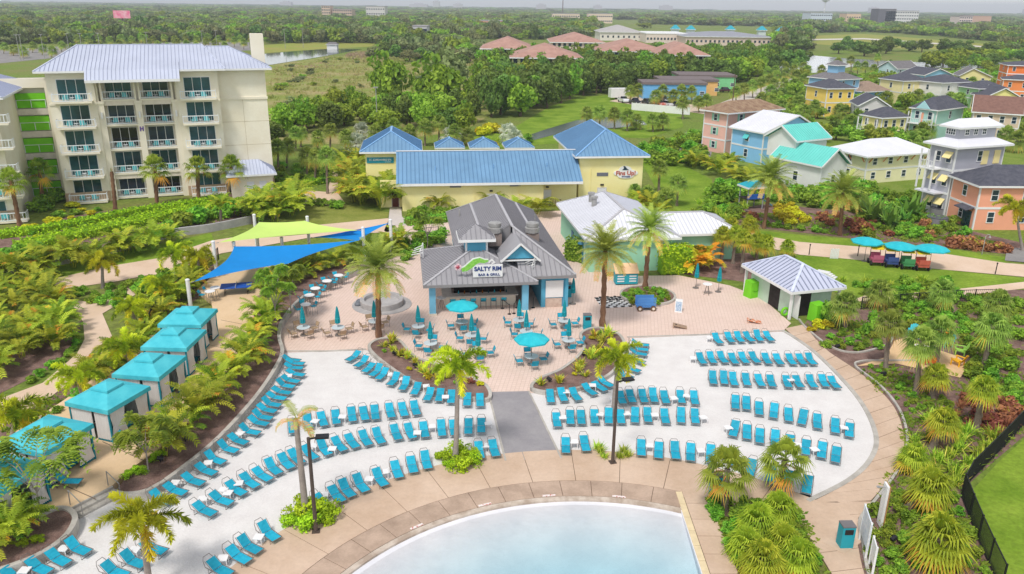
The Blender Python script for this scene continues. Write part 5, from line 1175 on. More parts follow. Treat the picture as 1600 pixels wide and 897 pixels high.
# tall palms standing in the sand and on the plaza
o = palm('foxtail_palm', 712, 722, 716, 572, P_fox, T_fox, 1.0); tag(o, 'yellow-green foxtail palm in the round bush left of the grey mat', 'palm tree')
o = palm('foxtail_palm', 234, 925, 222, 815, P_fox, T_fox, 1.0); tag(o, 'foxtail palm at the bottom left among the sand loungers', 'palm tree')
o = palm('foxtail_palm', 958, 650, 965, 562, P_fox, T_fox, 1.0, hmax=5.2); tag(o, 'foxtail palm behind the lamp post right of the grey mat', 'palm tree')
o = palm('foxtail_palm', 478, 812, 463, 655, [P_dead], T_fox, 1.0, tk=1.15); tag(o, 'sparse wilted palm with brown fronds beside the left lamp post', 'palm tree')
for a, l in (((592, 528, 590, 418), 'date palm in front of the stone fountain left of the bar'), ((941, 513, 946, 392), 'date palm with reddish trunk by the checkerboard'), ((1008, 452, 1015, 358), 'date palm in the round planter behind the blue wagon')):
    o = palm('date_palm', *a, P_date, T_date, 1.12 if a[0] < 990 else 1.0); tag(o, l, 'palm tree')
for a, l, s in (((1193, 357, 1205, 278), 'date palm above the yellow croton bed near the playground', 1.25), ((1312, 368, 1318, 300), 'date palm beside the red-leaved shrubs right of the croton bed', 1.25)):
    o = palm('date_palm', *a, P_date, T_date, s); tag(o, l, 'palm tree')
o = palm('coconut_palm', 1598, 392, 1590, 326, P_fox, T_fox, 1.1); tag(o, 'feathery palm in front of the coral cottage at the right edge', 'palm tree')
# sabal palms, zone by zone
def zone(lst, crowns, trunk, cs, label, group, name='sabal_palm', tk=1.0, z0=0.0, cat='palm tree'):
    its = [palm(name, *a[:4], crowns, trunk, cs * (a[4] if len(a) > 4 else 1), z0, tk) for a in lst]
    spread(its, label, cat, group); return its
zone([(1383, 577, 1392, 503), (1430, 617, 1441, 532), (1462, 572, 1472, 513), (1535, 578, 1552, 508), (1374, 482, 1376, 453), (1468, 495, 1474, 452), (1320, 518, 1322, 472), (1560, 520, 1562, 470)], P_sab, T_sab, 1.12, '%s from the left of the green sabal palms around the fire pit', 'sabal palms around the fire pit')
zone([(1455, 702, 1475, 655), (1524, 672, 1538, 605), (1457, 622, 1463, 585), (1405, 735, 1428, 712, .9), (1417, 797, 1455, 758, 1.2), (1457, 885, 1470, 838, 1.35), (1590, 800, 1596, 640, .01)][:6], P_saby, T_sab, 1.0, '%s from the left of the yellow-tinged sabal palms beside the curved path', 'yellow sabal palms by the path', tk=1.2)
zone([(1132, 798, 1137, 732), (1215, 772, 1226, 718)], P_wash, T_sab, 1.25, '%s of the two slender palms in the bed beside the teal bin', 'palms by the pool bed')
zone([(1184, 836, 1184, 812), (1217, 815, 1217, 792), (1222, 868, 1225, 845), (1190, 900, 1192, 872), (1245, 885, 1246, 866), (1165, 870, 1166, 850)], P_saby, T_sab, 1.05, '%s from the left of the low fan palms at the bottom bed', 'low fan palms', name='fan_palm', tk=1.2)
zone([(1127, 410, 1130, 366), (1145, 412, 1150, 364), (1159, 427, 1163, 372), (1182, 407, 1183, 376), (1196, 410, 1198, 378), (1230, 402, 1231, 384, .9), (1142, 395, 1143, 352), (1108, 398, 1108, 360), (1172, 392, 1172, 350)], P_saby, T_sab, 1.05, '%s from the left of the sabal palms behind the towel hut', 'sabal palms behind the towel hut')
zone([(1029, 300, 1031, 260), (1057, 322, 1060, 284), (1040, 338, 1041, 306), (990, 318, 992, 296, .8), (1012, 322, 1012, 300, .8)], P_sab, T_sab, 1.25, '%s from the left of the sabal palms beside the yellow gym', 'sabal palms by the gym')
zone([(512, 303, 510, 241), (492, 286, 494, 243), (480, 278, 480, 241), (435, 271, 434, 228), (462, 236, 462, 207), (496, 244, 496, 213), (516, 238, 516, 201), (541, 240, 541, 212), (448, 262, 449, 226), (470, 230, 471, 206)], P_sab, T_sab, 1.35, '%s from the left of the sabal palms between hotel and spa', 'sabal palms between hotel and spa')
zone([(615, 232, 615, 195), (664, 228, 664, 196), (686, 226, 686, 190), (710, 230, 710, 203), (586, 226, 586, 204), (640, 226, 640, 205), (730, 226, 730, 209)], P_sab, T_sab, 1.5, '%s from the left of the sabal palms behind the spa tower', 'sabal palms behind the spa')
zone([(937, 200, 937, 174), (960, 202, 960, 177), (980, 205, 980, 179), (994, 202, 994, 187), (1020, 206, 1020, 186), (1036, 204, 1036, 186), (917, 196, 917, 175)], P_sab, T_sab, 1.6, '%s from the left of the palms along the canal', 'palms along the canal')
zone([(997, 160, 997, 138), (985, 160, 985, 141), (1025, 166, 1025, 148), (1036, 160, 1036, 140), (1052, 166, 1052, 148), (1065, 160, 1065, 140), (1081, 162, 1081, 142), (1067, 186, 1067, 158), (1092, 176, 1092, 158), (1104, 172, 1104, 155)], P_sab, T_sab, 1.7, '%s from the left of the palms around the parked cars', 'palms around the parked cars')
zone([(1150 + i * 13, 164 - i * 5.4, 1150 + i * 13, 142 - i * 5.0) for i in range(8)], P_sab, T_sab, 1.7, '%s from the left of the avenue palms along the access road', 'avenue palms')
zone([(31, 354, 17, 281), (67, 320, 61, 265), (79, 290, 72, 236), (246, 322, 241, 262), (311, 317, 308, 262), (365, 308, 361, 261)], P_wash, T_date, 1.6, '%s from the left of the fan palms lining the hotel front', 'palms lining the hotel', name='fan_palm', tk=1.1)
st_ = palm('palm_stump', 181, 331, 174, 268, [tuft(8, .7, .06, .2, 44, (60, 89), .1).mesh('stub_fronds', L_dry)], T_date, 1.0, tk=1.1); tag(st_, 'bare dead palm trunk without crown in front of the hotel', 'palm tree')
zone([(161, 450, 159, 410), (275, 442, 272, 398), (310, 440, 310, 402), (208, 580, 196, 545, .9), (215, 520, 206, 482, .85), (140, 650, 120, 590, .9), (252, 478, 248, 445, .8), (15, 712, 22, 650, 1.1)], P_fox, T_fox, 1.0, '%s from the left of the feathery palms along the garden path', 'feathery garden path palms', name='feather_palm')
zone([(345, 352, 345, 328), (430, 342, 432, 322), (395, 350, 395, 330)], P_are, T_sab, .9, '%s from the left of the bushy palms behind the green shade sail', 'palms behind the shade sail', name='feather_palm')
its = [palm('silver_palm', *a, [P_bis], T_sab, 1.5) for a in ((566, 222, 566, 208), (703, 228, 705, 214), (795, 222, 795, 207), (804, 230, 804, 216), (556, 240, 556, 224))]; spread(its, '%s from the left of the silver-blue palms behind the spa', 'palm tree', 'silver palms')
# palms among the cottages
its = [palm('sabal_palm', px, py, px, py - rnd(16, 24), P_sab, T_sab, 1.7) for px, py in ((1210, 175), (1222, 182), (1236, 168), (1248, 180), (1262, 170), (1274, 186), (1256, 195), (1240, 205), (1228, 196), (1280, 168), (1320, 192), (1330, 205), (1342, 200), (1210, 152), (1226, 145), (1242, 150), (1258, 140), (1268, 152), (1300, 158), (1350, 168), (1400, 215), (1394, 222), (1442, 222), (1452, 218), (1375, 160), (1400, 160), (1460, 158), (1200, 130), (1212, 124), (1228, 120), (1244, 118), (1256, 122), (1340, 118), (1352, 120), (1366, 122), (1372, 112), (1392, 120))]; spread(its, '%s from the left of the sabal palms among the cottages', 'palm tree', 'palms among the cottages')
its = [palm('sabal_palm', px, py, px, py - 12, P_sab, T_sab, 2.2) for px, py in ((x, 84 - x * .028 + (i % 3) * 4) for i, x in enumerate(range(6, 400, 15)))]; spread(its, '%s from the left of the palms in the car park beyond the hotel', 'palm tree', 'car park palms')
its = [palm('sabal_palm', px, py, px, py - 11, P_sab, T_sab, 2.2) for px, py in ((x, 71 - x * .01 + (i % 2) * 3) for i, x in enumerate(range(120, 404, 17)))]; spread(its, '%s from the left of the palms along the far edge of the car park', 'palm tree', 'far car park palms')
# areca clumps
def arecas(pts, label, group, s=1.0, z0=0.0, protos=None, jit=.2, name='areca_palm'):
    its = []
    for x, y in pts:
        k = s * rnd(1 - jit, 1 + jit); its.append(plant_w(name, x, y, random.choice(protos or P_are), 'fronds', k, z0, k * rnd(1.0, 1.25), 'palm'))
    spread(its, label, 'palm', group); return its
arecas(along([(252, 708), (262, 698), (310, 655), (360, 595), (395, 555), (415, 520), (420, 490)], 2.0, .5, .3, 4), '%s from the left of the areca palms in the long planter', 'arecas in the long planter', .9, .5)
arecas(along([(425, 470), (440, 450), (480, 432), (520, 418), (560, 410), (600, 395), (640, 380)], 1.9, .3, .4, 5), '%s from the left of the areca palms beside the bar tables', 'arecas beside the bar tables', .85, .3)
arecas(fill([(528, 268), (560, 258), (600, 280), (614, 320), (608, 336), (575, 332), (545, 312)], 26, 1.4, 3), '%s from the left of the big areca palms left of the yellow tower', 'arecas by the yellow tower', 1.5)
arecas([G(*p) for p in ((686, 330), (770, 330), (808, 340), (838, 338), (1000, 325), (985, 345), (1016, 335), (1028, 345))], '%s from the left of the areca palms along the yellow walls', 'arecas along the yellow walls', 1.3)
arecas([G(*p) for p in ((1068, 420), (1082, 424), (1096, 418), (1080, 408))], '%s from the left of the golden areca palms behind the washroom hedge', 'golden arecas', 1.2, protos=P_aref)
arecas(fill([(-30, 470), (20, 440), (70, 432), (105, 470), (118, 515), (95, 552), (40, 578), (-30, 600)], 26, 1.8, 6), '%s from the left of the areca palms in the left garden bed', 'arecas in the left garden', .86)
arecas(along([(-6, 446), (60, 430), (120, 420), (180, 404), (240, 388), (264, 382)], 1.8, 0, .35, 7), '%s from the left of the areca palms along the retaining wall', 'arecas along the retaining wall', 1.25)
arecas(fill([(395, 330), (450, 312), (470, 325), (455, 345), (400, 352)], 8, 2.2, 8), '%s from the left of the areca palms behind the green sail', 'arecas behind the green sail', 1.4)
arecas([G(*p, .5) for p in ((8, 850), (30, 838), (-10, 870), (12, 820))], '%s from the left of the areca palms in the low planter', 'arecas in the low planter', .7, .5)
arecas([G(*p) for p in ((1105, 265), (1125, 275), (1085, 262), (1150, 285), (1172, 292), (1140, 262))], '%s from the left of the areca palms beside the pink cottage', 'arecas by the pink cottage', 1.3, protos=P_are + P_aref)
arecas(along([(150, 600), (215, 545), (240, 505), (262, 480), (320, 430)], 2.0, 0, .5, 12), '%s from the left of the areca palms behind the cabanas', 'arecas behind the cabanas', .8)
# shrubs, zone by zone
def shrubs(pts, protos, label, group, s, z0=0.0, flat_=.8, jit=.3, name='shrub', part='foliage', cat='shrub', h0=None):
    its = []
    if name == 'shrub': name = 'low_shrub' if s < .6 else 'shrub' if s < .9 else 'bush' if s < 1.3 else 'tall_bush'
    for x, y in pts:
        k = s * rnd(1 - jit, 1 + jit); its.append(plant_w(name, x, y, random.choice(protos), part, k, z0, k * flat_, cat, k * flat_ * .55 if h0 is None else h0))
    spread(its, label, cat, group); return its
shrubs(fill([(1395, 470), (1480, 462), (1590, 480), (1590, 640), (1530, 610), (1500, 590), (1520, 560), (1470, 530), (1420, 520), (1400, 500)], 70, 1.15, 14), P_shr, '%s from the left of the green shrubs behind the fire pit', 'shrubs behind the fire pit', .8)
shrubs(fill([(1345, 570), (1400, 578), (1450, 600), (1490, 640), (1480, 660), (1440, 660), (1405, 630), (1380, 600)], 42, .8, 15), P_shr, '%s from the left of the small round shrubs inside the path bend', 'small shrubs inside the bend', .34)
shrubs(fill([(1420, 690), (1450, 660), (1560, 690), (1500, 755), (1470, 770), (1420, 740)], 36, 1.1, 16), P_gra, '%s from the left of the bright grass tufts along the black fence', 'grass tufts by the fence', 1.25, flat_=.9, name='grass_tuft', part='blades', cat='grass tuft', h0=0)
shrubs(fill([(1368, 800), (1400, 770), (1490, 780), (1520, 850), (1540, 900), (1370, 900), (1352, 860)], 46, .75, 17), P_shr, '%s from the left of the low shrubs in the lower right bed', 'lower right shrubs', .5)
shrubs(fill([(1480, 645), (1530, 620), (1595, 640), (1560, 690), (1500, 665)], 16, 1.0, 18), [P_redg, P_red], '%s from the left of the red-leaved shrubs by the fence corner', 'red shrubs by the fence', .85, h0=.25)
shrubs(fill([(1280, 540), (1300, 520), (1345, 515), (1390, 525), (1370, 545), (1330, 550)], 18, .9, 19), P_shr, '%s from the left of the dark green shrubs below the towel hut', 'shrubs below the hut', .55)
shrubs([G(*p) for p in ((1268, 518), (1280, 514), (1292, 512), (1306, 500), (1275, 510))], [P_yel], '%s from the left of the yellow shrubs at the hut corner', 'yellow shrubs at the hut', .55, name='croton')
shrubs([G(*p) for p in ((1288, 505), (1360, 525))], P_shr[:2], '%s of the two tall cone shaped shrubs near the towel hut', 'cone shrubs', .95, flat_=1.7, jit=.05)
shrubs(fill([(1105, 785), (1150, 780), (1230, 790), (1255, 830), (1290, 895), (1160, 895)], 46, .62, 20), P_shr, '%s from the left of the shrubs in the bed beside the pool', 'shrubs in the pool bed', .5)
shrubs(fill([(1205, 330), (1225, 318), (1262, 340), (1260, 352), (1225, 352)], 11, 1.3, 22), [P_yel], '%s from the left of the yellow crotons below the date palm', 'yellow crotons', .95, name='croton')
shrubs(along([(1196, 352), (1230, 358), (1300, 366)], 1.5, 0, .2, 23), P_shr, '%s from the left of the dark clipped shrubs edging the croton bed', 'dark edging shrubs', .75)
shrubs([G(*p) for p in ((1160, 342), (1175, 345), (1150, 336), (1285, 345), (1297, 352), (1307, 348), (1335, 358), (1345, 366))], [P_red, P_redg], '%s from the left of the red shrubs below the playground', 'red shrubs below the playground', 1.2)
shrubs(along([(1492, 385), (1515, 388), (1540, 391), (1566, 393)], 1.5, 0, .2, 24), [P_redg, P_red], '%s from the left of the reddish grasses beside the upper path', 'reddish grasses', 1.5, h0=.3)
shrubs(fill([(1330, 345), (1400, 330), (1480, 345), (1520, 365), (1480, 380), (1400, 376), (1340, 372)], 44, 1.2, 25), P_shr + [P_red], '%s from the left of the mixed shrubs below the tall grey cottage', 'shrubs below the grey cottage', .95)
shrubs([G(*p) for p in ((1365, 350), (1378, 345), (1420, 345), (1432, 340), (1412, 350), (1390, 358), (1350, 340))], [P_bop], '%s from the left of the broad-leaved plants in front of the grey cottage', 'broad-leaved plants', 3.2, flat_=1.0, name='banana_plant', part='leaves', cat='plant', h0=0)
shrubs(fill([(1118, 312), (1130, 290), (1190, 290), (1290, 282), (1440, 315), (1420, 332), (1330, 330), (1200, 318)], 52, 2.2, 26), P_shr, '%s from the left of the leafy bushes in front of the cottage row', 'bushes in front of the cottages', 1.6)
shrubs(fill([(1070, 335), (1120, 310), (1160, 320), (1170, 350), (1120, 362), (1075, 352)], 26, 1.6, 27), P_shr[:2] + P_gra, '%s from the left of the light green bushes beside the round lawn', 'bushes beside the round lawn', 1.25)
shrubs([G(*p) for p in ((1127, 318), (1136, 312))], P_shr, '%s of the two big round trees left of the playground', 'big round bushes', 2.6, jit=.05)
shrubs(fill([(1000, 262), (1015, 232), (1085, 218), (1098, 262), (1060, 258)], 30, 2.2, 28), P_shr, '%s from the left of the bushes between gym and pink cottage', 'bushes by the pink cottage', 2.0)
shrubs(along([(440, 295), (480, 290), (510, 286)], 1.6, 0, .3, 29) + along([(470, 318), (505, 322), (540, 328)], 1.6, 0, .3, 30), [P_yel, P_shr[0], P_shr[1]], '%s from the left of the low bushes along the walk right of the hotel', 'bushes along the hotel walk', .9)
shrubs(fill([(430, 262), (520, 252), (525, 285), (440, 290)], 22, 1.9, 31), P_shr, '%s from the left of the bushes right of the hotel annex', 'bushes right of the hotel', 1.1)
shrubs([G(*p) for p in ((404, 306), (440, 300))], [P_hbush], '%s of the two clipped ball shrubs beside the hotel annex', 'ball shrubs', 1.25, jit=.05)
shrubs(along([(262, 362), (300, 350), (340, 342), (385, 334)], 2.2, 0, .3, 32), P_shr, '%s from the left of the big-leaved shrubs above the retaining wall', 'big-leaved shrubs', 1.9)
shrubs([G(*p) for p in ((10, 420), (30, 416), (48, 412), (58, 408), (-10, 425))], P_shr, '%s from the left of the flowering shrubs at the wall end', 'wall end shrubs', 1.9)
shrubs(fill([(40, 365), (90, 335), (120, 322), (180, 335), (140, 352), (60, 375)], 26, 1.9, 33), [P_yel, P_hbush, P_shr[0]], '%s from the left of the low yellow-green bushes before the garage', 'bushes before the garage', .95, flat_=.55)
shrubs(fill([(60, 335), (110, 300), (108, 275), (60, 300)], 12, 2.0, 34), P_shr, '%s from the left of the leafy bushes against the green screens', 'bushes against the green screens', 1.7)
shrubs(fill([(640, 345), (700, 340), (720, 330), (640, 334)], 10, 1.3, 35) + [G(650, 385), G(660, 372), G(672, 380), G(685, 376), G(690, 368), G(652, 360)], P_shr, '%s from the left of the bushes left of the grey bar roof', 'bushes left of the bar', 1.0)
shrubs(fill([(610, 395), (655, 372), (690, 380), (660, 392), (630, 410)], 14, 1.2, 36), P_shr, '%s from the left of the leafy bushes behind the fountain', 'bushes behind the fountain', .9)
shrubs(fill([(1010, 452), (1040, 455), (1048, 466), (1030, 476), (990, 474), (976, 465), (985, 455)], 34, .55, 37, .22), P_shr, '%s from the left of the shrubs in the round plaza planter', 'round planter shrubs', .42, .2)
shrubs(fill([(478, 800), (515, 806), (512, 822), (470, 832), (444, 818), (452, 806)], 7, .9, 38), [P_hbush], '%s from the left of the clipped bushes round the left lamp post', 'lamp post bushes', .95)
shrubs(fill([(714, 705), (742, 718), (738, 735), (714, 742), (690, 732), (688, 715)], 7, .7, 39), [P_hbush], '%s from the left of the clipped bushes under the foxtail palm', 'foxtail bushes', .75)
shrubs([G(*p) for p in ((938, 708), (944, 716), (974, 706), (980, 714), (968, 716), (934, 702))], P_gra, '%s from the left of the striped grass clumps at the right lamp post', 'grass clumps at the lamp', .8, name='grass_tuft', part='blades', cat='grass tuft', h0=0)
its = [(601, 542), (612, 548), (625, 556), (636, 560), (648, 568), (658, 580), (668, 588), (700, 590), (612, 536), (684, 596)]
shrubs([G(*p, .25) for p in its], P_spk, '%s from the left of the spiky plants in the left curved planter', 'spiky plants left', .95, .24, 1.0, name='spiky_plant', part='leaves', cat='plant', h0=0)
its = [(846, 602), (873, 598), (902, 580), (908, 572), (928, 552), (935, 548), (940, 535), (922, 560), (948, 525), (930, 528), (955, 540), (915, 588), (942, 560)]
shrubs([G(*p, .25) for p in its], P_spk, '%s from the left of the spiky plants in the right curved planter', 'spiky plants right', 1.0, .24, 1.0, name='spiky_plant', part='leaves', cat='plant', h0=0)
shrubs([G(*p, .25) for p in ((750, 602), (735, 598), (640, 578), (600, 550), (898, 586), (925, 530), (938, 522), (955, 526), (670, 592), (715, 600))], [P_yel, P_red, P_shr[0]], '%s from the left of the small bromeliads in the curved planters', 'bromeliads', .3, .24)
shrubs([G(*p, .5) for p in ((200, 745), (212, 735), (222, 740), (240, 720), (252, 712), (60, 846), (35, 852))], [P_yel, P_hbush], '%s from the left of the yellow-leaved shrubs at the planter ends', 'planter end shrubs', .4, .5)
shrubs(along([(108, 520), (124, 535), (104, 558), (70, 585), (30, 606)], 1.1, 0, .15, 40), P_shr, '%s from the left of the low edging shrubs along the curved garden path', 'garden path edging', .45)
shrubs(fill([(0, 720), (90, 640), (170, 570), (215, 525), (190, 600), (100, 650), (30, 700)], 24, 1.2, 41), P_shr, '%s from the left of the shrubs behind the cabana row', 'shrubs behind the cabanas', .7)
shrubs(fill([(180, 470), (240, 440), (300, 412), (330, 400), (300, 430), (240, 478), (200, 500)], 24, 1.3, 42), P_shr + P_gra[:1], '%s from the left of the shrubs along the black terrace fence', 'shrubs along the terrace fence', .8)
shrubs(fill([(110, 462), (150, 455), (225, 440), (230, 452), (160, 478)], 12, 1.3, 43), P_shr, '%s from the left of the bushes in the path fork', 'bushes in the path fork', .8)
shrubs(fill([(760, 222), (800, 226), (840, 216), (830, 230), (770, 236)], 9, 2.4, 46), [P_yel, P_shr[0], P_gra[0]], '%s from the left of the garden bushes behind the spa roof', 'garden bushes behind the spa', 1.4)
shrubs([G(*p) for p in ((762, 208), (770, 205), (778, 208), (756, 212))], [P_yel], '%s from the left of the orange flowering shrubs on the bright lawn', 'orange shrubs on the lawn', 2.0)
shrubs(fill([(1280, 425), (1330, 445), (1420, 440), (1480, 440), (1470, 452), (1350, 462)], 20, 1.3, 47), P_gra + P_shr[:1], '%s from the left of the wispy grasses below the lawn carts', 'wispy grasses below the carts', 1.0, h0=.1)
# hedges
hedge([(0, 372), (60, 364), (130, 352), (215, 334), (300, 322), (352, 312)], 1.6, .8, L_hed, 'bright clipped hedge curving in front of the hotel', seed=2)
hedge([(30, 392), (120, 372), (210, 352), (262, 340), (330, 328), (420, 318)], 3.2, .9, L_hed, 'wide grassy hedge bank between hotel and retaining wall', seed=3, dens=26)
hedge([(885, 405), (905, 408), (928, 411)], 1.6, 2.4, L_shr, 'tall clipped hedge between the bar and the date palm', seed=4)
hedge([(1030, 428), (1052, 427), (1074, 425)], 1.4, 3.0, L_hed, 'tall square hedge at the corner of the mint green block', seed=5)
hedge([(430, 296), (470, 292), (505, 286)], 1.4, .8, L_hed, 'low hedge loop on the bank right of the hotel', seed=6)
hedge([(1180, 445), (1215, 470)], .9, .6, L_shr, 'low hedge beside the green cabinet at the hut', seed=7)
hedge([(635, 352), (665, 349), (700, 346)], 1.4, .9, L_shr, 'dark hedge at the foot of the yellow spa wall', seed=8)
hedge([(1330, 330), (1400, 338), (1470, 352)], 1.6, 1.0, L_shr, 'leafy hedge under the broad-leaved plants', seed=9)
# young trees with airy crowns in the terrace planters
def airy_tree(px, py, h, r, seed, label, z0=.5, n=9, trk=.05):
    x, y = G(px, py, z0); rs = np.random.RandomState(seed); o = thing('young_tree', label, 'tree', (x, y, z0)); tm = MB(); tips = []
    fork = h * .42; tm.tube([(0, 0, 0), (.04, .02, fork)], [trk, trk * .8], 7)
    for k in range(n):
        a = k * 2.4 + rs.uniform(-.3, .3); rr = r * rs.uniform(.45, 1.0); z = h * rs.uniform(.72, 1.0); b = (rr * math.cos(a), rr * math.sin(a), z); tm.tube([(.04, .02, fork * rs.uniform(.8, 1)), (b[0] * .45, b[1] * .45, fork + (z - fork) * .55), b], [trk * .55, trk * .4, trk * .2], 5); tips.append(b)
    tm.build('trunk', m_barkg, o); lf = MB()
    for b in tips:
        for q in range(22):
            az = rs.rand() * 2 * PI; e = rs.uniform(-.5, .9); L = r * rs.uniform(.24, .46); d = Vector((math.cos(az) * math.cos(e), math.sin(az) * math.cos(e), math.sin(e))); st0 = Vector(b); tone = float(rs.rand() * .8)
            for s in range(7):
                p = st0 + d * (L * (s + 1) / 7) + Vector((0, 0, -.02 * s * s * L)); sd_ = d.cross(Vector((0, 0, 1))); sd_.normalize()
                for sg_ in (-1, 1): leaflet(lf, p, (sd_ * sg_ + d * .6).normalized(), Vector((0, 0, 1)), .22, .10, .2, tone)
    lf.build('crown', L_tre2, o); return o
airy_tree(66, 815, 5.0, 2.4, 3, 'young airy tree with several stems in the low planter', n=10)
airy_tree(232, 738, 3.3, 1.7, 4, 'slim young tree in the planter end beside the steps')
airy_tree(432, 515, 5.2, 1.5, 5, 'light green young tree in front of the blue shade sail', n=12)
airy_tree(455, 492, 4.6, 1.4, 6, 'second light green young tree right of the blue sail edge', n=11)
airy_tree(668, 392, 4.5, 1.6, 7, 'young tree with dark trunk left of the bar roof corner', .0, 10)
airy_tree(1120, 232, 6.5, 2.6, 8, 'young street tree in front of the pink cottage', 0, 12, .09)
# --------------------------------------------------------------- middle distance trees: each its own object
def grove(pts, hs, rs_, protos, label, group, jit=.2):
    its = []
    for x, y in pts:
        h = rnd(*hs); its.append(tree_w(x, y, rnd(*rs_), h, random.choice(protos), 'woodland_tree' if 'wood' in group else 'garden_tree' if 'cottages' in group else 'tree'))
    spread(its, label, 'tree', group); return its
belt = [(740, 186), (800, 186), (862, 170), (905, 154), (985, 146), (1015, 136), (1085, 127), (1150, 126), (1205, 120), (1220, 106), (1200, 96), (1110, 96), (1060, 100), (985, 98), (920, 104), (850, 106), (780, 104), (752, 130)]
grove(fill(belt, 250, 5.6, 51), (9, 13), (4.0, 5.8), [P_tree[0], P_tree[3], P_tree[5], P_tree[1]], '%s from the left of the trees in the dense wood behind the lawn', 'dense wood behind the lawn')
grove(fill([(430, 228), (470, 215), (560, 205), (640, 212), (735, 215), (745, 180), (700, 165), (640, 172), (560, 172), (500, 182), (430, 200)], 46, 4.2, 52), (5, 9), (2.6, 4.2), [P_tree[1], P_tree[4], P_tree[0]], '%s from the left of the leafy trees between spa and meadow', 'trees between spa and meadow')
grove([G(612, 168), G(690, 178), G(702, 170)], (15, 17.5), (6, 7.5), [P_tree[1], P_tree[2]], '%s of the three tallest trees at the meadow edge', 'tall meadow trees')
grove([G(446, 190), G(455, 186), G(462, 196), G(440, 200)], (4, 6), (2.2, 3.2), [P_tree[2]], '%s from the left of the dull bushes at the hotel corner', 'bushes at the hotel corner')
grove([G(*p) for p in ((640, 98), (660, 96), (690, 100), (720, 104), (735, 98), (620, 92), (600, 90), (708, 92), (745, 92), (760, 96), (582, 92), (672, 90))], (6, 9), (4, 6), [P_tree[2], P_tree[0], P_farc[2]], '%s from the left of the bushes at the back of the meadow', 'bushes at the back of the meadow')
grove(fill([(1196, 150), (1250, 118), (1340, 112), (1398, 118), (1400, 140), (1345, 165), (1280, 200), (1230, 215), (1200, 190)], 34, 5.5, 54), (3.5, 6), (2.6, 4), [P_tree[1], P_tree[4], P_tree[0]], '%s from the left of the garden trees among the cottages', 'garden trees among cottages')
grove([G(*p) for p in ((1238, 112), (1236, 106), (1250, 80), (1240, 78), (1440, 82), (1420, 80), (1475, 84), (1500, 86), (1515, 90), (1310, 84), (1320, 78), (1335, 80), (1350, 88), (1384, 84), (1390, 80), (1370, 86))], (8, 12), (6, 9), [P_tree[0], P_tree[3]], '%s from the left of the trees along the lagoon shore', 'lagoon shore trees')
grove(fill([(1530, 112), (1600, 100), (1600, 80), (1560, 84), (1500, 98), (1440, 104), (1450, 108)], 24, 10, 56), (6, 10), (5, 7.5), [P_tree[1], P_tree[0], P_tree[4]], '%s from the left of the trees right of the lagoon', 'trees right of the lagoon')
grove([G(*p) for p in ((1135, 130), (1120, 128), (1150, 128), (1170, 126), (1100, 130))], (9, 12), (5, 6.5), [P_tree[3], P_tree[4]], '%s from the left of the dark trees behind the green shed', 'trees behind the green shed')
grove([G(*p) for p in ((1485, 110), (1492, 125), (1428, 138), (1462, 146), (1394, 150), (1540, 112), (1556, 118), (1415, 172), (1335, 222), (1480, 185), (1400, 236), (1350, 232), (1415, 228), (1500, 160), (1438, 158))], (3.5, 6), (2.5, 3.6), [P_tree[1], P_tree[4]], '%s from the left of the small trees between the back cottages', 'small trees between cottages')
# meadow reeds and rough grass: nobody could count these
rsq = np.random.RandomState(3); mb = MB(); 
for poly, n, kind in (([(425, 105), (520, 90), (690, 86), (765, 100), (760, 165), (700, 160), (560, 165), (425, 190)], 1300, 0), ([(540, 86), (600, 80), (690, 80), (705, 96), (560, 98)], 700, 1)):
    pl = [G(*p) for p in poly]; xs = [p[0] for p in pl]; ys = [p[1] for p in pl]; c = 0
    while c < n:
        x, y = rsq.uniform(min(xs), max(xs)), rsq.uniform(min(ys), max(ys))
        if not inside(pl, x, y): continue
        c += 1; s = rsq.uniform(.4, 1.3) * (1.8 if kind else 1); tone = min(1, max(0, .45 + .4 * math.sin(x * .07 + 2 * math.sin(y * .03)) * math.sin(y * .045 + 1.3 * math.sin(x * .05)) + rsq.normal() * .14 + .35 * kind))
        for k in range(7):
            a = rsq.rand() * 2 * PI; d = Vector((math.cos(a) * .6, math.sin(a) * .6, 1)).normalized(); leaflet(mb, Vector((x + rsq.normal() * s * .8, y + rsq.normal() * s * .8, 0)), d, Vector((math.sin(a), -math.cos(a), 0)), s * rsq.uniform(.6, 1.1), s * .5, .1, float(tone))
ro = mb.build('meadow_reeds', leaf_mat('meadow_blades', (140, 164, 62), (186, 178, 118), (186, 164, 134), .93)); ro['kind'] = 'stuff'; ro['label'] = 'rough grass and dry reeds covering the meadow'
sheet('cottage_lawn', [(1118, 250), (1180, 205), (1235, 160), (1275, 125), (1400, 104), (1640, 112), (1640, 330), (1480, 330), (1330, 300), (1180, 290)], .025, M('garden_grass', (118, 144, 52), .95, rgb2=(146, 160, 78), scale=.25, fine=.4, bump=.5, spec=.1))
its = [palm('sabal_palm', px, py, px, py - rnd(14, 20), P_sab, T_sab, 1.9) for px, py in ((1300, 178), (1312, 186), (1358, 228), (1372, 232), (1388, 228), (1405, 232), (1425, 236), (1440, 232), (1478, 176), (1486, 168), (1500, 172), (1436, 164), (1428, 172), (1420, 150), (1386, 168), (1360, 160), (1456, 140), (1520, 146), (1500, 142), (1340, 150), (1280, 160), (1290, 150), (1264, 160), (1252, 170), (1236, 188), (1218, 170), (1204, 160), (1190, 168), (1245, 132), (1262, 128), (1284, 122), (1310, 114), (1330, 112))]; spread(its, '%s from the left of the smaller palms in the cottage gardens', 'palm tree', 'cottage garden palms')
shrubs(fill([(1195, 185), (1250, 140), (1300, 125), (1390, 112), (1560, 118), (1540, 165), (1450, 225), (1400, 240), (1340, 225), (1280, 205)], 110, 3.4, 91), P_shr, '%s from the left of the bushes in the cottage gardens', 'cottage garden bushes', 2.0, name='garden_bush')

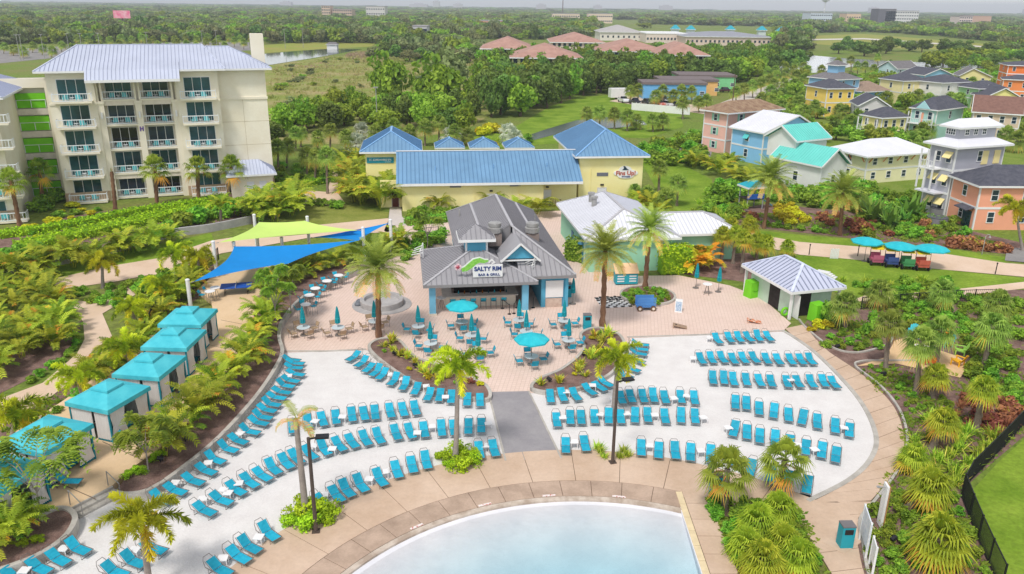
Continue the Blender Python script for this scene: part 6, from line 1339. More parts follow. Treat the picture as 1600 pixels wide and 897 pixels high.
# low ground cover over the mulch: nobody could count it
rsq = np.random.RandomState(8); mb = MB()
for poly, n in (([(1262, 510), (1330, 470), (1640, 455), (1640, 640), (1500, 762), (1545, 900), (1360, 900), (1345, 830), (1412, 700), (1400, 640), (1340, 578), (1400, 572), (1520, 590), (1520, 560), (1440, 528), (1395, 525), (1340, 550)], 5200), ([(1105, 775), (1240, 785), (1300, 900), (1155, 900)], 900), ([(1130, 335), (1320, 335), (1480, 355), (1580, 385), (1480, 386), (1200, 356)], 2200), ([(60, 755), (0, 665), (100, 605), (150, 560), (215, 522), (240, 482), (335, 412), (290, 480), (230, 560), (180, 640)], 1500), ([(100, 345), (240, 322), (430, 300), (340, 348), (60, 415), (-40, 440)], 1500)):
    pl = [G(*q) for q in poly]; xs = [q[0] for q in pl]; ys = [q[1] for q in pl]; c = 0
    while c < n:
        x, y = rsq.uniform(min(xs), max(xs)), rsq.uniform(min(ys), max(ys))
        if not inside(pl, x, y): continue
        c += 1
        if math.sin(x * .9 + 2 * math.sin(y * .5)) + math.sin(y * 1.1 + 1.5 * math.sin(x * .6)) + rsq.normal() * .5 < -.2: continue
        tone = float(rsq.rand()); h = rsq.uniform(.15, .42)
        for k in range(5):
            a = rsq.rand() * 2 * PI; d = Vector((math.cos(a), math.sin(a), rsq.uniform(.5, 1.6))).normalized(); leaflet(mb, Vector((x + rsq.normal() * .12, y + rsq.normal() * .12, .02)), d, Vector((math.sin(a), -math.cos(a), .4)), h, h * .38, .2, min(1, tone * .8 + rsq.rand() * .2))
ro = mb.build('ground_cover', leaf_mat('ground_cover_leaves', (96, 138, 40), (168, 188, 74), (176, 120, 84), .93)); ro['kind'] = 'stuff'; ro['label'] = 'low leafy ground cover spread over the mulch beds'

grove(fill([(1200, 215), (1250, 165), (1300, 140), (1400, 128), (1540, 130), (1560, 160), (1500, 230), (1420, 250), (1340, 240), (1290, 225)], 58, 5.2, 93), (3.5, 5.5), (2.2, 3.2), [P_tree[1], P_tree[4], P_tree[0]], '%s from the left of the leafy trees filling the cottage lanes', 'trees in the lanes by cottages')

its = []
for x, y in fill([(430, 108), (520, 92), (690, 90), (755, 104), (740, 158), (640, 160), (500, 170), (430, 190)], 55, 6, 95): its.append(plant_w('scrub_bush', x, y, random.choice(P_farc[1:]), 'foliage', rnd(1.2, 3.0), 0, rnd(.7, 1.5), 'bush', .6))
spread(its, '%s from the left of the scrub bushes dotting the meadow', 'bush', 'meadow scrub')

its = [palm('sabal_palm', px, py, px, py - rnd(16, 22), P_sab, T_sab, 1.8) for px, py in ((1590, 238), (1574, 226), (1604, 222), (1596, 205), (1560, 212), (1440, 196), (1424, 200), (1330, 180), (1322, 168), (1560, 178), (1452, 176))]; spread(its, '%s from the left of the palms filling gaps behind the grey and white-roofed cottages', 'palm tree', 'gap palms')
# ================================================================ furniture and small things
random.seed(33)
m_sling = M('teal_sling', (20, 152, 182), .7, rgb2=(38, 172, 200), scale=4, rnd=.14, coord='obj')
m_tube = M('pewter_tube', (132, 124, 120), .45, var=.05, metal=.3)
m_tan = M('tan_sling', (176, 150, 122), .8, var=.1)
m_ttop = M('white_table_top', (236, 234, 234), .5, var=.04)
m_umb = M('turquoise_canvas', (34, 178, 194), .8, rgb2=(54, 196, 208), scale=1.5, coord='obj')
m_umbc = M('teal_canvas', (18, 142, 154), .8, var=.08, scale=2, coord='obj')
m_black = M('black_metal', (34, 34, 38), .5, var=.1)
m_lime = M('lime_cover', (120, 204, 40), .6, var=.06, scale=1)
# ---- sun loungers: seat, raised backrest, frame with head hoop, two leg hoops
def lounger_parts(deg):
    s = MB(); s.box(-.29, .29, -.98, .20, .315, .335); s = s.mesh('seat', m_sling)
    a = rad(deg); b = MB(); L = .74; vs = []
    for d, zz in ((0, 0), (L, 0)):
        for x in (-.29, .29): vs.append((x, .24 + d * math.cos(a), .335 + d * math.sin(a)))
    vs = vs + [(x, y + .02, z + .035) for x, y, z in vs]; b.add(vs, [(0, 1, 3, 2)[::-1], (4, 5, 7, 6), (0, 1, 5, 4), (2, 6, 7, 3), (0, 4, 6, 2), (1, 3, 7, 5)]); b = b.mesh('backrest', m_sling)
    f = MB()
    for x in (-.335, .335): f.tube([(x, -1.0, .33), (x, .98, .33)], .022, 5); f.tube([(x, .24, .34), (x, .24 + .82 * math.cos(a), .34 + .82 * math.sin(a))], .018, 5)
    f.tube([(-.335, -1.0, .33), (.335, -1.0, .33)], .022, 5)
    f.tube([(-.335, .98, .33), (-.3, 1.2, .6), (-.2, 1.3, .78), (.2, 1.3, .78), (.3, 1.2, .6), (.335, .98, .33)], .02, 5); f = f.mesh('frame', m_tube)
    g = MB(); g.tube([(-.335, 0, .33), (-.335, 0, .02), (.335, 0, .02), (.335, 0, .33)], .02, 5); g = g.mesh('leg', m_tube)
    return s, b, f, g
LV = [lounger_parts(q) for q in (26, 30, 22, 38, 8)]
def lounger(x, y, ang, z0=.03):
    o = thing('sun_lounger', 'lounger', 'sun lounger', (x, y, z0), ang, scale=(.88, .72, .92)); LS, LB, LF, LG = random.choice(LV[:4] if random.random() < .9 else LV); obj('seat', LS, o); obj('backrest', LB, o); obj('frame', LF, o); obj('leg', LG, o, (0, -.75, 0)); obj('leg', LG, o, (0, .7, 0)); return o
def head(foot, head_): a, b = G(*foot), G(*head_); return math.atan2(b[1] - a[1], b[0] - a[0]) - PI / 2
rows = [
 ('lining the left curved planter', [(552, 558), (565, 567), (576, 575), (587.5, 581), (597, 586), (615, 595), (632, 602), (650, 609), (670, 618), (687, 619), (705, 622), (730, 626), (750, 627)], ((542, 564), (560, 554)), ((749, 636), (750, 618)), 'x'),
 ('along the long planter wall', [(455, 562), (461, 567), (459, 574), (462, 584), (454, 594), (446, 602), (440, 612), (432, 620.5), (424, 631), (417, 640), (410, 651), (404, 660), (390, 674), (372, 688), (356, 701), (336, 718), (322, 735), (302, 751), (274, 766), (252, 779)], ((475, 585), (451, 583)), ((269, 786), (237, 773)), 'y'),
 ('below the low planter', [(122, 857), (91, 873), (61, 887), (22, 902)], ((139, 865), (108, 851)), ((139, 865), (108, 851)), 'x'),
 ('in the long middle sand row left of the mat', [(320, 797), (346, 781), (369, 765), (390, 753), (410, 743), (427, 732), (447, 723), (463, 716), (484, 709), (507, 702), (530, 696), (550, 691), (571, 687), (592, 684), (619, 678), (641, 676), (663, 674), (690, 672), (709, 671), (732, 669), (752, 667)], ((336, 803), (304, 792)), ((752, 678), (751, 657)), 'x'),
 ('in the inner left sand row', [(457, 668), (481, 660), (504, 657), (525, 654), (550, 650), (569, 648), (586, 647), (610, 644), (630, 642), (649, 640)], ((483, 668), (479, 652)), ((651, 648), (647, 633)), 'x'),
 ('in the left row beside the pool deck', [(505, 786), (526, 774), (542, 766), (564, 758), (594, 749), (620, 736), (644, 728), (666, 722), (749, 706), (772, 703)], ((517, 794), (494, 776)), ((774, 714), (769, 692)), 'x'),
 ('in the lower left row beside the pool deck', [(344, 889), (373, 869), (390, 854), (420, 833)], ((436, 844), (406, 827)), ((436, 844), (406, 827)), 'x'),
 ('behind the bottom left foxtail palm', [(240, 857), (209, 877), (180, 893)], ((254, 862), (223, 853)), ((254, 862), (223, 853)), 'x'),
 ('lining the right curved planter', [(1000, 538), (999, 545), (997, 552), (994, 563), (987, 576), (976, 586), (946, 598), (937, 604), (921, 610), (899, 618), (879, 619), (860, 621)], ((1011, 536), (990, 534)), ((862, 630), (856, 613)), 'x'),
 ('in the short row behind the right lamp post', [(971, 623), (986, 621), (1005, 621), (1021, 620.5), (1039, 622.5), (1064, 622), (1085, 624)], ((973, 632), (967, 613)), ((1088, 633), (1082, 614)), 'x'),
 ('in the row right of the mat', [(870, 658), (891, 654), (908, 654), (929, 653), (951, 653), (970, 653), (992, 652), (1012, 651), (1039, 653), (1064, 652), (1086, 653)], ((872, 668), (867, 647)), ((1087, 665), (1085, 641)), 'x'),
 ('in the right row beside the pool deck', [(884, 698), (914, 695), (1002, 702), (1029, 706), (1055, 707), (1079, 710), (1110, 712), (1145, 717), (1173, 733), (1205, 743), (1230, 750), (1261, 760)], ((886, 709), (882, 686)), ((1258, 772), (1265, 748)), 'x'),
 ('in the topmost right row below the plaza', [(1121, 531), (1140, 529), (1155, 528.5), (1170, 528), (1185, 527), (1201, 527)], ((1130, 539), (1114, 524)), ((1209, 535), (1192, 520)), 'x'),
 ('in the second right row from the plaza', [(1096, 562), (1112, 561), (1129, 560.5), (1146, 562), (1162, 561), (1179, 560.5), (1198, 562), (1216, 563), (1236, 563), (1252, 563), (1267, 563)], ((1104, 570), (1089, 554)), ((1275, 571), (1259, 555)), 'x'),
 ('in the third right row from the plaza', [(1114, 593), (1131, 593), (1146, 595), (1166, 595), (1187, 596), (1205, 597), (1230, 598), (1247, 598), (1268, 598), (1287, 597), (1303, 599)], ((1116, 602), (1112, 585)), ((1310, 608), (1295, 591)), 'x'),
 ('in the fourth right row from the plaza', [(1149, 631), (1166, 632), (1186, 640), (1209, 645), (1232, 650), (1254, 655), (1277, 661), (1305, 668), (1327, 674)], ((1149, 640), (1149, 621)), ((1327, 685), (1328, 664)), 'x'),
 ('in the fifth right row from the plaza', [(1147, 673), (1167, 677), (1187, 683), (1211, 688), (1234, 694), (1259, 701), (1284, 706), (1306, 713)], ((1147, 686), (1149, 666)), ((1304, 724), (1308, 703)), 'x')]
for desc, pts, h0, h1, key in rows:
    a0, a1 = head(*h0), head(*h1); a1 = a0 + (a1 - a0 + PI) % (2 * PI) - PI; its = []
    for i, p in enumerate(pts):
        f = i / max(1, len(pts) - 1); x, y = G(p[0], p[1], .34); its.append(lounger(x, y, a0 + (a1 - a0) * f + rnd(-.09, .09)))
    ks = sorted(its, key=lambda o: (scrx(*o.location) if key == 'x' else scry(*o.location)))
    for i, o in enumerate(ks): tag(o, 'teal lounger, %s from the %s %s' % (ordn(i + 1), 'left' if key == 'x' else 'top', desc), 'sun lounger', 'sun loungers ' + desc)
ST = MB(); ST.box(-.24, .24, -.24, .24, .40, .44); ST = ST.mesh('top', m_ttop); SLg = MB()
for x in (-.2, .2):
    for y in (-.2, .2): SLg.box(x - .02, x + .02, y - .02, y + .02, 0, .40)
SLg = SLg.mesh('legs', m_ttop)
its = []
for px, py in ((611, 585), (630, 592), (666, 603), (696, 620), (451, 587), (492, 658), (535, 651), (675, 666), (763, 661), (1109, 527), (1083, 559), (885, 612), (926, 602), (958, 622), (1053, 622), (1073, 618), (879, 652), (938, 647), (979, 646), (1023, 648), (1099, 652), (1138, 668), (1235, 593), (1319, 668), (375, 677), (325, 723), (273, 754), (317, 779), (349, 765), (356, 770), (373, 755), (99, 857), (38, 891), (210, 859), (348, 872), (491, 696), (519, 701), (652, 676), (506, 773), (484, 783), (577, 748), (600, 737), (758, 696), (404, 839), (897, 690), (1015, 696), (1095, 704), (1246, 695), (1273, 702)):
    x, y = G(px, py, .44); o = thing('side_table', 'table', 'side table', (x, y, .03), rnd(-.3, .3)); obj('top', ST, o); obj('legs', SLg, o, kind='stuff'); its.append(o)
spread(its, 'small white side table between loungers, %s from the left', 'side table', 'white side tables')
# ---- parasols and dining sets on the plaza
def canopy_mesh(R=1.35, h=.45, n=8):
    mb = MB(); vs = [(0, 0, h)]; 
    for r, z in ((.5, h * .62), (1.0, 0.0)):
        for k in range(n): a = 2 * PI * k / n; vs.append((R * r * math.cos(a), R * r * math.sin(a), z))
    fs = [(0, 1 + k, 1 + (k + 1) % n) for k in range(n)] + [(1 + k, 1 + n + k, 1 + n + (k + 1) % n, 1 + (k + 1) % n) for k in range(n)]
    m0 = len(vs); vs += [(R * math.cos(2 * PI * k / n), R * math.sin(2 * PI * k / n), -.12) for k in range(n)]; fs += [(1 + n + k, m0 + k, m0 + (k + 1) % n, 1 + n + (k + 1) % n) for k in range(n)]
    mb.add(vs, fs); return mb.mesh('canopy', m_umb)
CANO = canopy_mesh(); POLE = MB().tube([(0, 0, 0), (0, 0, 2.5)], .025, 7).mesh('pole', m_tube); UB = MB().lathe([(.3, 0), (.3, .05), (.06, .1), (.05, .3)], 14).mesh('base', m_tube)
cc = MB(); prof = [(.07, 1.05), (.2, 1.12), (.19, 1.5), (.13, 2.1), (.07, 2.42), (.03, 2.56)]; vs = []
for r, z in prof:
    for k in range(16): a = 2 * PI * k / 16; q = r * (1.12 if k % 2 else .82); vs.append((q * math.cos(a), q * math.sin(a), z))
cc.add(vs, [(i * 16 + k, i * 16 + (k + 1) % 16, (i + 1) * 16 + (k + 1) % 16, (i + 1) * 16 + k) for i in range(5) for k in range(16)]); CANC = cc.mesh('folded_canopy', m_umbc)
STRP = MB().lathe([(.175, 1.48), (.178, 1.58)], 12, cap=False).mesh('tie_strap', m_umb)
def parasol(x, y, opened, label, group, h=1.0, z0=.05, ang=0.0, R=1.0):
    o = thing('parasol', label, 'parasol', (x, y, z0), ang, group); obj('pole', POLE, o, scale=(1, 1, h)); obj('base', UB, o)
    if opened: obj('canopy', CANO, o, (0, 0, 2.15 * h), scale=(R, R, 1))
    else: obj('folded_canopy', CANC, o, scale=(1, 1, h)); obj('tie_strap', STRP, o, scale=(1, 1, h))
    return o
DT = MB().lathe([(.52, .70), (.54, .72), (.54, .745), (.5, .75)], 20).mesh('top', M('glass_table_top', (196, 206, 210), .2, var=.08)); DP = MB().lathe([(.32, 0), (.3, .03), (.05, .06), (.05, .7)], 10).mesh('pedestal', m_tube)
def chair_meshes(ms, hseat=.44, hb=.9, w=.26):
    s = MB().box(-w, w, -w, w, hseat - .02, hseat + .02).mesh('seat', ms); b = MB(); b.add([(-w, w, hseat + .12), (w, w, hseat + .12), (w, w + .12, hb), (-w, w + .12, hb), (-w, w + .03, hseat + .12), (w, w + .03, hseat + .12), (w, w + .15, hb), (-w, w + .15, hb)], [(0, 1, 2, 3), (7, 6, 5, 4), (0, 4, 5, 1), (1, 5, 6, 2), (2, 6, 7, 3), (3, 7, 4, 0)]); b = b.mesh('backrest', ms)
    f = MB()
    for x in (-w - .02, w + .02): f.tube([(x, -w, 0), (x, -w, hseat + .2), (x, w, hseat + .2), (x, w + .14, hb)], .016, 5); f.tube([(x, w + .02, 0), (x, w, hseat + .2)], .016, 5)
    for y in (-w, w): f.tube([(-w - .02, y, hseat), (w + .02, y, hseat)], .014, 5)
    return s, b, f.mesh('frame', m_tube)
CH_T = chair_meshes(m_sling); CH_N = chair_meshes(m_tan); CH_S = chair_meshes(m_sling, .74, 1.12, .22)
def chair(x, y, ang, ms, label, group, z0=.05, name='patio_chair', cat='chair'):
    o = thing(name, label, cat, (x, y, z0), ang, group)
    for nme, me in zip(('seat', 'backrest', 'frame'), ms): obj(nme, me, o)
    return o
sets = [((475, 524), 'N', 0, 'leftmost tan'), ((529, 524), 'N', 0, 'second tan'), ((586, 514), 'N', 0, 'tan, behind the date palm'), ((654, 522), 'T', 0, 'near the left bar post'), ((673, 549), 'T', 0, 'left of the foxtail crown'), ((722, 515), 'T', 1, 'under the open parasol before the bar'), ((737, 536), 'T', 0, 'just below the bar parasol'), ((747, 560), 'T', 0, 'behind the foxtail crown'), ((811, 512), 'T', 0, 'at the right bar post'), ((822, 530), 'T', 0, 'behind the front open parasol'), ((830, 570), 'T', 1, 'under the front open parasol'), ((881, 513), 'T', 0, 'left of the teal bin'), ((888, 544), 'T', 0, 'at the right planter tip')]
SIDE = ['far', 'left', 'near', 'right']
for (px, py), kd_, op, ds in sets:
    x, y = G(px, py, .05); a0 = rnd(-.25, .25) + PI / 4 * (kd_ == 'N')
    t_ = thing('patio_table', 'round patio table %s' % ds, 'table', (x, y, .05), 0, 'patio tables'); obj('top', DT, t_); obj('pedestal', DP, t_)
    parasol(x, y, op, ('open turquoise parasol over the table %s' if op else 'folded teal parasol at the table %s') % ds, 'plaza parasols', 1.0)
    for k in range(4):
        a = a0 + k * PI / 2; chair(x - .95 * math.sin(a), y + .95 * math.cos(a), a, CH_T if kd_ == 'T' else CH_N, '%s patio chair on the %s side of the table %s' % ('teal' if kd_ == 'T' else 'tan', SIDE[k], ds.replace('tan, ', '').replace(' tan', ' tan set').replace('under the ', 'by ')), 'patio chairs')
for (px, py), l in (((853, 476), 'folded teal parasol on a round base left of the bar service window'), ((895, 475), 'folded teal parasol right of the bar service window'), ((1087, 450), 'folded teal parasol left of the white high table'), ((1122, 456), 'folded teal parasol right of the white high table')):
    x, y = G(px, py, .05); parasol(x, y, False, l, 'single parasols')
HT = MB().lathe([(.44, 1.02), (.46, 1.05), (.44, 1.07)], 18).mesh('top', m_ttop); HP = MB()
for k in range(4): a = k * PI / 2 + .4; HP.bar((.32 * math.cos(a), .32 * math.sin(a), 0), (.06 * math.cos(a), .06 * math.sin(a), 1.03), .035)
HP = HP.mesh('legs', m_tube)
def high_table(px, py, label, z0=.05):
    x, y = G(px, py, z0); o = thing('high_table', label, 'table', (x, y, z0), 0, 'white high tables'); obj('top', HT, o); obj('legs', HP, o, kind='stuff'); return x, y
high_table(1104, 460, 'round white high table between two folded parasols on the right plaza'); high_table(690, 482, 'round white high table beside the left bar post')
for i, (px, py) in enumerate(((479, 493), (485, 478), (494, 467), (512, 455), (530, 446))):
    x, y = high_table(px, py, 'round white high table beside the planter, %s from the front' % ordn(i + 1))
    for k, a in enumerate((2.2, .6, -.9)): chair(x - .7 * math.sin(a), y + .7 * math.cos(a), a, CH_S, 'teal high stool, %s seat of the %s planter table from the front' % (('left', 'back', 'right')[k], ordn(i + 1)), 'high stools', name='high_stool', cat='stool')
for i, (px, py) in enumerate(((330, 472), (338, 466))):
    x, y = G(px, py, TZ); high_table(px, py, 'white high table on the terrace by the blue sail, %s of two' % ('left', 'right')[i], TZ); chair(x - .7, y - .1, 1.5, CH_S, 'teal stool at the %s terrace high table' % ('left', 'right')[i], 'terrace stools', TZ, 'high_stool', 'stool')
for i in range(6):
    p = to_world(bar, 2.6 + i * .92, 1.75, .05); chair(p[0], p[1], rad(8) + PI, CH_S, 'teal bar stool, %s from the left at the bar counter' % ordn(i + 1), 'bar stools', name='bar_stool', cat='stool')
def stanchion(px, py, label):
    x, y = G(px, py, .05); o = thing('stanchion', label, 'barrier post', (x, y, .05), 0, 'stanchions'); MB().lathe([(.17, 0), (.17, .03), (.03, .06), (.025, .95), (.04, .98)], 12).build('post', m_black, o); return (x, y)
sp = [stanchion(*p, 'black queue post, %s from the left at the bar corner' % ordn(i + 1)) for i, p in enumerate(((785, 482), (796, 491), (803, 490), (808, 481), (833, 481)))]
for i in (0, 2):
    b = MB(); b.bar((sp[i][0], sp[i][1], .92), (sp[i + 1][0], sp[i + 1][1], .92), .02, .06); tag(b.build('queue_belt', m_black), 'black belt between %s pair of queue posts' % ('the left', 'the right')[i // 2], 'barrier belt')
# ---- cabanas
m_cab = M('cabana_canvas', (64, 182, 198), .75, rgb2=(88, 200, 212), scale=1.0, bump=.25, coord='obj'); m_curt = M('white_curtain', (246, 244, 242), .9, rgb2=(236, 232, 230), scale=5, coord='obj', stretch=(3, 3, .3)); m_cabt = M('cabana_trim', (28, 140, 160), .7)
cabs = [((255, 508), (320, 509), (331, 481)), ((228, 543), (301, 545), (314, 514)), ((183, 583), (252, 588), (283, 557)), ((110, 627), (173, 640), (226, 604)), ((8, 692), (98, 712), (132, 662)), ((-60, 758), (20, 780), (40, 725))]
CABN = ['farthest', 'second farthest', 'third', 'fourth', 'fifth, behind the young tree', 'nearest, cut by the left edge']
for i, c in enumerate(cabs):
    p0, p1, p2 = [np.array(G(q[0], q[1], 2.75)) for q in c]; ang = math.atan2(p1[1] - p0[1], p1[0] - p0[0]); ctr = (p0 + p2) / 2; W2, D2 = 1.66, 1.76
    ca = thing('cabana', 'turquoise roofed cabana with white curtains, %s in the row' % CABN[i], 'cabana', (ctr[0], ctr[1], TZ), ang, 'cabanas in a row'); E = 2.3
    r = MB(); r.add([(-W2, -D2, E), (W2, -D2, E), (W2, D2, E), (-W2, D2, E), (-.5, -.5, E + .5), (.5, -.5, E + .5), (.5, .5, E + .5), (-.5, .5, E + .5)], [(0, 1, 5, 4), (1, 2, 6, 5), (2, 3, 7, 6), (3, 0, 4, 7)])
    r.add([(-W2, -D2, E), (W2, -D2, E), (W2, D2, E), (-W2, D2, E), (-W2 - .02, -D2 - .02, E - .28), (W2 + .02, -D2 - .02, E - .28), (W2 + .02, D2 + .02, E - .28), (-W2 - .02, D2 + .02, E - .28)], [(0, 4, 5, 1), (1, 5, 6, 2), (2, 6, 7, 3), (3, 7, 4, 0)]); r = r.build('roof', m_cab, ca)
    v = MB(); v.add([(-.66, -.66, E + .6), (.66, -.66, E + .6), (.66, .66, E + .6), (-.66, .66, E + .6), (0, 0, E + .86), (-.68, -.68, E + .47), (.68, -.68, E + .47), (.68, .68, E + .47), (-.68, .68, E + .47)], [(0, 1, 4), (1, 2, 4), (2, 3, 4), (3, 0, 4), (0, 5, 6, 1), (1, 6, 7, 2), (2, 7, 8, 3), (3, 8, 5, 0)]); v.build('roof_vent', m_cab, r)
    for x, y in ((-1.5, -1.6), (1.5, -1.6), (1.5, 1.6), (-1.5, 1.6)): MB().box(x - .05, x + .05, y - .05, y + .05, 0, E).build('post', m_cabt, ca)
    def curtain(x0, y0, x1, y1, gather=0.0):
        n = 30; vs = []; L = math.hypot(x1 - x0, y1 - y0); nx, ny = -(y1 - y0) / L, (x1 - x0) / L
        for z, k in ((.02, 1.0), (.14, 1.0), (1.0, 1 - gather), (E - .02, 1.0)):
            for j in range(n + 1):
                f = j / n; w_ = .06 * math.sin(j * 2.1) * k; ff = .5 + (f - .5) * k if gather else f; vs.append((x0 + (x1 - x0) * ff + nx * w_, y0 + (y1 - y0) * ff + ny * w_, z))
        m1 = n + 1; MB().add(vs[m1:], [(r_ * m1 + j, r_ * m1 + j + 1, (r_ + 1) * m1 + j + 1, (r_ + 1) * m1 + j) for r_ in range(2) for j in range(n)]).build('curtain', m_curt, ca); MB().add(vs[:2 * m1], [(j, j + 1, m1 + j + 1, m1 + j) for j in range(n)]).build('curtain_hem', m_cabt, ca)
    curtain(-1.5, -1.6, .15, -1.6); curtain(.35, -1.6, 1.5, -1.6); curtain(-1.5, 1.6, -1.5, -1.6); curtain(-1.5, 1.6, 1.5, 1.6); curtain(1.5, -1.6, 1.5, -.3, .3); curtain(1.5, .5, 1.5, 1.6, .3)
    p = to_world(ca, .3, .1, 0); so_ = thing('cabana_sofa', 'teal cushioned sofa inside the cabana, %s in the row' % CABN[i], 'sofa', (p[0], p[1], TZ), ang, 'cabana sofas'); MB().box(-.8, .8, -.9, .9, .12, .42).build('seat', m_cabt, so_); MB().box(-.8, -.6, -.9, .9, .42, .85).build('backrest', m_cabt, so_)
    if i in (3, 4): q = to_world(ca, 2.3, -1.1, 0); tag(lounger(q[0], q[1], ang + 1.9, TZ), 'teal lounger standing outside the cabana, %s in the row' % CABN[i], 'sun lounger')
# ---- shade sails on white posts
m_sailg = M('lime_sail', (198, 225, 118), .8, var=.03, scale=.5); m_sailb = M('blue_sail', (10, 134, 210), .8, var=.05, scale=.5)
def sail(label, C, m, sag=.5, pull=.14, n=14):
    C = [np.array(c, float) for c in C]; ce = sum(C) / 4; vs = []
    for j in range(n + 1):
        for i in range(n + 1):
            u, v = i / n, j / n; p = C[0] * (1 - u) * (1 - v) + C[1] * u * (1 - v) + C[2] * u * v + C[3] * (1 - u) * v
            k = pull * max(4 * u * (1 - u) * (abs(v - .5) * 2) ** 2, 4 * v * (1 - v) * (abs(u - .5) * 2) ** 2); p = p + (ce - p) * k; p[2] -= sag * 16 * u * (1 - u) * v * (1 - v); vs.append(tuple(p - ce))
    m1 = n + 1; mb = MB().add(vs, [(j * m1 + i, j * m1 + i + 1, (j + 1) * m1 + i + 1, (j + 1) * m1 + i) for j in range(n) for i in range(n)]); o = thing('shade_sail', label, 'shade sail', tuple(ce)); mb.build('fabric', m, o, True)
    b = MB(); 
    for c in C: q = c - ce; b.bar(tuple(q), tuple(q * 1.04), .05)
    b.build('corner_cables', m_vent, o, kind='stuff'); return o
sail('lime green shade sail stretched between white posts', [(*G(342, 379, 3.7), 3.7), (*G(560, 360, 3.6), 3.6), (*G(476, 345, 3.9), 3.9), (*G(405, 347, 3.9), 3.9)], m_sailg, .45)
sail('large blue shade sail below the lime green one', [(*G(303, 440, 2.6), 2.6), (*G(450, 412, 2.6), 2.6), (*G(562, 375, 3.2), 3.2), (*G(366, 385, 3.1), 3.1)], m_sailb, .35, .16)
sail('small blue shade sail at the right behind the lime one', [(*G(488, 371, 3.0), 3.0), (*G(560, 376, 3.0), 3.0), (*G(609, 348, 3.6), 3.6), (*G(540, 362, 3.5), 3.5)], m_sailb, .2, .1)
posts_ = [(333, 380, 3.9, 'left end of the lime sail'), (397, 338, 4.1, 'back left of the lime sail'), (480, 341, 4.1, 'back right of the lime sail'), (567, 358, 3.9, 'right end of the lime sail'), (610, 346, 3.8, 'tip of the small blue sail'), (365, 381, 3.3, 'back of the large blue sail'), (402, 375, 2.9, 'middle under the lime sail'), (440, 374, 3.0, 'middle right under the lime sail'), (293, 440, 2.8, 'front tip of the large blue sail')]
for px, py, z, l in posts_:
    x, y = G(px, py, z); o = thing('sail_post', 'white round post at the ' + l, 'post', (x, y, 0), 0, 'shade sail posts'); MB().tube([(0, 0, -.1), (0, 0, z + .1)], .17, 12).build('shaft', m_white, o); MB().lathe([(.19, z + .1), (.19, z + .2), (.1, z + .26)], 12).build('cap', m_white, o)
# ---- ping pong table
x, y = G(370, 458, TZ); o = thing('ping_pong_table', 'blue table tennis table under the blue shade sail', 'table tennis table', (x, y, TZ), rad(14)); MB().box(-1.37, 1.37, -.76, .76, .72, .76).build('top', M('ping_pong_blue', (28, 84, 176), .5), o)
for xx in (-1, 1): b = MB(); b.bar((xx, -.5, 0), (xx, -.5, .72), .05); b.bar((xx, .5, 0), (xx, .5, .72), .05); b.bar((xx, -.5, .1), (xx, .5, .1), .04); b.build('leg_frame', m_black, o)
MB().box(-.01, .01, -.85, .85, .765, .91).build('net', m_white, o)
# ---- stone fountain ring
x, y = G(597, 476, .05); o = thing('round_fountain', 'low round grey stone basin behind the left date palm', 'fountain', (x, y, .05)); m_stone = M('grey_stone', (168, 164, 164), .7, rgb2=(188, 184, 182), scale=1.5, fine=.1)
MB().lathe([(2.7, 0), (2.7, .04), (2.35, .05)], 36).build('outer_step', m_stone, o); MB().lathe([(1.95, .05), (1.98, .55), (1.95, .6), (1.6, .6), (1.55, .3), (0, .28)], 36).build('basin', m_stone, o)
for k in range(3): a = 2.6 + k * .35; MB().lathe([(.3, .05), (.34, .2), (.2, .34), (.05, .38)], 9, 2.15 * math.cos(a), 2.15 * math.sin(a)).build('boulder', M('dark_rock', (126, 130, 138), .8, rgb2=(100, 104, 112), scale=4), o)
# ---- lamp posts
def lamp_post(bx, by, h, label, az):
    x, y = G(bx, by); o = thing('lamp_post', label, 'lamp post', (x, y, 0), az); MB().tube([(0, 0, 0), (0, 0, h)], [.11, .085], 8).build('pole', M('bronze_pole', (84, 72, 66), .6), o); MB().box(-.2, .2, -.2, .2, 0, .12).build('base', M('bronze_pole', (84, 72, 66)), o); MB().bar((0, 0, h - .08), (.55, 0, h), .07).build('arm', m_black, o); MB().box(.35, 1.0, -.2, .2, h - .03, h + .07).build('lamp_head', m_black, o)
lamp_post(494, 832, 5.6, 'tall lamp post beside the wilted palm', .15); lamp_post(957, 724, 5.5, 'tall lamp post right of the grey mat', .3)
for i, (px, py, z) in enumerate(((251, 722, .5), (38, 840, .5), (432, 488, .5), (617, 556, .24), (649, 575, .24), (290, 690, .5), (912, 556, .24), (858, 597, .24), (1308, 545, .02), (1380, 588, .02), (1395, 848, .05), (722, 735, .02))):
    x, y = G(px, py, z); o = thing('garden_spotlight', 'small black ground spotlight in the planting, %s' % ['in the long planter by the steps', 'in the low planter', 'at the planter tip by the tan tables', 'left in the left curved planter', 'middle of the left curved planter', 'halfway up the long planter', 'in the right curved planter', 'at the tip of the right curved planter', 'below the towel hut', 'inside the path bend', 'in the lower right bed', 'under the foxtail palm'][i], 'spotlight', (x, y, z), rnd(0, 6), 'garden spotlights'); MB().tube([(0, -.16, .2), (0, .16, .32)], .13, 8).build('housing', m_black, o); MB().tube([(0, 0, 0), (0, 0, .22)], .03, 6).build('stake', m_black, o)
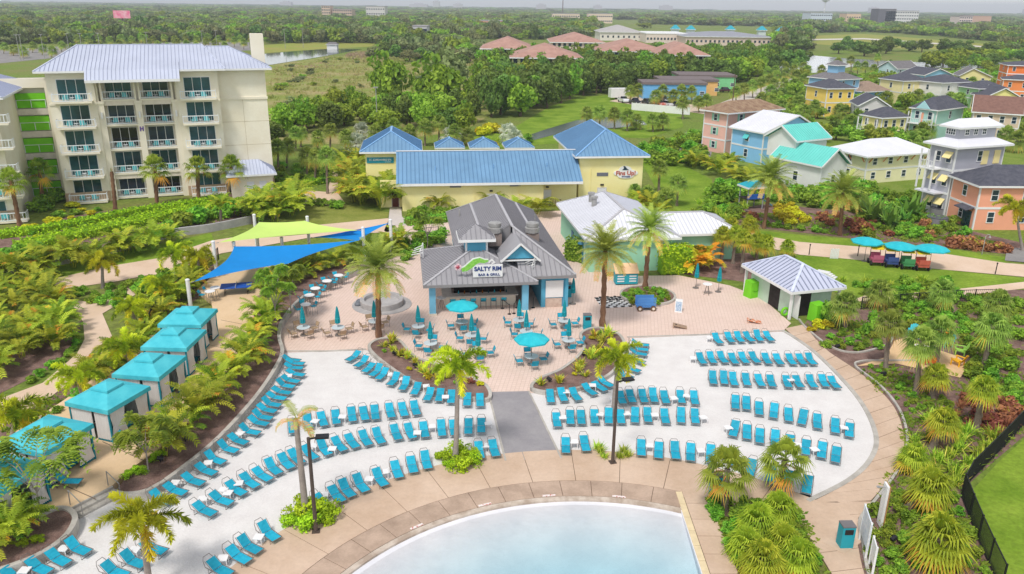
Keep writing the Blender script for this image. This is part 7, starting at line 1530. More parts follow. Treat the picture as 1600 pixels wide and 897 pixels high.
# ---- bins, boards, games
def bin_(px, py, label, h=1.25, w_=.55):
    x, y = G(px, py, .05); o = thing('litter_bin', label, 'litter bin', (x, y, .05), rnd(-.1, .1), 'teal litter bins'); MB().box(-w_ * .6, w_ * .6, -w_ / 2, w_ / 2, 0, h).build('body', m_teal, o); MB().box(-w_ * .62, w_ * .62, -w_ * .53, w_ * .53, h, h + .06).build('lid', M('bin_lid', (120, 116, 118), .5), o); MB().box(-w_ * .4, w_ * .4, -w_ / 2 - .012, -w_ / 2 - .001, h - .42, h - .12).build('opening', m_dark, o)
bin_(917, 513, 'teal litter bin on the plaza left of the date palm'); bin_(1117, 772, 'teal litter bin at the sand edge beside the slender palm'); bin_(1319, 852, 'teal litter bin at the lower right path'); bin_(887, 463, 'teal bin against the bar service window')
x, y = G(1060, 486, .05); o = thing('sandwich_board', 'white A-frame sign board on the plaza', 'sign', (x, y, .05), rad(-15))
for sgn in (-1, 1): MB().add([(-.32, sgn * .32, 0), (.32, sgn * .32, 0), (.32, sgn * .03, 1.15), (-.32, sgn * .03, 1.15), (-.32, sgn * .36, 0), (.32, sgn * .36, 0), (.32, sgn * .07, 1.15), (-.32, sgn * .07, 1.15)], [(0, 1, 2, 3), (7, 6, 5, 4), (0, 4, 5, 1), (2, 6, 7, 3), (1, 5, 6, 2), (3, 7, 4, 0)]).build('panel', m_white, o)
MB().add([(-.25, -.35, .12), (.25, -.35, .12), (.25, -.13, .95), (-.25, -.13, .95)], [(0, 1, 2, 3)]).build('poster', M('poster_blue', (130, 160, 190), .5, rgb2=(200, 210, 220), scale=8), o)
for px, py, l, m in ((1062, 512, 'weathered tan cornhole board on the plaza', M('weathered_board', (176, 148, 124), .7, rgb2=(150, 124, 104), scale=5)), (1178, 504, 'orange and white cornhole board at the plaza edge', M('orange_board', (216, 128, 88), .6, rgb2=(226, 200, 180), scale=4, lo=.5, hi=.55))):
    x, y = G(px, py, .05); o = thing('cornhole_board', l, 'cornhole board', (x, y, .05), rad(80)); b = MB(); b.slab([(-.3, -.6, .1), (.3, -.6, .1), (.3, .6, .32), (-.3, .6, .32)], .06); b.build('deck', m, o); b = MB(); b.box(-.28, -.24, .5, .56, 0, .25); b.box(.24, .28, .5, .56, 0, .25); b.build('feet', m, o, kind='stuff'); MB().lathe([(.09, .281), (.09, .287)], 14, 0, .32).build('hole', m_dark, o)
# giant checkers: dark and light squares, each its own, with big white and black pieces
x, y = G(958, 472, .052); o = thing('checkerboard', 'giant black and white checkers board laid on the plaza', 'checkerboard', (x, y, .054), rad(10)); cq = .36; SQ = [MB().box(-cq / 2 + .01, cq / 2 - .01, -cq / 2 + .01, cq / 2 - .01, 0, .012).mesh('square', m) for m in (m_ttop, m_black)]
for i in range(8):
    for j in range(8): obj('square', SQ[(i + j) % 2], o, ((i - 3.5) * cq, (j - 3.5) * cq, 0))
DISC = [MB().lathe([(.14, .0), (.15, .02), (.15, .07), (.13, .09)], 14).mesh('disc', m) for m in (m_ttop, m_black)]; c = 0
for j in (0, 1, 2, 5, 6, 7):
    for i in range(8):
        if (i + j) % 2 == 0:
            c += 1; p = to_world(o, (i - 3.5) * cq, (j - 3.5) * cq, .012); d = obj('checker_piece', DISC[j > 3], None, p); tag(d, '%s round checkers piece in row %s of the board, %s in its row' % ('black' if j > 3 else 'white', ordn(j + 1), ordn(i // 2 + 1)), 'game piece', 'checkers pieces')
x, y = G(1008, 483, .05); o = thing('wagon', 'blue slatted wagon with two wheels by the round planter', 'wagon', (x, y, .05), rad(4)); m_wag = M('wagon_blue', (84, 142, 206), .6, var=.08)
for k in range(6): MB().box(-.85, .85, -.5 + k * .002, -.46, .35 + k * .16, .46 + k * .16).build('slat', m_wag, o)
b = MB(); b.box(-.85, .85, -.46, .5, .32, .40); b.build('bed', m_wag, o); MB().box(-.85, .85, .46, .5, .40, 1.2).build('back_panel', m_wag, o)
for xx in (-.62, .62):
    wv_ = MB(); wv_.tube([(xx, -.62, .24), (xx, -.5, .24)], .26, 16); wv_ = wv_.build('wheel', M('tyre_brown', (110, 84, 66), .8), o); MB().tube([(xx, -.64, .24), (xx, -.61, .24)], .13, 12).build('hub', m_cream, wv_)
x, y = G(977, 443, .05); o = thing('drinks_cart', 'teal striped drinks cart with tan top behind the date palms', 'cart', (x, y, .05), rad(6)); MB().box(-1.1, 1.1, -.5, .5, .12, 1.15).build('body', m_teal, o); MB().add([(-1.2, -.6, 1.2), (1.2, -.6, 1.2), (1.2, .6, 1.9), (-1.2, .6, 1.9), (-1.2, -.6, 1.26), (1.2, -.6, 1.26), (1.2, .6, 1.96), (-1.2, .6, 1.96)], [(0, 3, 2, 1), (4, 5, 6, 7), (0, 1, 5, 4), (1, 2, 6, 5), (2, 3, 7, 6), (3, 0, 4, 7)]).build('top', M('cart_tan', (228, 190, 150), .7), o)
for k in range(3): MB().box(-.95, -.25, -.53, -.502, .35 + k * .26, .47 + k * .26).build('stripe', m_white, o); MB().box(.25, .95, -.53, -.502, .35 + k * .26, .47 + k * .26).build('stripe', m_white, o)
# ---- towel hut things
for px, py, l in ((1174, 463, 'lime green covered cabinet with moulded smile left of the hut'), (1275, 500, 'lime green covered cabinet right of the hut door')):
    x, y = G(px, py, .05); o = thing('towel_cabinet', l, 'cabinet', (x, y, .05), kang + .2, 'lime cabinets'); b = MB(); b.add([(-.6, -.5, 0), (.6, -.5, 0), (.6, .5, 0), (-.6, .5, 0), (-.55, -.45, 1.55), (.55, -.45, 1.55), (.55, .45, 1.62), (-.55, .45, 1.62)], [(0, 1, 5, 4), (1, 2, 6, 5), (2, 3, 7, 6), (3, 0, 4, 7), (4, 5, 6, 7)]); b.build('body', m_lime, o); b = MB(); b.tube([(-.3 + .1 * k, -.52 + .02 * (1), .75 - .12 * math.sin(PI * k / 6)) for k in range(7)], .02, 5); b.build('smile', M('lime_dark', (84, 160, 30), .6), o)
x, y = G(1226, 493, .05); o = thing('swim_ring', 'lime green swim ring leaning at the hut corner', 'swim ring', (x, y, .42), .3); b = MB(); nA, nB = 20, 8; vs = []
for i in range(nA):
    a = 2 * PI * i / nA
    for j in range(nB): q = 2 * PI * j / nB; r_ = .33 + .12 * math.cos(q); vs.append((r_ * math.cos(a), .12 * math.sin(q), r_ * math.sin(a)))
b.add(vs, [(i * nB + j, i * nB + (j + 1) % nB, ((i + 1) % nA) * nB + (j + 1) % nB, ((i + 1) % nA) * nB + j) for i in range(nA) for j in range(nB)]); b.build('ring', m_lime, o, True)
x, y = G(1233, 484, .05); o = thing('life_vest_rack', 'rack of orange life vests beside the hut door', 'rack', (x, y, .05), kang); b = MB(); b.bar((-.4, 0, 0), (-.4, 0, 1.6), .05); b.bar((.4, 0, 0), (.4, 0, 1.6), .05); b.bar((-.4, 0, 1.6), (.4, 0, 1.6), .05); b.build('frame', m_tube, o)
m_org = M('orange_vest', (232, 110, 40), .7)
for k in range(4): MB().add([(-.32 + .2 * k, -.06, .6), (-.18 + .2 * k, -.1, .6), (-.16 + .2 * k, -.1, 1.45), (-.34 + .2 * k, -.06, 1.45), (-.32 + .2 * k, .06, .6), (-.18 + .2 * k, .1, .6), (-.16 + .2 * k, .1, 1.45), (-.34 + .2 * k, .06, 1.45)], [(0, 1, 2, 3), (7, 6, 5, 4), (0, 4, 5, 1), (1, 5, 6, 2), (2, 6, 7, 3), (3, 7, 4, 0)]).build('vest', m_org, o)
x, y = G(1260, 490, .05); o = thing('bucket', 'red bucket in the hut doorway', 'bucket', (x, y, .05)); MB().lathe([(.2, 0), (.26, .5), (.24, .5), (.19, .04)], 14).build('pail', M('red_plastic', (214, 50, 44), .5), o); b = MB(); b.tube([(-.25, 0, .48), (-.15, 0, .66), (.15, 0, .66), (.25, 0, .48)], .012, 5); b.build('handle', m_vent, o)
# ---- fire pit circle with plank chairs
sheet('fire_pit_patio', [(1338, 572), (1384, 558), (1398, 532), (1420, 526), (1445, 540), (1495, 556), (1516, 572), (1500, 590), (1455, 580), (1400, 568)], .06, M('tan_gravel', (224, 188, 144), .9, var=.08, scale=1))
x, y = G(1440, 551, .06); o = thing('fire_pit', 'round white stone fire pit in the tan patio', 'fire pit', (x, y, .06)); MB().lathe([(.85, 0), (.88, .35), (.8, .42), (.58, .42), (.55, .1), (0, .08)], 26).build('stone_ring', M('white_stone', (226, 218, 210), .7, var=.08), o); MB().lathe([(.5, .1), (.4, .2), (0, .24)], 12).build('ash', M('ash', (120, 104, 96), .9), o)
def adirondack(px, py, ang, rgb, nm, label):
    x, y = G(px, py, .06); m = M('plank_' + nm, rgb, .6, var=.06); o = thing('adirondack_chair', label, 'chair', (x, y, .06), ang, 'adirondack chairs')
    for k in range(5): u = -.28 + k * .14; MB().add([(u - .06, -.35, .36), (u + .06, -.35, .36), (u + .06, .25, .24), (u - .06, .25, .24), (u - .06, -.35, .39), (u + .06, -.35, .39), (u + .06, .25, .27), (u - .06, .25, .27)], [(0, 3, 2, 1), (4, 5, 6, 7), (0, 1, 5, 4), (1, 2, 6, 5), (2, 3, 7, 6), (3, 0, 4, 7)]).build('seat_slat', m, o); h = 1.0 - .05 * abs(k - 2) ** 1.5; MB().add([(u - .06, .22, .25), (u + .06, .22, .25), (u + .065, .55, h), (u - .065, .55, h), (u - .06, .25, .25), (u + .06, .25, .25), (u + .065, .58, h), (u - .065, .58, h)], [(0, 1, 2, 3), (7, 6, 5, 4), (0, 4, 5, 1), (1, 5, 6, 2), (2, 6, 7, 3), (3, 7, 4, 0)]).build('back_slat', m, o)
    for s in (-1, 1): MB().box(s * .42 - .07, s * .42 + .07, -.4, .4, .55, .58).build('arm', m, o); MB().box(s * .4 - .03, s * .4 + .03, -.36, -.28, 0, .55).build('leg', m, o); MB().box(s * .4 - .03, s * .4 + .03, .25, .33, 0, .55).build('leg', m, o)
for a in ((1427, 526, -.5, (60, 186, 200), 'aqua', 'aqua plank chair at the back left of the fire pit'), (1478, 540, -2.0 + .4, (20, 160, 190), 'turquoise', 'turquoise plank chair right of the fire pit'), (1475, 531, -1.2, (240, 150, 50), 'amber', 'amber plank chair behind the fire pit mostly hidden'), (1449, 570, PI - .1, (226, 92, 30), 'orange', 'orange plank chair in front of the fire pit'), (1499, 553, -2.0, (160, 208, 90), 'lime', 'lime green plank chair at the right of the fire pit'), (1496, 570, -2.5, (246, 186, 30), 'yellow', 'yellow plank chair nearest the right edge of the patio')): adirondack(*a)
# ---- lawn carts under parasols
for i, (px, py) in enumerate(((1350, 408), (1402, 416), (1451, 420))):
    x, y = G(px, py, .03); parasol(x, y, True, 'turquoise parasol beside the lawn carts, %s of three' % ('leftmost', 'middle', 'rightmost')[i], 'lawn parasols', 1.05, .03, .2, 1.25)
for i, (px, py, rgb, nm) in enumerate(((1367, 413, (178, 92, 120), 'pink'), (1390, 416, (60, 80, 140), 'navy'), (1415, 419, (70, 140, 90), 'green'), (1438, 421, (190, 92, 76), 'brick red'))):
    x, y = G(px, py, .03); m = M('cart_' + nm.replace(' ', '_'), rgb, .6, var=.08); o = thing('beach_cart', '%s cart with yellow canopy parked on the lawn' % nm, 'cart', (x, y, .03), rad(-6), 'lawn carts')
    MB().box(-.55, .55, -.8, .5, .45, .75).build('body', m, o); MB().box(-.55, .55, -.86, -.80, .75, 1.25).build('rack', m, o); MB().box(-.5, .5, .2, .35, .75, 1.3).build('seat_back', m, o)
    for k in range(3): MB().bar((-.55, -.83, .85 + .16 * k), (.55, -.83, .85 + .16 * k), .05).build('rail', m_black, o)
    MB().add([(-.62, -.4, 1.75), (.62, -.4, 1.75), (.62, .9, 1.9), (-.62, .9, 1.9), (-.62, -.4, 1.82), (.62, -.4, 1.82), (.62, .9, 1.97), (-.62, .9, 1.97)], [(0, 3, 2, 1), (4, 5, 6, 7), (0, 1, 5, 4), (1, 2, 6, 5), (2, 3, 7, 6), (3, 0, 4, 7)]).build('canopy', M('yellow_canvas', (248, 208, 30), .7), o)
    for xx in (-.5, .5): MB().bar((xx, .45, .7), (xx, .45, 1.85), .05).build('canopy_post', m_black, o)
    for xx in (-.6, .6):
        for yy in (-.5, .45): wv_ = MB().tube([(xx - .06, yy, .28), (xx + .06, yy, .28)], .28, 14).build('wheel', m_black, o)
x, y = G(1303, 404, .05); o = thing('picket_screen', 'small white picket screen beside the path', 'fence', (x, y, .05), rad(-4))
for k in range(6): MB().box(-.45 + k * .155, -.33 + k * .155, -.02, .02, 0, 1.1 + .06 * (k % 2)).build('picket', m_white, o)
MB().box(-.45, .47, .022, .05, .3, .4).build('rail', m_white, o)
x, y = G(1288, 432, .03); o = thing('white_boards', 'stack of white plastic panels lying on the lawn behind the hut', 'panel stack', (x, y, .03), rad(-40))
for k in range(4): MB().box(-1.4 + k * .2, 1.2 - k * .25, -.4, .4, .05 + k * .12, .15 + k * .12).build('panel', m_white, o)
for px, py in ((1340, 400), (1264, 398), (1555, 428)):
    x, y = G(px, py, .05); o = thing('path_bollard', 'dark bollard at the upper path, %s' % {1340: 'left of the parasols', 1264: 'at the lawn corner', 1555: 'near the right edge'}[px], 'bollard', (x, y, .05), 0, 'path bollards'); MB().tube([(0, 0, 0), (0, 0, 1.1)], .05, 8).build('post', m_black, o); MB().lathe([(.08, 1.1), (.08, 1.2), (.03, 1.25)], 10).build('cap', m_black, o)
x, y = G(1534, 398, .05); o = thing('shepherd_hook_lamp', 'grey hooked path lamp beside the reddish grasses', 'lamp', (x, y, .05)); MB().tube([(0, 0, 0), (0, 0, 2.1), (.15, 0, 2.35), (.4, 0, 2.35), (.5, 0, 2.15)], .045, 7).build('pole', m_vent, o); MB().lathe([(.14, 2.0), (.1, 2.12), (.03, 2.18)], 10, .5, 0).build('shade', m_vent, o)
# ---- playground, hot tubs, rock
x, y = G(1172, 325); o = thing('play_tower', 'teal playground tower with slide among the palms', 'playground', (x, y, 0), .3)
for xx in (-1.2, 1.2):
    for yy in (-1, 1): MB().tube([(xx, yy, 0), (xx, yy, 3.2)], .08, 8).build('post', M('play_grey', (150, 150, 156), .5), o)
MB().box(-1.3, 1.3, -1.1, 1.1, 1.4, 1.5).build('platform', m_dark, o); roof(o, -1.3, 1.3, -1.1, 1.1, 3.2, .7, 'x', .9, .9, m_teal, over=.2); MB().add([(1.3, -.3, 1.5), (1.3, .3, 1.5), (3.4, .3, .2), (3.4, -.3, .2), (1.3, -.3, 1.4), (1.3, .3, 1.4), (3.4, .3, .1), (3.4, -.3, .1)], [(0, 3, 2, 1)[::-1], (4, 5, 6, 7), (0, 4, 7, 3), (1, 2, 6, 5), (3, 7, 6, 2)]).build('slide', m_teal, o)
MB().box(-1.3, 1.3, -1.12, -1.06, 1.5, 2.2).build('side_panel', M('play_blue', (40, 90, 170), .5), o)
for i, (px, py) in enumerate(((1468, 335), (1463, 350))):
    x, y = G(px, py); o = thing('hot_tub', 'grey covered hot tub below the grey cottage, %s of two' % ('back', 'front')[i], 'hot tub', (x, y, 0), .1, 'hot tubs'); MB().lathe([(1.25, 0), (1.3, .85), (1.25, .9)], 20).build('shell', M('tub_grey', (140, 138, 142), .7), o); MB().lathe([(1.32, .9), (1.32, 1.0), (1.1, 1.04), (0, 1.05)], 20).build('cover', M('tub_cover', (96, 96, 104), .7), o)
x, y = G(1238, 335); o = thing('stone_slab', 'flat white rock with a dark metal bird ornament in the croton bed', 'rock', (x, y, 0)); MB().prism([(-1.3, -.3), (-.5, -.6), (.7, -.5), (1.4, 0), (.6, .5), (-.8, .45)], 0, .3).build('rock', M('white_rock', (222, 214, 208), .8, var=.1, scale=3), o); b = MB(); b.add([(-.3, 0, .3), (.3, 0, .35), (.5, .05, 1.0), (.1, .05, .75), (-.4, 0, .6), (-.3, .08, .3), (.3, .08, .35), (.5, .1, 1.0), (.1, .12, .75), (-.4, .1, .6)], [(0, 1, 2, 3, 4), (9, 8, 7, 6, 5), (0, 5, 6, 1), (1, 6, 7, 2), (2, 7, 8, 3), (3, 8, 9, 4), (4, 9, 5, 0)]); b.build('bird', m_black, o)
# ---- rule boards at the lower right path
x, y = G(1347, 858, .06); o = thing('rule_board', 'white and blue pool rules board on two posts at the lower right path', 'sign', (x, y, .06), rad(-102)); MB().box(-.9, .9, -.03, .03, .55, 2.1).build('board', M('board_pale', (196, 206, 220), .5, rgb2=(230, 232, 238), scale=6), o)
for k in range(6): MB().box(-.75, .6 - .1 * (k % 3), .031, .036, 1.85 - k * .2, 1.9 - k * .2).build('text_line', m_navy, o)
for xx in (-.8, .8): MB().box(xx - .05, xx + .05, -.05, .05, 0, 2.15).build('post', m_white, o)
x, y = G(1360, 890, .06); o = thing('rule_board', 'second lower white board nearer the bottom edge', 'sign', (x, y, .06), rad(-104)); MB().box(-.5, .5, -.03, .03, .5, 1.6).build('board', m_white, o)
for xx in (-.45, .45): MB().box(xx - .04, xx + .04, -.05, .05, 0, 1.65).build('post', m_white, o)
x, y = G(1374, 820, .06); o = thing('outdoor_shower', 'tall white shower panel with wooden backing at the path corner', 'shower', (x, y, .06), rad(-96)); MB().box(-.28, .28, -.06, .06, 0, 2.5).build('panel', m_white, o); MB().box(-.34, .34, .065, .11, 0, 2.5).build('wood_back', M('teak', (176, 130, 80), .7), o); MB().tube([(0, -.06, 2.3), (0, -.4, 2.35)], .03, 6).build('shower_arm', m_vent, o); MB().lathe([(.1, 2.3), (.12, 2.33)], 12, 0, -.4).build('shower_head', m_vent, o)
# ---- fences
def fence(line, h, label, z0=0.0, step=2.0, name='metal_fence', mesh=True, m=None):
    P = resample([G(*p, z0) for p in line], step); o0 = P[0]; o = thing(name, label, 'fence', (o0[0], o0[1], z0)); m = m or m_black
    for i, p in enumerate(P):
        MB().box(-.04, .04, -.04, .04, 0, h + .06).build('post', m, o, loc=(p[0] - o0[0], p[1] - o0[1], 0))
        if i + 1 < len(P):
            a, b = (p[0] - o0[0], p[1] - o0[1]), (P[i + 1][0] - o0[0], P[i + 1][1] - o0[1]); MB().bar((*a, h), (*b, h), .05).build('rail', m, o); MB().bar((*a, .12), (*b, .12), .05).build('rail', m, o); k = MB(); n = int(step / (.11 if mesh else .2))
            for j in range(1, n): f = j / n; q = (a[0] + (b[0] - a[0]) * f, a[1] + (b[1] - a[1]) * f); k.box(q[0] - .011, q[0] + .011, q[1] - .011, q[1] + .011, .12, h)
            k.build('pickets', m, o, kind='stuff')
    return o
fence([(342, 406), (300, 442), (262, 472), (242, 498), (228, 530), (215, 548)], 1.3, 'black picket fence behind the farthest cabanas', .2)
fence([(1640, 622), (1560, 708), (1499, 770), (1512, 805), (1530, 850), (1552, 900), (1580, 960)], 1.5, 'black picket fence along the lawn at the lower right', 0)
fence([(1345, 484), (1420, 478), (1500, 472), (1580, 470)], 1.2, 'black fence between the lawn and the shrub bed', 0, mesh=False)
fence([(660, 372), (700, 368)], 1.2, 'short black fence left of the bar roof', 0, mesh=False)
# ---- grey retaining wall under the hedge bank
wl_ = [G(*p) for p in ((-40, 440), (60, 420), (150, 402), (262, 372), (330, 362), (398, 348))]; k = kerb('retaining_wall', smooth_line(wl_), .35, -.1, .95, M('grey_block_wall', (168, 166, 168), .85, rgb2=(188, 184, 184), scale=1.2, fine=.1)); tag(k, 'grey retaining wall behind the areca palms below the hotel', 'wall')
# ================================================================ middle distance buildings, vehicles, far woods, haze
random.seed(77)
def block(name, label, pl, pr, pe, he, depth, wall, roofm, rise=0.0, rows_=0, cols=0, cat='building', group=None, dist=0, ang=0.0, hip=True, mg=None, ww=1.4, wh=1.6, band=None):
    """far building facing us: eave corners seen at (pl, pe) and (pr, pe), he metres up"""
    if dist: he = CAM_H - (pe - 8 - .0119 * (pl - 800)) / FPX * dist
    a, b = (np.array(G(pl, pe, he)), np.array(G(pr, pe + (pr - pl) * .0119, he))) if not dist else (np.array(((pl - 800) / FPX * dist * 1.06, dist)), np.array(((pr - 800) / FPX * dist * 1.06, dist))); w_ = float(np.linalg.norm(b - a)); o = thing(name, label, cat, (a[0], a[1], 0), math.atan2(b[1] - a[1], b[0] - a[0]) + ang, group)
    MB().box(0, w_, 0, depth, -.5, he).build('wall', wall, o)
    if rise: k = min(depth, w_) * .42; roof(o, 0, w_, 0, depth, he + .15, rise, 'x' if w_ > depth else 'y', k, k, roofm, over=.9, thick=.3)
    else: MB().box(-.3, w_ + .3, -.3, depth + .3, he, he + .7).build('parapet', roofm, o)
    if rows_:
        m = MB()
        for r in range(rows_):
            for c in range(cols): x = w_ * (c + .5) / cols; z = he * (r + .35) / rows_; m.box(x - ww / 2, x + ww / 2, -.12, -.003, z, z + wh)
        m.build('windows', mg or m_glass, o, kind='stuff')
    return o
c_ap = [WM('apt_cream', (234, 226, 196)), WM('apt_lemon', (226, 226, 160)), WM('apt_teal', (186, 224, 220)), WM('apt_pink', (226, 206, 196))]; m_rap = M('mauve_shingles', (172, 132, 120), .85, rgb2=(190, 150, 136), scale=.4, fine=.15)
for pl, pr, pe, mi, d, l in ((753, 832, 76, 0, 34, 'apartment block with mauve hip roof at the left of the cluster'), (800, 908, 90, 1, 30, 'lemon apartment block with mauve roof nearest the wood'), (862, 944, 66, 3, 40, 'pale apartment block with mauve roof behind the lemon one'), (936, 1046, 80, 2, 36, 'aqua apartment block with mauve roof and white balconies'), (1034, 1106, 86, 0, 30, 'apartment block with mauve roof right of the aqua one')):
    b = block('apartment_block', l, pl, pr, pe, 8.6, d, c_ap[mi], m_rap, 4.2, 3, 10, 'apartment block', 'apartment blocks')
b = block('outlet_mall', 'white outlet mall hall with tall grey hip roof beyond the apartments', 938, 1004, 50, 6.5, 45, WM('mall_white', (226, 218, 210)), M('mall_grey', (176, 172, 170), .7), 5, 1, 8, 'mall')
b = block('outlet_mall', 'long flat-roofed pale mall wing with white roof beside the hall', 1010, 1074, 53, 6.5, 50, WM('mall_pale', (222, 206, 196)), m_white, 0, 1, 12, 'mall')
b = block('outlet_mall', 'long pinkish mall wing with grey roof behind the wood', 1072, 1212, 57, 6, 60, WM('mall_pink', (218, 196, 184)), M('mall_bluegrey', (150, 152, 162), .7), 3, 1, 20, 'mall')
for i, (px, py) in enumerate(((1055, 45), (1079, 46), (1141, 46), (1190, 47), (1221, 48))):
    x, y = G(px, py, 8.5); o = thing('mall_turret', 'teal pyramid roofed mall turret seen above the trees at column %s from the left' % ordn([1055, 1079, 1141, 1190, 1221].index(px) + 1), 'turret', (x, y, 0), 0, 'mall turrets'); MB().box(-3, 3, -3, 3, 0, 8.5).build('wall', WM('turret', (206, 216, 216)), o); roof(o, -3, 3, -3, 3, 8.5, 3.2, 'x', 2.9, 2.9, m_teal, over=.8, thick=.3)
for pl, pr, pe, he, d, rgb, rr, cc_, l in ((1316, 1362, 16, 20, 40, (226, 224, 222), 5, 14, 'white hotel block with dark side tower on the right skyline'), (1306, 1330, 13.5, 24, 30, (104, 102, 110), 0, 0, 'dark tower behind the white skyline hotel'), (1212, 1242, 19, 12, 40, (206, 216, 224), 3, 10, 'pale glass office block on the right skyline'), (1262, 1282, 20, 11, 30, (226, 196, 164), 2, 6, 'tan building left of the white skyline hotel'), (1420, 1438, 24, 14, 30, (232, 212, 206), 4, 6, 'pink and white stepped resort building on the right'), (1438, 1464, 23, 11, 40, (206, 170, 150), 0, 0, 'rounded tan resort roof on the right skyline'), (530, 542, 9, 20, 24, (214, 190, 166), 5, 4, 'tan hotel tower on the left skyline'), (545, 572, 14, 16, 30, (208, 182, 160), 4, 9, 'brown hotel wing on the left skyline'), (592, 618, 10, 14, 30, (214, 210, 206), 3, 8, 'pale grey hotel on the left skyline'), (656, 676, 38, 8, 20, (206, 204, 206), 2, 5, 'white commercial building among the trees in the centre'), (750, 782, 30, 8, 30, (226, 170, 146), 2, 9, 'salmon roofed building among the centre trees'), (852, 890, 20, 9, 30, (232, 212, 188), 2, 12, 'long cream motel left on the centre skyline'), (902, 936, 20, 9, 30, (232, 210, 190), 2, 12, 'long cream motel right on the centre skyline'), (1520, 1532, 24, 12, 20, (226, 190, 180), 3, 4, 'small pink tower block near the right horizon'), (1585, 1602, 26, 12, 20, (220, 190, 176), 3, 5, 'small tan block at the right horizon edge'), (0, 40, 33, 7, 20, (206, 186, 166), 1, 8, 'tan roofed store at the far left')):
    block('far_building', l, pl, pr, pe, he, d, M('far_%d' % (pl + 1), rgb, .8, var=.05), M('far_roof', (160, 156, 158), .8), 0, rr, cc_, 'building', 'skyline buildings', dist={33: 700, 40: 640, 38: 620, 30: 900}.get(pe, 1350), ww=2.2, wh=1.8)
for px, w_, h_, l in ((690, 40, 60, 'pair of pale towers'), (720, 60, 40, 'wide pale block'), (836, 60, 45, 'bluish block'), (1010, 80, 46, 'low dome'), (915, 50, 40, 'small twin blocks'), (665, 110, 36, 'long low block'), (1300, 50, 50, 'hazy block'), (1515, 40, 56, 'dark domed tower'), (480, 70, 40, 'grey block at the left')):
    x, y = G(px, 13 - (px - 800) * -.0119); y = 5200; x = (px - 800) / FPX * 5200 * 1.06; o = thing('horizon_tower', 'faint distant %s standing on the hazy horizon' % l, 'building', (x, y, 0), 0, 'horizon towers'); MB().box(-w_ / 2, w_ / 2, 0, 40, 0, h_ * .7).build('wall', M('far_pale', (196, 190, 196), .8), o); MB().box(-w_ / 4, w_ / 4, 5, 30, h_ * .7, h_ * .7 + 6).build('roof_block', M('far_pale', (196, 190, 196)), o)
for px, h_, l in ((866, 75, 'tall thin radio mast on the centre horizon'), (39, 48, 'red and white mast at the far left'), (1230, 40, 'white water tank tower on the right skyline')):
    x, y = (px - 800) / FPX * 1900 * 1.06, 1900; o = thing('mast', l, 'mast', (x, y, 0)); MB().tube([(0, 0, 0), (0, 0, h_)], [1.2, .8], 6).build('pole', m_white if px > 1200 else M('mast_grey', (120, 100, 104), .6), o)
    if px > 1200: MB().lathe([(2, h_), (9, h_ + 4), (9, h_ + 14), (3, h_ + 18)], 14).build('tank', m_white, o)
x, y = G(250, 33, 0); x, y = (250 - 800) / FPX * 800 * 1.06, 800; o = thing('billboard', 'pink billboard standing above the trees at the left', 'billboard', (x, y, 0)); MB().box(-8, 8, -.3, .3, 10, 17).build('panel', M('billboard_pink', (236, 96, 140), .6, rgb2=(246, 190, 200), scale=.25), o); MB().tube([(0, .8, 0), (0, .8, 12)], .6, 8).build('pole', m_dark, o)
for i, px in enumerate((32, 37, 70, 110, 130, 158, 232, 318, 340, 446, 474)):
    py = 92 - px * .045; x, y = G(px, py + 4); o = thing('street_light', 'tall grey car park light pole, %s from the left' % ordn(i + 1), 'street light', (x, y, 0), 0, 'car park lights'); MB().tube([(0, 0, 0), (0, 0, 11)], [.16, .1], 6).build('pole', m_vent, o); MB().box(-.9, .9, -.15, .15, 10.9, 11.1).build('lamp_arm', m_vent, o)
x, y = G(590, 204); o = thing('street_light', 'grey lamp pole standing behind the blue spa tower', 'street light', (x, y, 0)); MB().tube([(0, 0, 0), (0, 0, 9)], .1, 6).build('pole', m_vent, o); MB().box(-.5, .5, -.15, .15, 9, 9.25).build('lamp_head', m_vent, o)
x, y = G(1144, 165); o = thing('utility_pole', 'brown utility pole behind the pink cottage', 'pole', (x, y, 0)); MB().tube([(0, 0, 0), (0, 0, 8.5)], [.16, .12], 7).build('shaft', m_wood, o); MB().bar((-.8, 0, 8), (.8, 0, 8), .12).build('crossarm', m_wood, o)
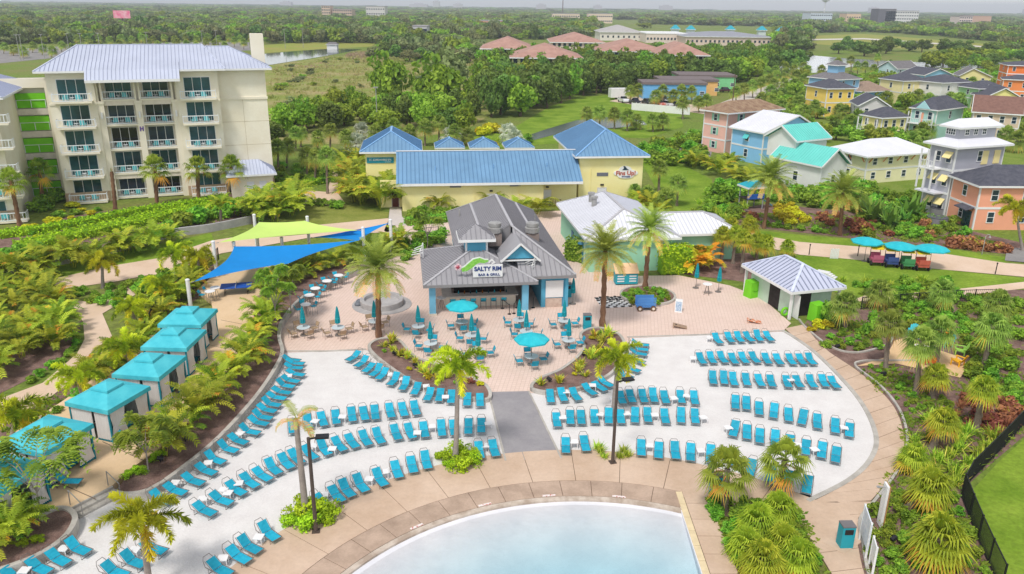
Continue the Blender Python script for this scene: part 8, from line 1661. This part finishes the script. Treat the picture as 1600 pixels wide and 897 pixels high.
# sheds and parked vehicles beyond the lawn
for pl, pr, pe, rgb, l, d in ((1062, 1150, 120, (132, 206, 150), 'long green flat roofed shed at the road', 14), (1032, 1122, 127, (236, 186, 120), 'apricot flat roofed shed in the middle', 12), (1005, 1104, 132, (110, 176, 226), 'sky blue flat roofed shed in front', 10)):
    o = block('storage_shed', l, pl, pr, pe, 4.2, d, M('shed_%d' % pl, rgb, .8, var=.05), M('shed_roof', (120, 108, 108), .8), 0, 0, 0, 'shed', 'storage sheds')
    MB().box(3, 4.1, -.1, -.003, 0, 2.2).build('door', m_door, o)
    for k in range(3): window(o, 'F', 7 + k * 5, 1.3, 1.4, 1.1)
def car(px, py, rgb, nm, label, kind='car', ang=0.3):
    x, y = G(px, py, .05); m = M('car_' + nm, rgb, .3, var=.03, spec=.6); o = thing('parked_' + kind, label, kind, (x, y, .05), ang, 'parked vehicles'); L, W = 4.6, 1.85
    zc = .95 if kind == 'car' else 1.15; bd = MB(); prof = [(-2.3, .35), (2.3, .35), (2.32, .75), (1.9, zc - .05), (.9, zc), (-1.7, zc), (-2.3, zc - .05)]; n = len(prof); bd.add([(q[0], s * W / 2, q[1]) for s in (-1, 1) for q in prof], [tuple(range(n)), tuple(range(n, 2 * n))[::-1]] + [((i + 1) % n, i, i + n, (i + 1) % n + n) for i in range(n)]); bd.build('body', m, o)
    x0, x1 = (-1.6, .9) if kind == 'car' else (-.5, .9); cb = MB(); cb.add([(x0, -.85, zc), (x1, -.85, zc), (x1 - .6, -.72, zc + .6), (x0 + .35, -.72, zc + .6), (x0, .85, zc), (x1, .85, zc), (x1 - .6, .72, zc + .6), (x0 + .35, .72, zc + .6)], [(0, 1, 2, 3), (7, 6, 5, 4), (1, 5, 6, 2), (4, 0, 3, 7)]); cb.build('windows', m_glass_d, o); MB().add([(x0 + .33, -.74, zc + .6), (x1 - .58, -.74, zc + .6), (x1 - .58, .74, zc + .6), (x0 + .33, .74, zc + .6), (x0 + .4, -.68, zc + .66), (x1 - .68, -.68, zc + .66), (x1 - .68, .68, zc + .66), (x0 + .4, .68, zc + .66)], [(4, 5, 6, 7), (0, 1, 5, 4), (1, 2, 6, 5), (2, 3, 7, 6), (3, 0, 4, 7)]).build('roof', m, o)
    for xx in (-1.4, 1.45):
        for s in (-1, 1): MB().tube([(xx, s * .78, .34), (xx, s * .95, .34)], .34, 12).build('wheel', m_black, o)
    for s in (-.6, .6): MB().box(2.27, 2.34, s - .16, s + .16, .6, .76).build('headlight', m_white, o)
for a in ((974, 160, (226, 226, 230), 'white', 'white pickup parked leftmost in front of the trailer', 'pickup', -1.3), (992, 163, (36, 38, 48), 'black', 'black pickup second in the parked row', 'pickup', -1.3), (1012, 163, (52, 62, 66), 'slate', 'dark slate car third in the parked row', 'car', -1.3), (1029, 165, (206, 110, 96), 'coral', 'coral red car fourth in the parked row', 'car', -1.2), (1044, 166, (216, 216, 222), 'silver', 'silver car fifth in the parked row', 'car', -1.2), (1036, 158, (50, 60, 100), 'navy', 'navy car behind the silver one', 'car', -1.2), (1060, 168, (60, 60, 66), 'grey', 'dark grey car at the right end of the parked row', 'car', -1.2), (1134, 144, (84, 50, 56), 'maroon', 'maroon car parked beside the green shed', 'car', .2), (668, 63, (60, 60, 66), 'far', 'dark car on the far road behind the pond bank', 'car', 0)): car(*a)
x, y = G(967, 155, .05); o = thing('box_trailer', 'white box trailer behind the white pickup', 'trailer', (x, y, .05), .25); MB().box(-3, 3, -1.2, 1.2, .6, 3.2).build('box', m_white, o); MB().bar((3, 0, .6), (4.2, 0, .5), .12).build('drawbar', m_black, o)
for xx in (-.5, .5):
    for s in (-1, 1): MB().tube([(xx, s * 1.0, .38), (xx, s * 1.22, .38)], .38, 12).build('wheel', m_black, o)
p0, p1 = G(987, 172), G(1078, 180); o = thing('white_fence', 'white solid panel fence in front of the parked vehicles', 'fence', (p0[0], p0[1], 0), math.atan2(p1[1] - p0[1], p1[0] - p0[0])); FL = math.hypot(p1[0] - p0[0], p1[1] - p0[1])
for k in range(8): MB().box(FL * k / 8 + .08, FL * (k + 1) / 8 - .08, -.04, .04, .05, 1.9).build('panel', m_white, o); MB().box(FL * k / 8 - .08, FL * k / 8 + .08, -.08, .08, 0, 2.0).build('post', m_white, o)
x, y = G(1000, 193, .3); o = thing('pond_fountain_float', 'small white float on the canal among the palms', 'float', (x, y, .05)); MB().lathe([(.9, 0), (1.0, .2), (.6, .4), (.2, .5)], 14).build('hull', m_white, o)
x, y = G(520, 77, .1); o = thing('pond_pavilion', 'small white pump house on the pond bank', 'pump house', (x, y, 0)); MB().box(-3, 3, -2, 2, 0, 3).build('wall', m_white, o); roof(o, -3, 3, -2, 2, 3, 1.2, 'x', 1.5, 1.5, m_shgr, over=.5)
# distant woods: one mass, far beyond counting
fq = MB(); rs = np.random.RandomState(9); fp = []; fsx = []; fsz = []; fro = []; fpi = []
LIM = [(-200, 72), (200, 68), (410, 63), (420, 68), (590, 68), (600, 84), (745, 92), (760, 70), (850, 62), (930, 58), (945, 42), (1010, 46), (1075, 48), (1200, 52), (1215, 84), (1262, 82), (1268, 52), (1350, 50), (1450, 56), (1565, 66), (1580, 88), (1900, 92)]
def lim(px): return float(np.interp(px, [p[0] for p in LIM], [p[1] for p in LIM]))
CLR = [[(934, 30), (1006, 32), (1006, 56), (934, 54)], [(1008, 38), (1215, 42), (1215, 66), (1008, 62)], [(750, 62), (912, 62), (912, 100), (750, 98)], [(860, 58), (1048, 56), (1108, 72), (1108, 100), (936, 98), (860, 80)], [(-50, 72), (412, 63), (412, 110), (-50, 120)], [(1200, 80), (1600, 88), (1600, 120), (1200, 120)]]
d = 360.0
while d < 7200:
    s = max(9.0, d * .0145); n = int(1.42 * d / s)
    for i in range(n):
        x = (-.71 + 1.42 * (i + rs.rand()) / n) * d; y = d + rs.uniform(-.5, .5) * s; px, py = scrx(x, y), scry(x, y)
        if px < -60 or px > 1660 or py > lim(px): continue
        if any(inside(c, px, py) for c in CLR): continue
        if rs.rand() < (.06 if d < 900 else .10): continue
        fp.append((x, y, 0)); r = s * rs.uniform(.5, .85); hh = rs.uniform(2.9, 7.2) * (1.35 if rs.rand() < .06 else 1); fsx.append((r, r, hh)); fro.append(rs.rand() * 6.28); fpi.append(int(rs.choice(3, p=[.55, .25, .2])))
    d += s * .8
wm = bpy.data.meshes.new('distant_woods'); wm.from_pydata([(p[0], p[1], fsx[i][2] * .78) for i, p in enumerate(fp)], [], [])
a = wm.attributes.new('tsc', 'FLOAT_VECTOR', 'POINT'); a.data.foreach_set('vector', np.array(fsx, dtype=np.float32).ravel()); a = wm.attributes.new('trz', 'FLOAT', 'POINT'); a.data.foreach_set('value', np.array(fro, dtype=np.float32)); a = wm.attributes.new('tpi', 'INT', 'POINT'); a.data.foreach_set('value', np.array(fpi, dtype=np.int32))
wob = obj('distant_woods', wm, kind='stuff'); wob['label'] = 'distant woods stretching to the hazy horizon'
gt = bpy.data.node_groups.new('scatter_woods', 'GeometryNodeTree'); gt.interface.new_socket('Geometry', in_out='INPUT', socket_type='NodeSocketGeometry'); gt.interface.new_socket('Geometry', in_out='OUTPUT', socket_type='NodeSocketGeometry')
gi = gt.nodes.new('NodeGroupInput'); go2 = gt.nodes.new('NodeGroupOutput'); ins = gt.nodes.new('GeometryNodeInstanceOnPoints'); jn = gt.nodes.new('GeometryNodeJoinGeometry')
for i, me in enumerate(P_farc):
    t_o = tree_w(*G(455 + 18 * i, 205 - 3 * i), 3.0, 5.0, me); tag(t_o, 'small rounded tree on the meadow edge, %s of three by the hotel' % ('leftmost', 'middle', 'rightmost')[i], 'tree', 'meadow edge trees')
    cr_ = [c for c in bpy.data.objects if c.parent == t_o and c.name.startswith('crown')][0]; oi = gt.nodes.new('GeometryNodeObjectInfo'); oi.transform_space = 'ORIGINAL'; oi.inputs[0].default_value = cr_; oi.inputs['As Instance'].default_value = True; gt.links.new(oi.outputs['Geometry'], jn.inputs[0])
def named(nm, ty):
    n_ = gt.nodes.new('GeometryNodeInputNamedAttribute'); n_.data_type = ty; n_.inputs[0].default_value = nm; return n_.outputs[0]
cx_ = gt.nodes.new('ShaderNodeCombineXYZ'); gt.links.new(named('trz', 'FLOAT'), cx_.inputs[2])
gt.links.new(gi.outputs[0], ins.inputs['Points']); gt.links.new(jn.outputs[0], ins.inputs['Instance']); ins.inputs['Pick Instance'].default_value = True; gt.links.new(named('tpi', 'INT'), ins.inputs['Instance Index']); gt.links.new(cx_.outputs[0], ins.inputs['Rotation']); gt.links.new(named('tsc', 'FLOAT_VECTOR'), ins.inputs['Scale']); gt.links.new(ins.outputs[0], go2.inputs[0])
md = wob.modifiers.new('scatter', 'NODES'); md.node_group = gt
print('far trees', len(fp))
# haze: one closed box of even thin air round the whole scene
hz = MB().box(-7000, 7000, -120, 9500, -4, 95).build('haze', None, kind='stuff'); hm = bpy.data.materials.new('haze_air'); hm.use_nodes = True; t = hm.node_tree; t.nodes.remove(t.nodes['Principled BSDF']); pv = N(t, 'ShaderNodeVolumePrincipled'); pv.inputs['Color'].default_value = (.84, .90, 1.0, 1); pv.inputs['Density'].default_value = .00019; t.links.new(pv.outputs[0], t.nodes['Material Output'].inputs['Volume']); hz.data.materials.append(hm); hz['label'] = 'thin pale haze in the air over the whole place'
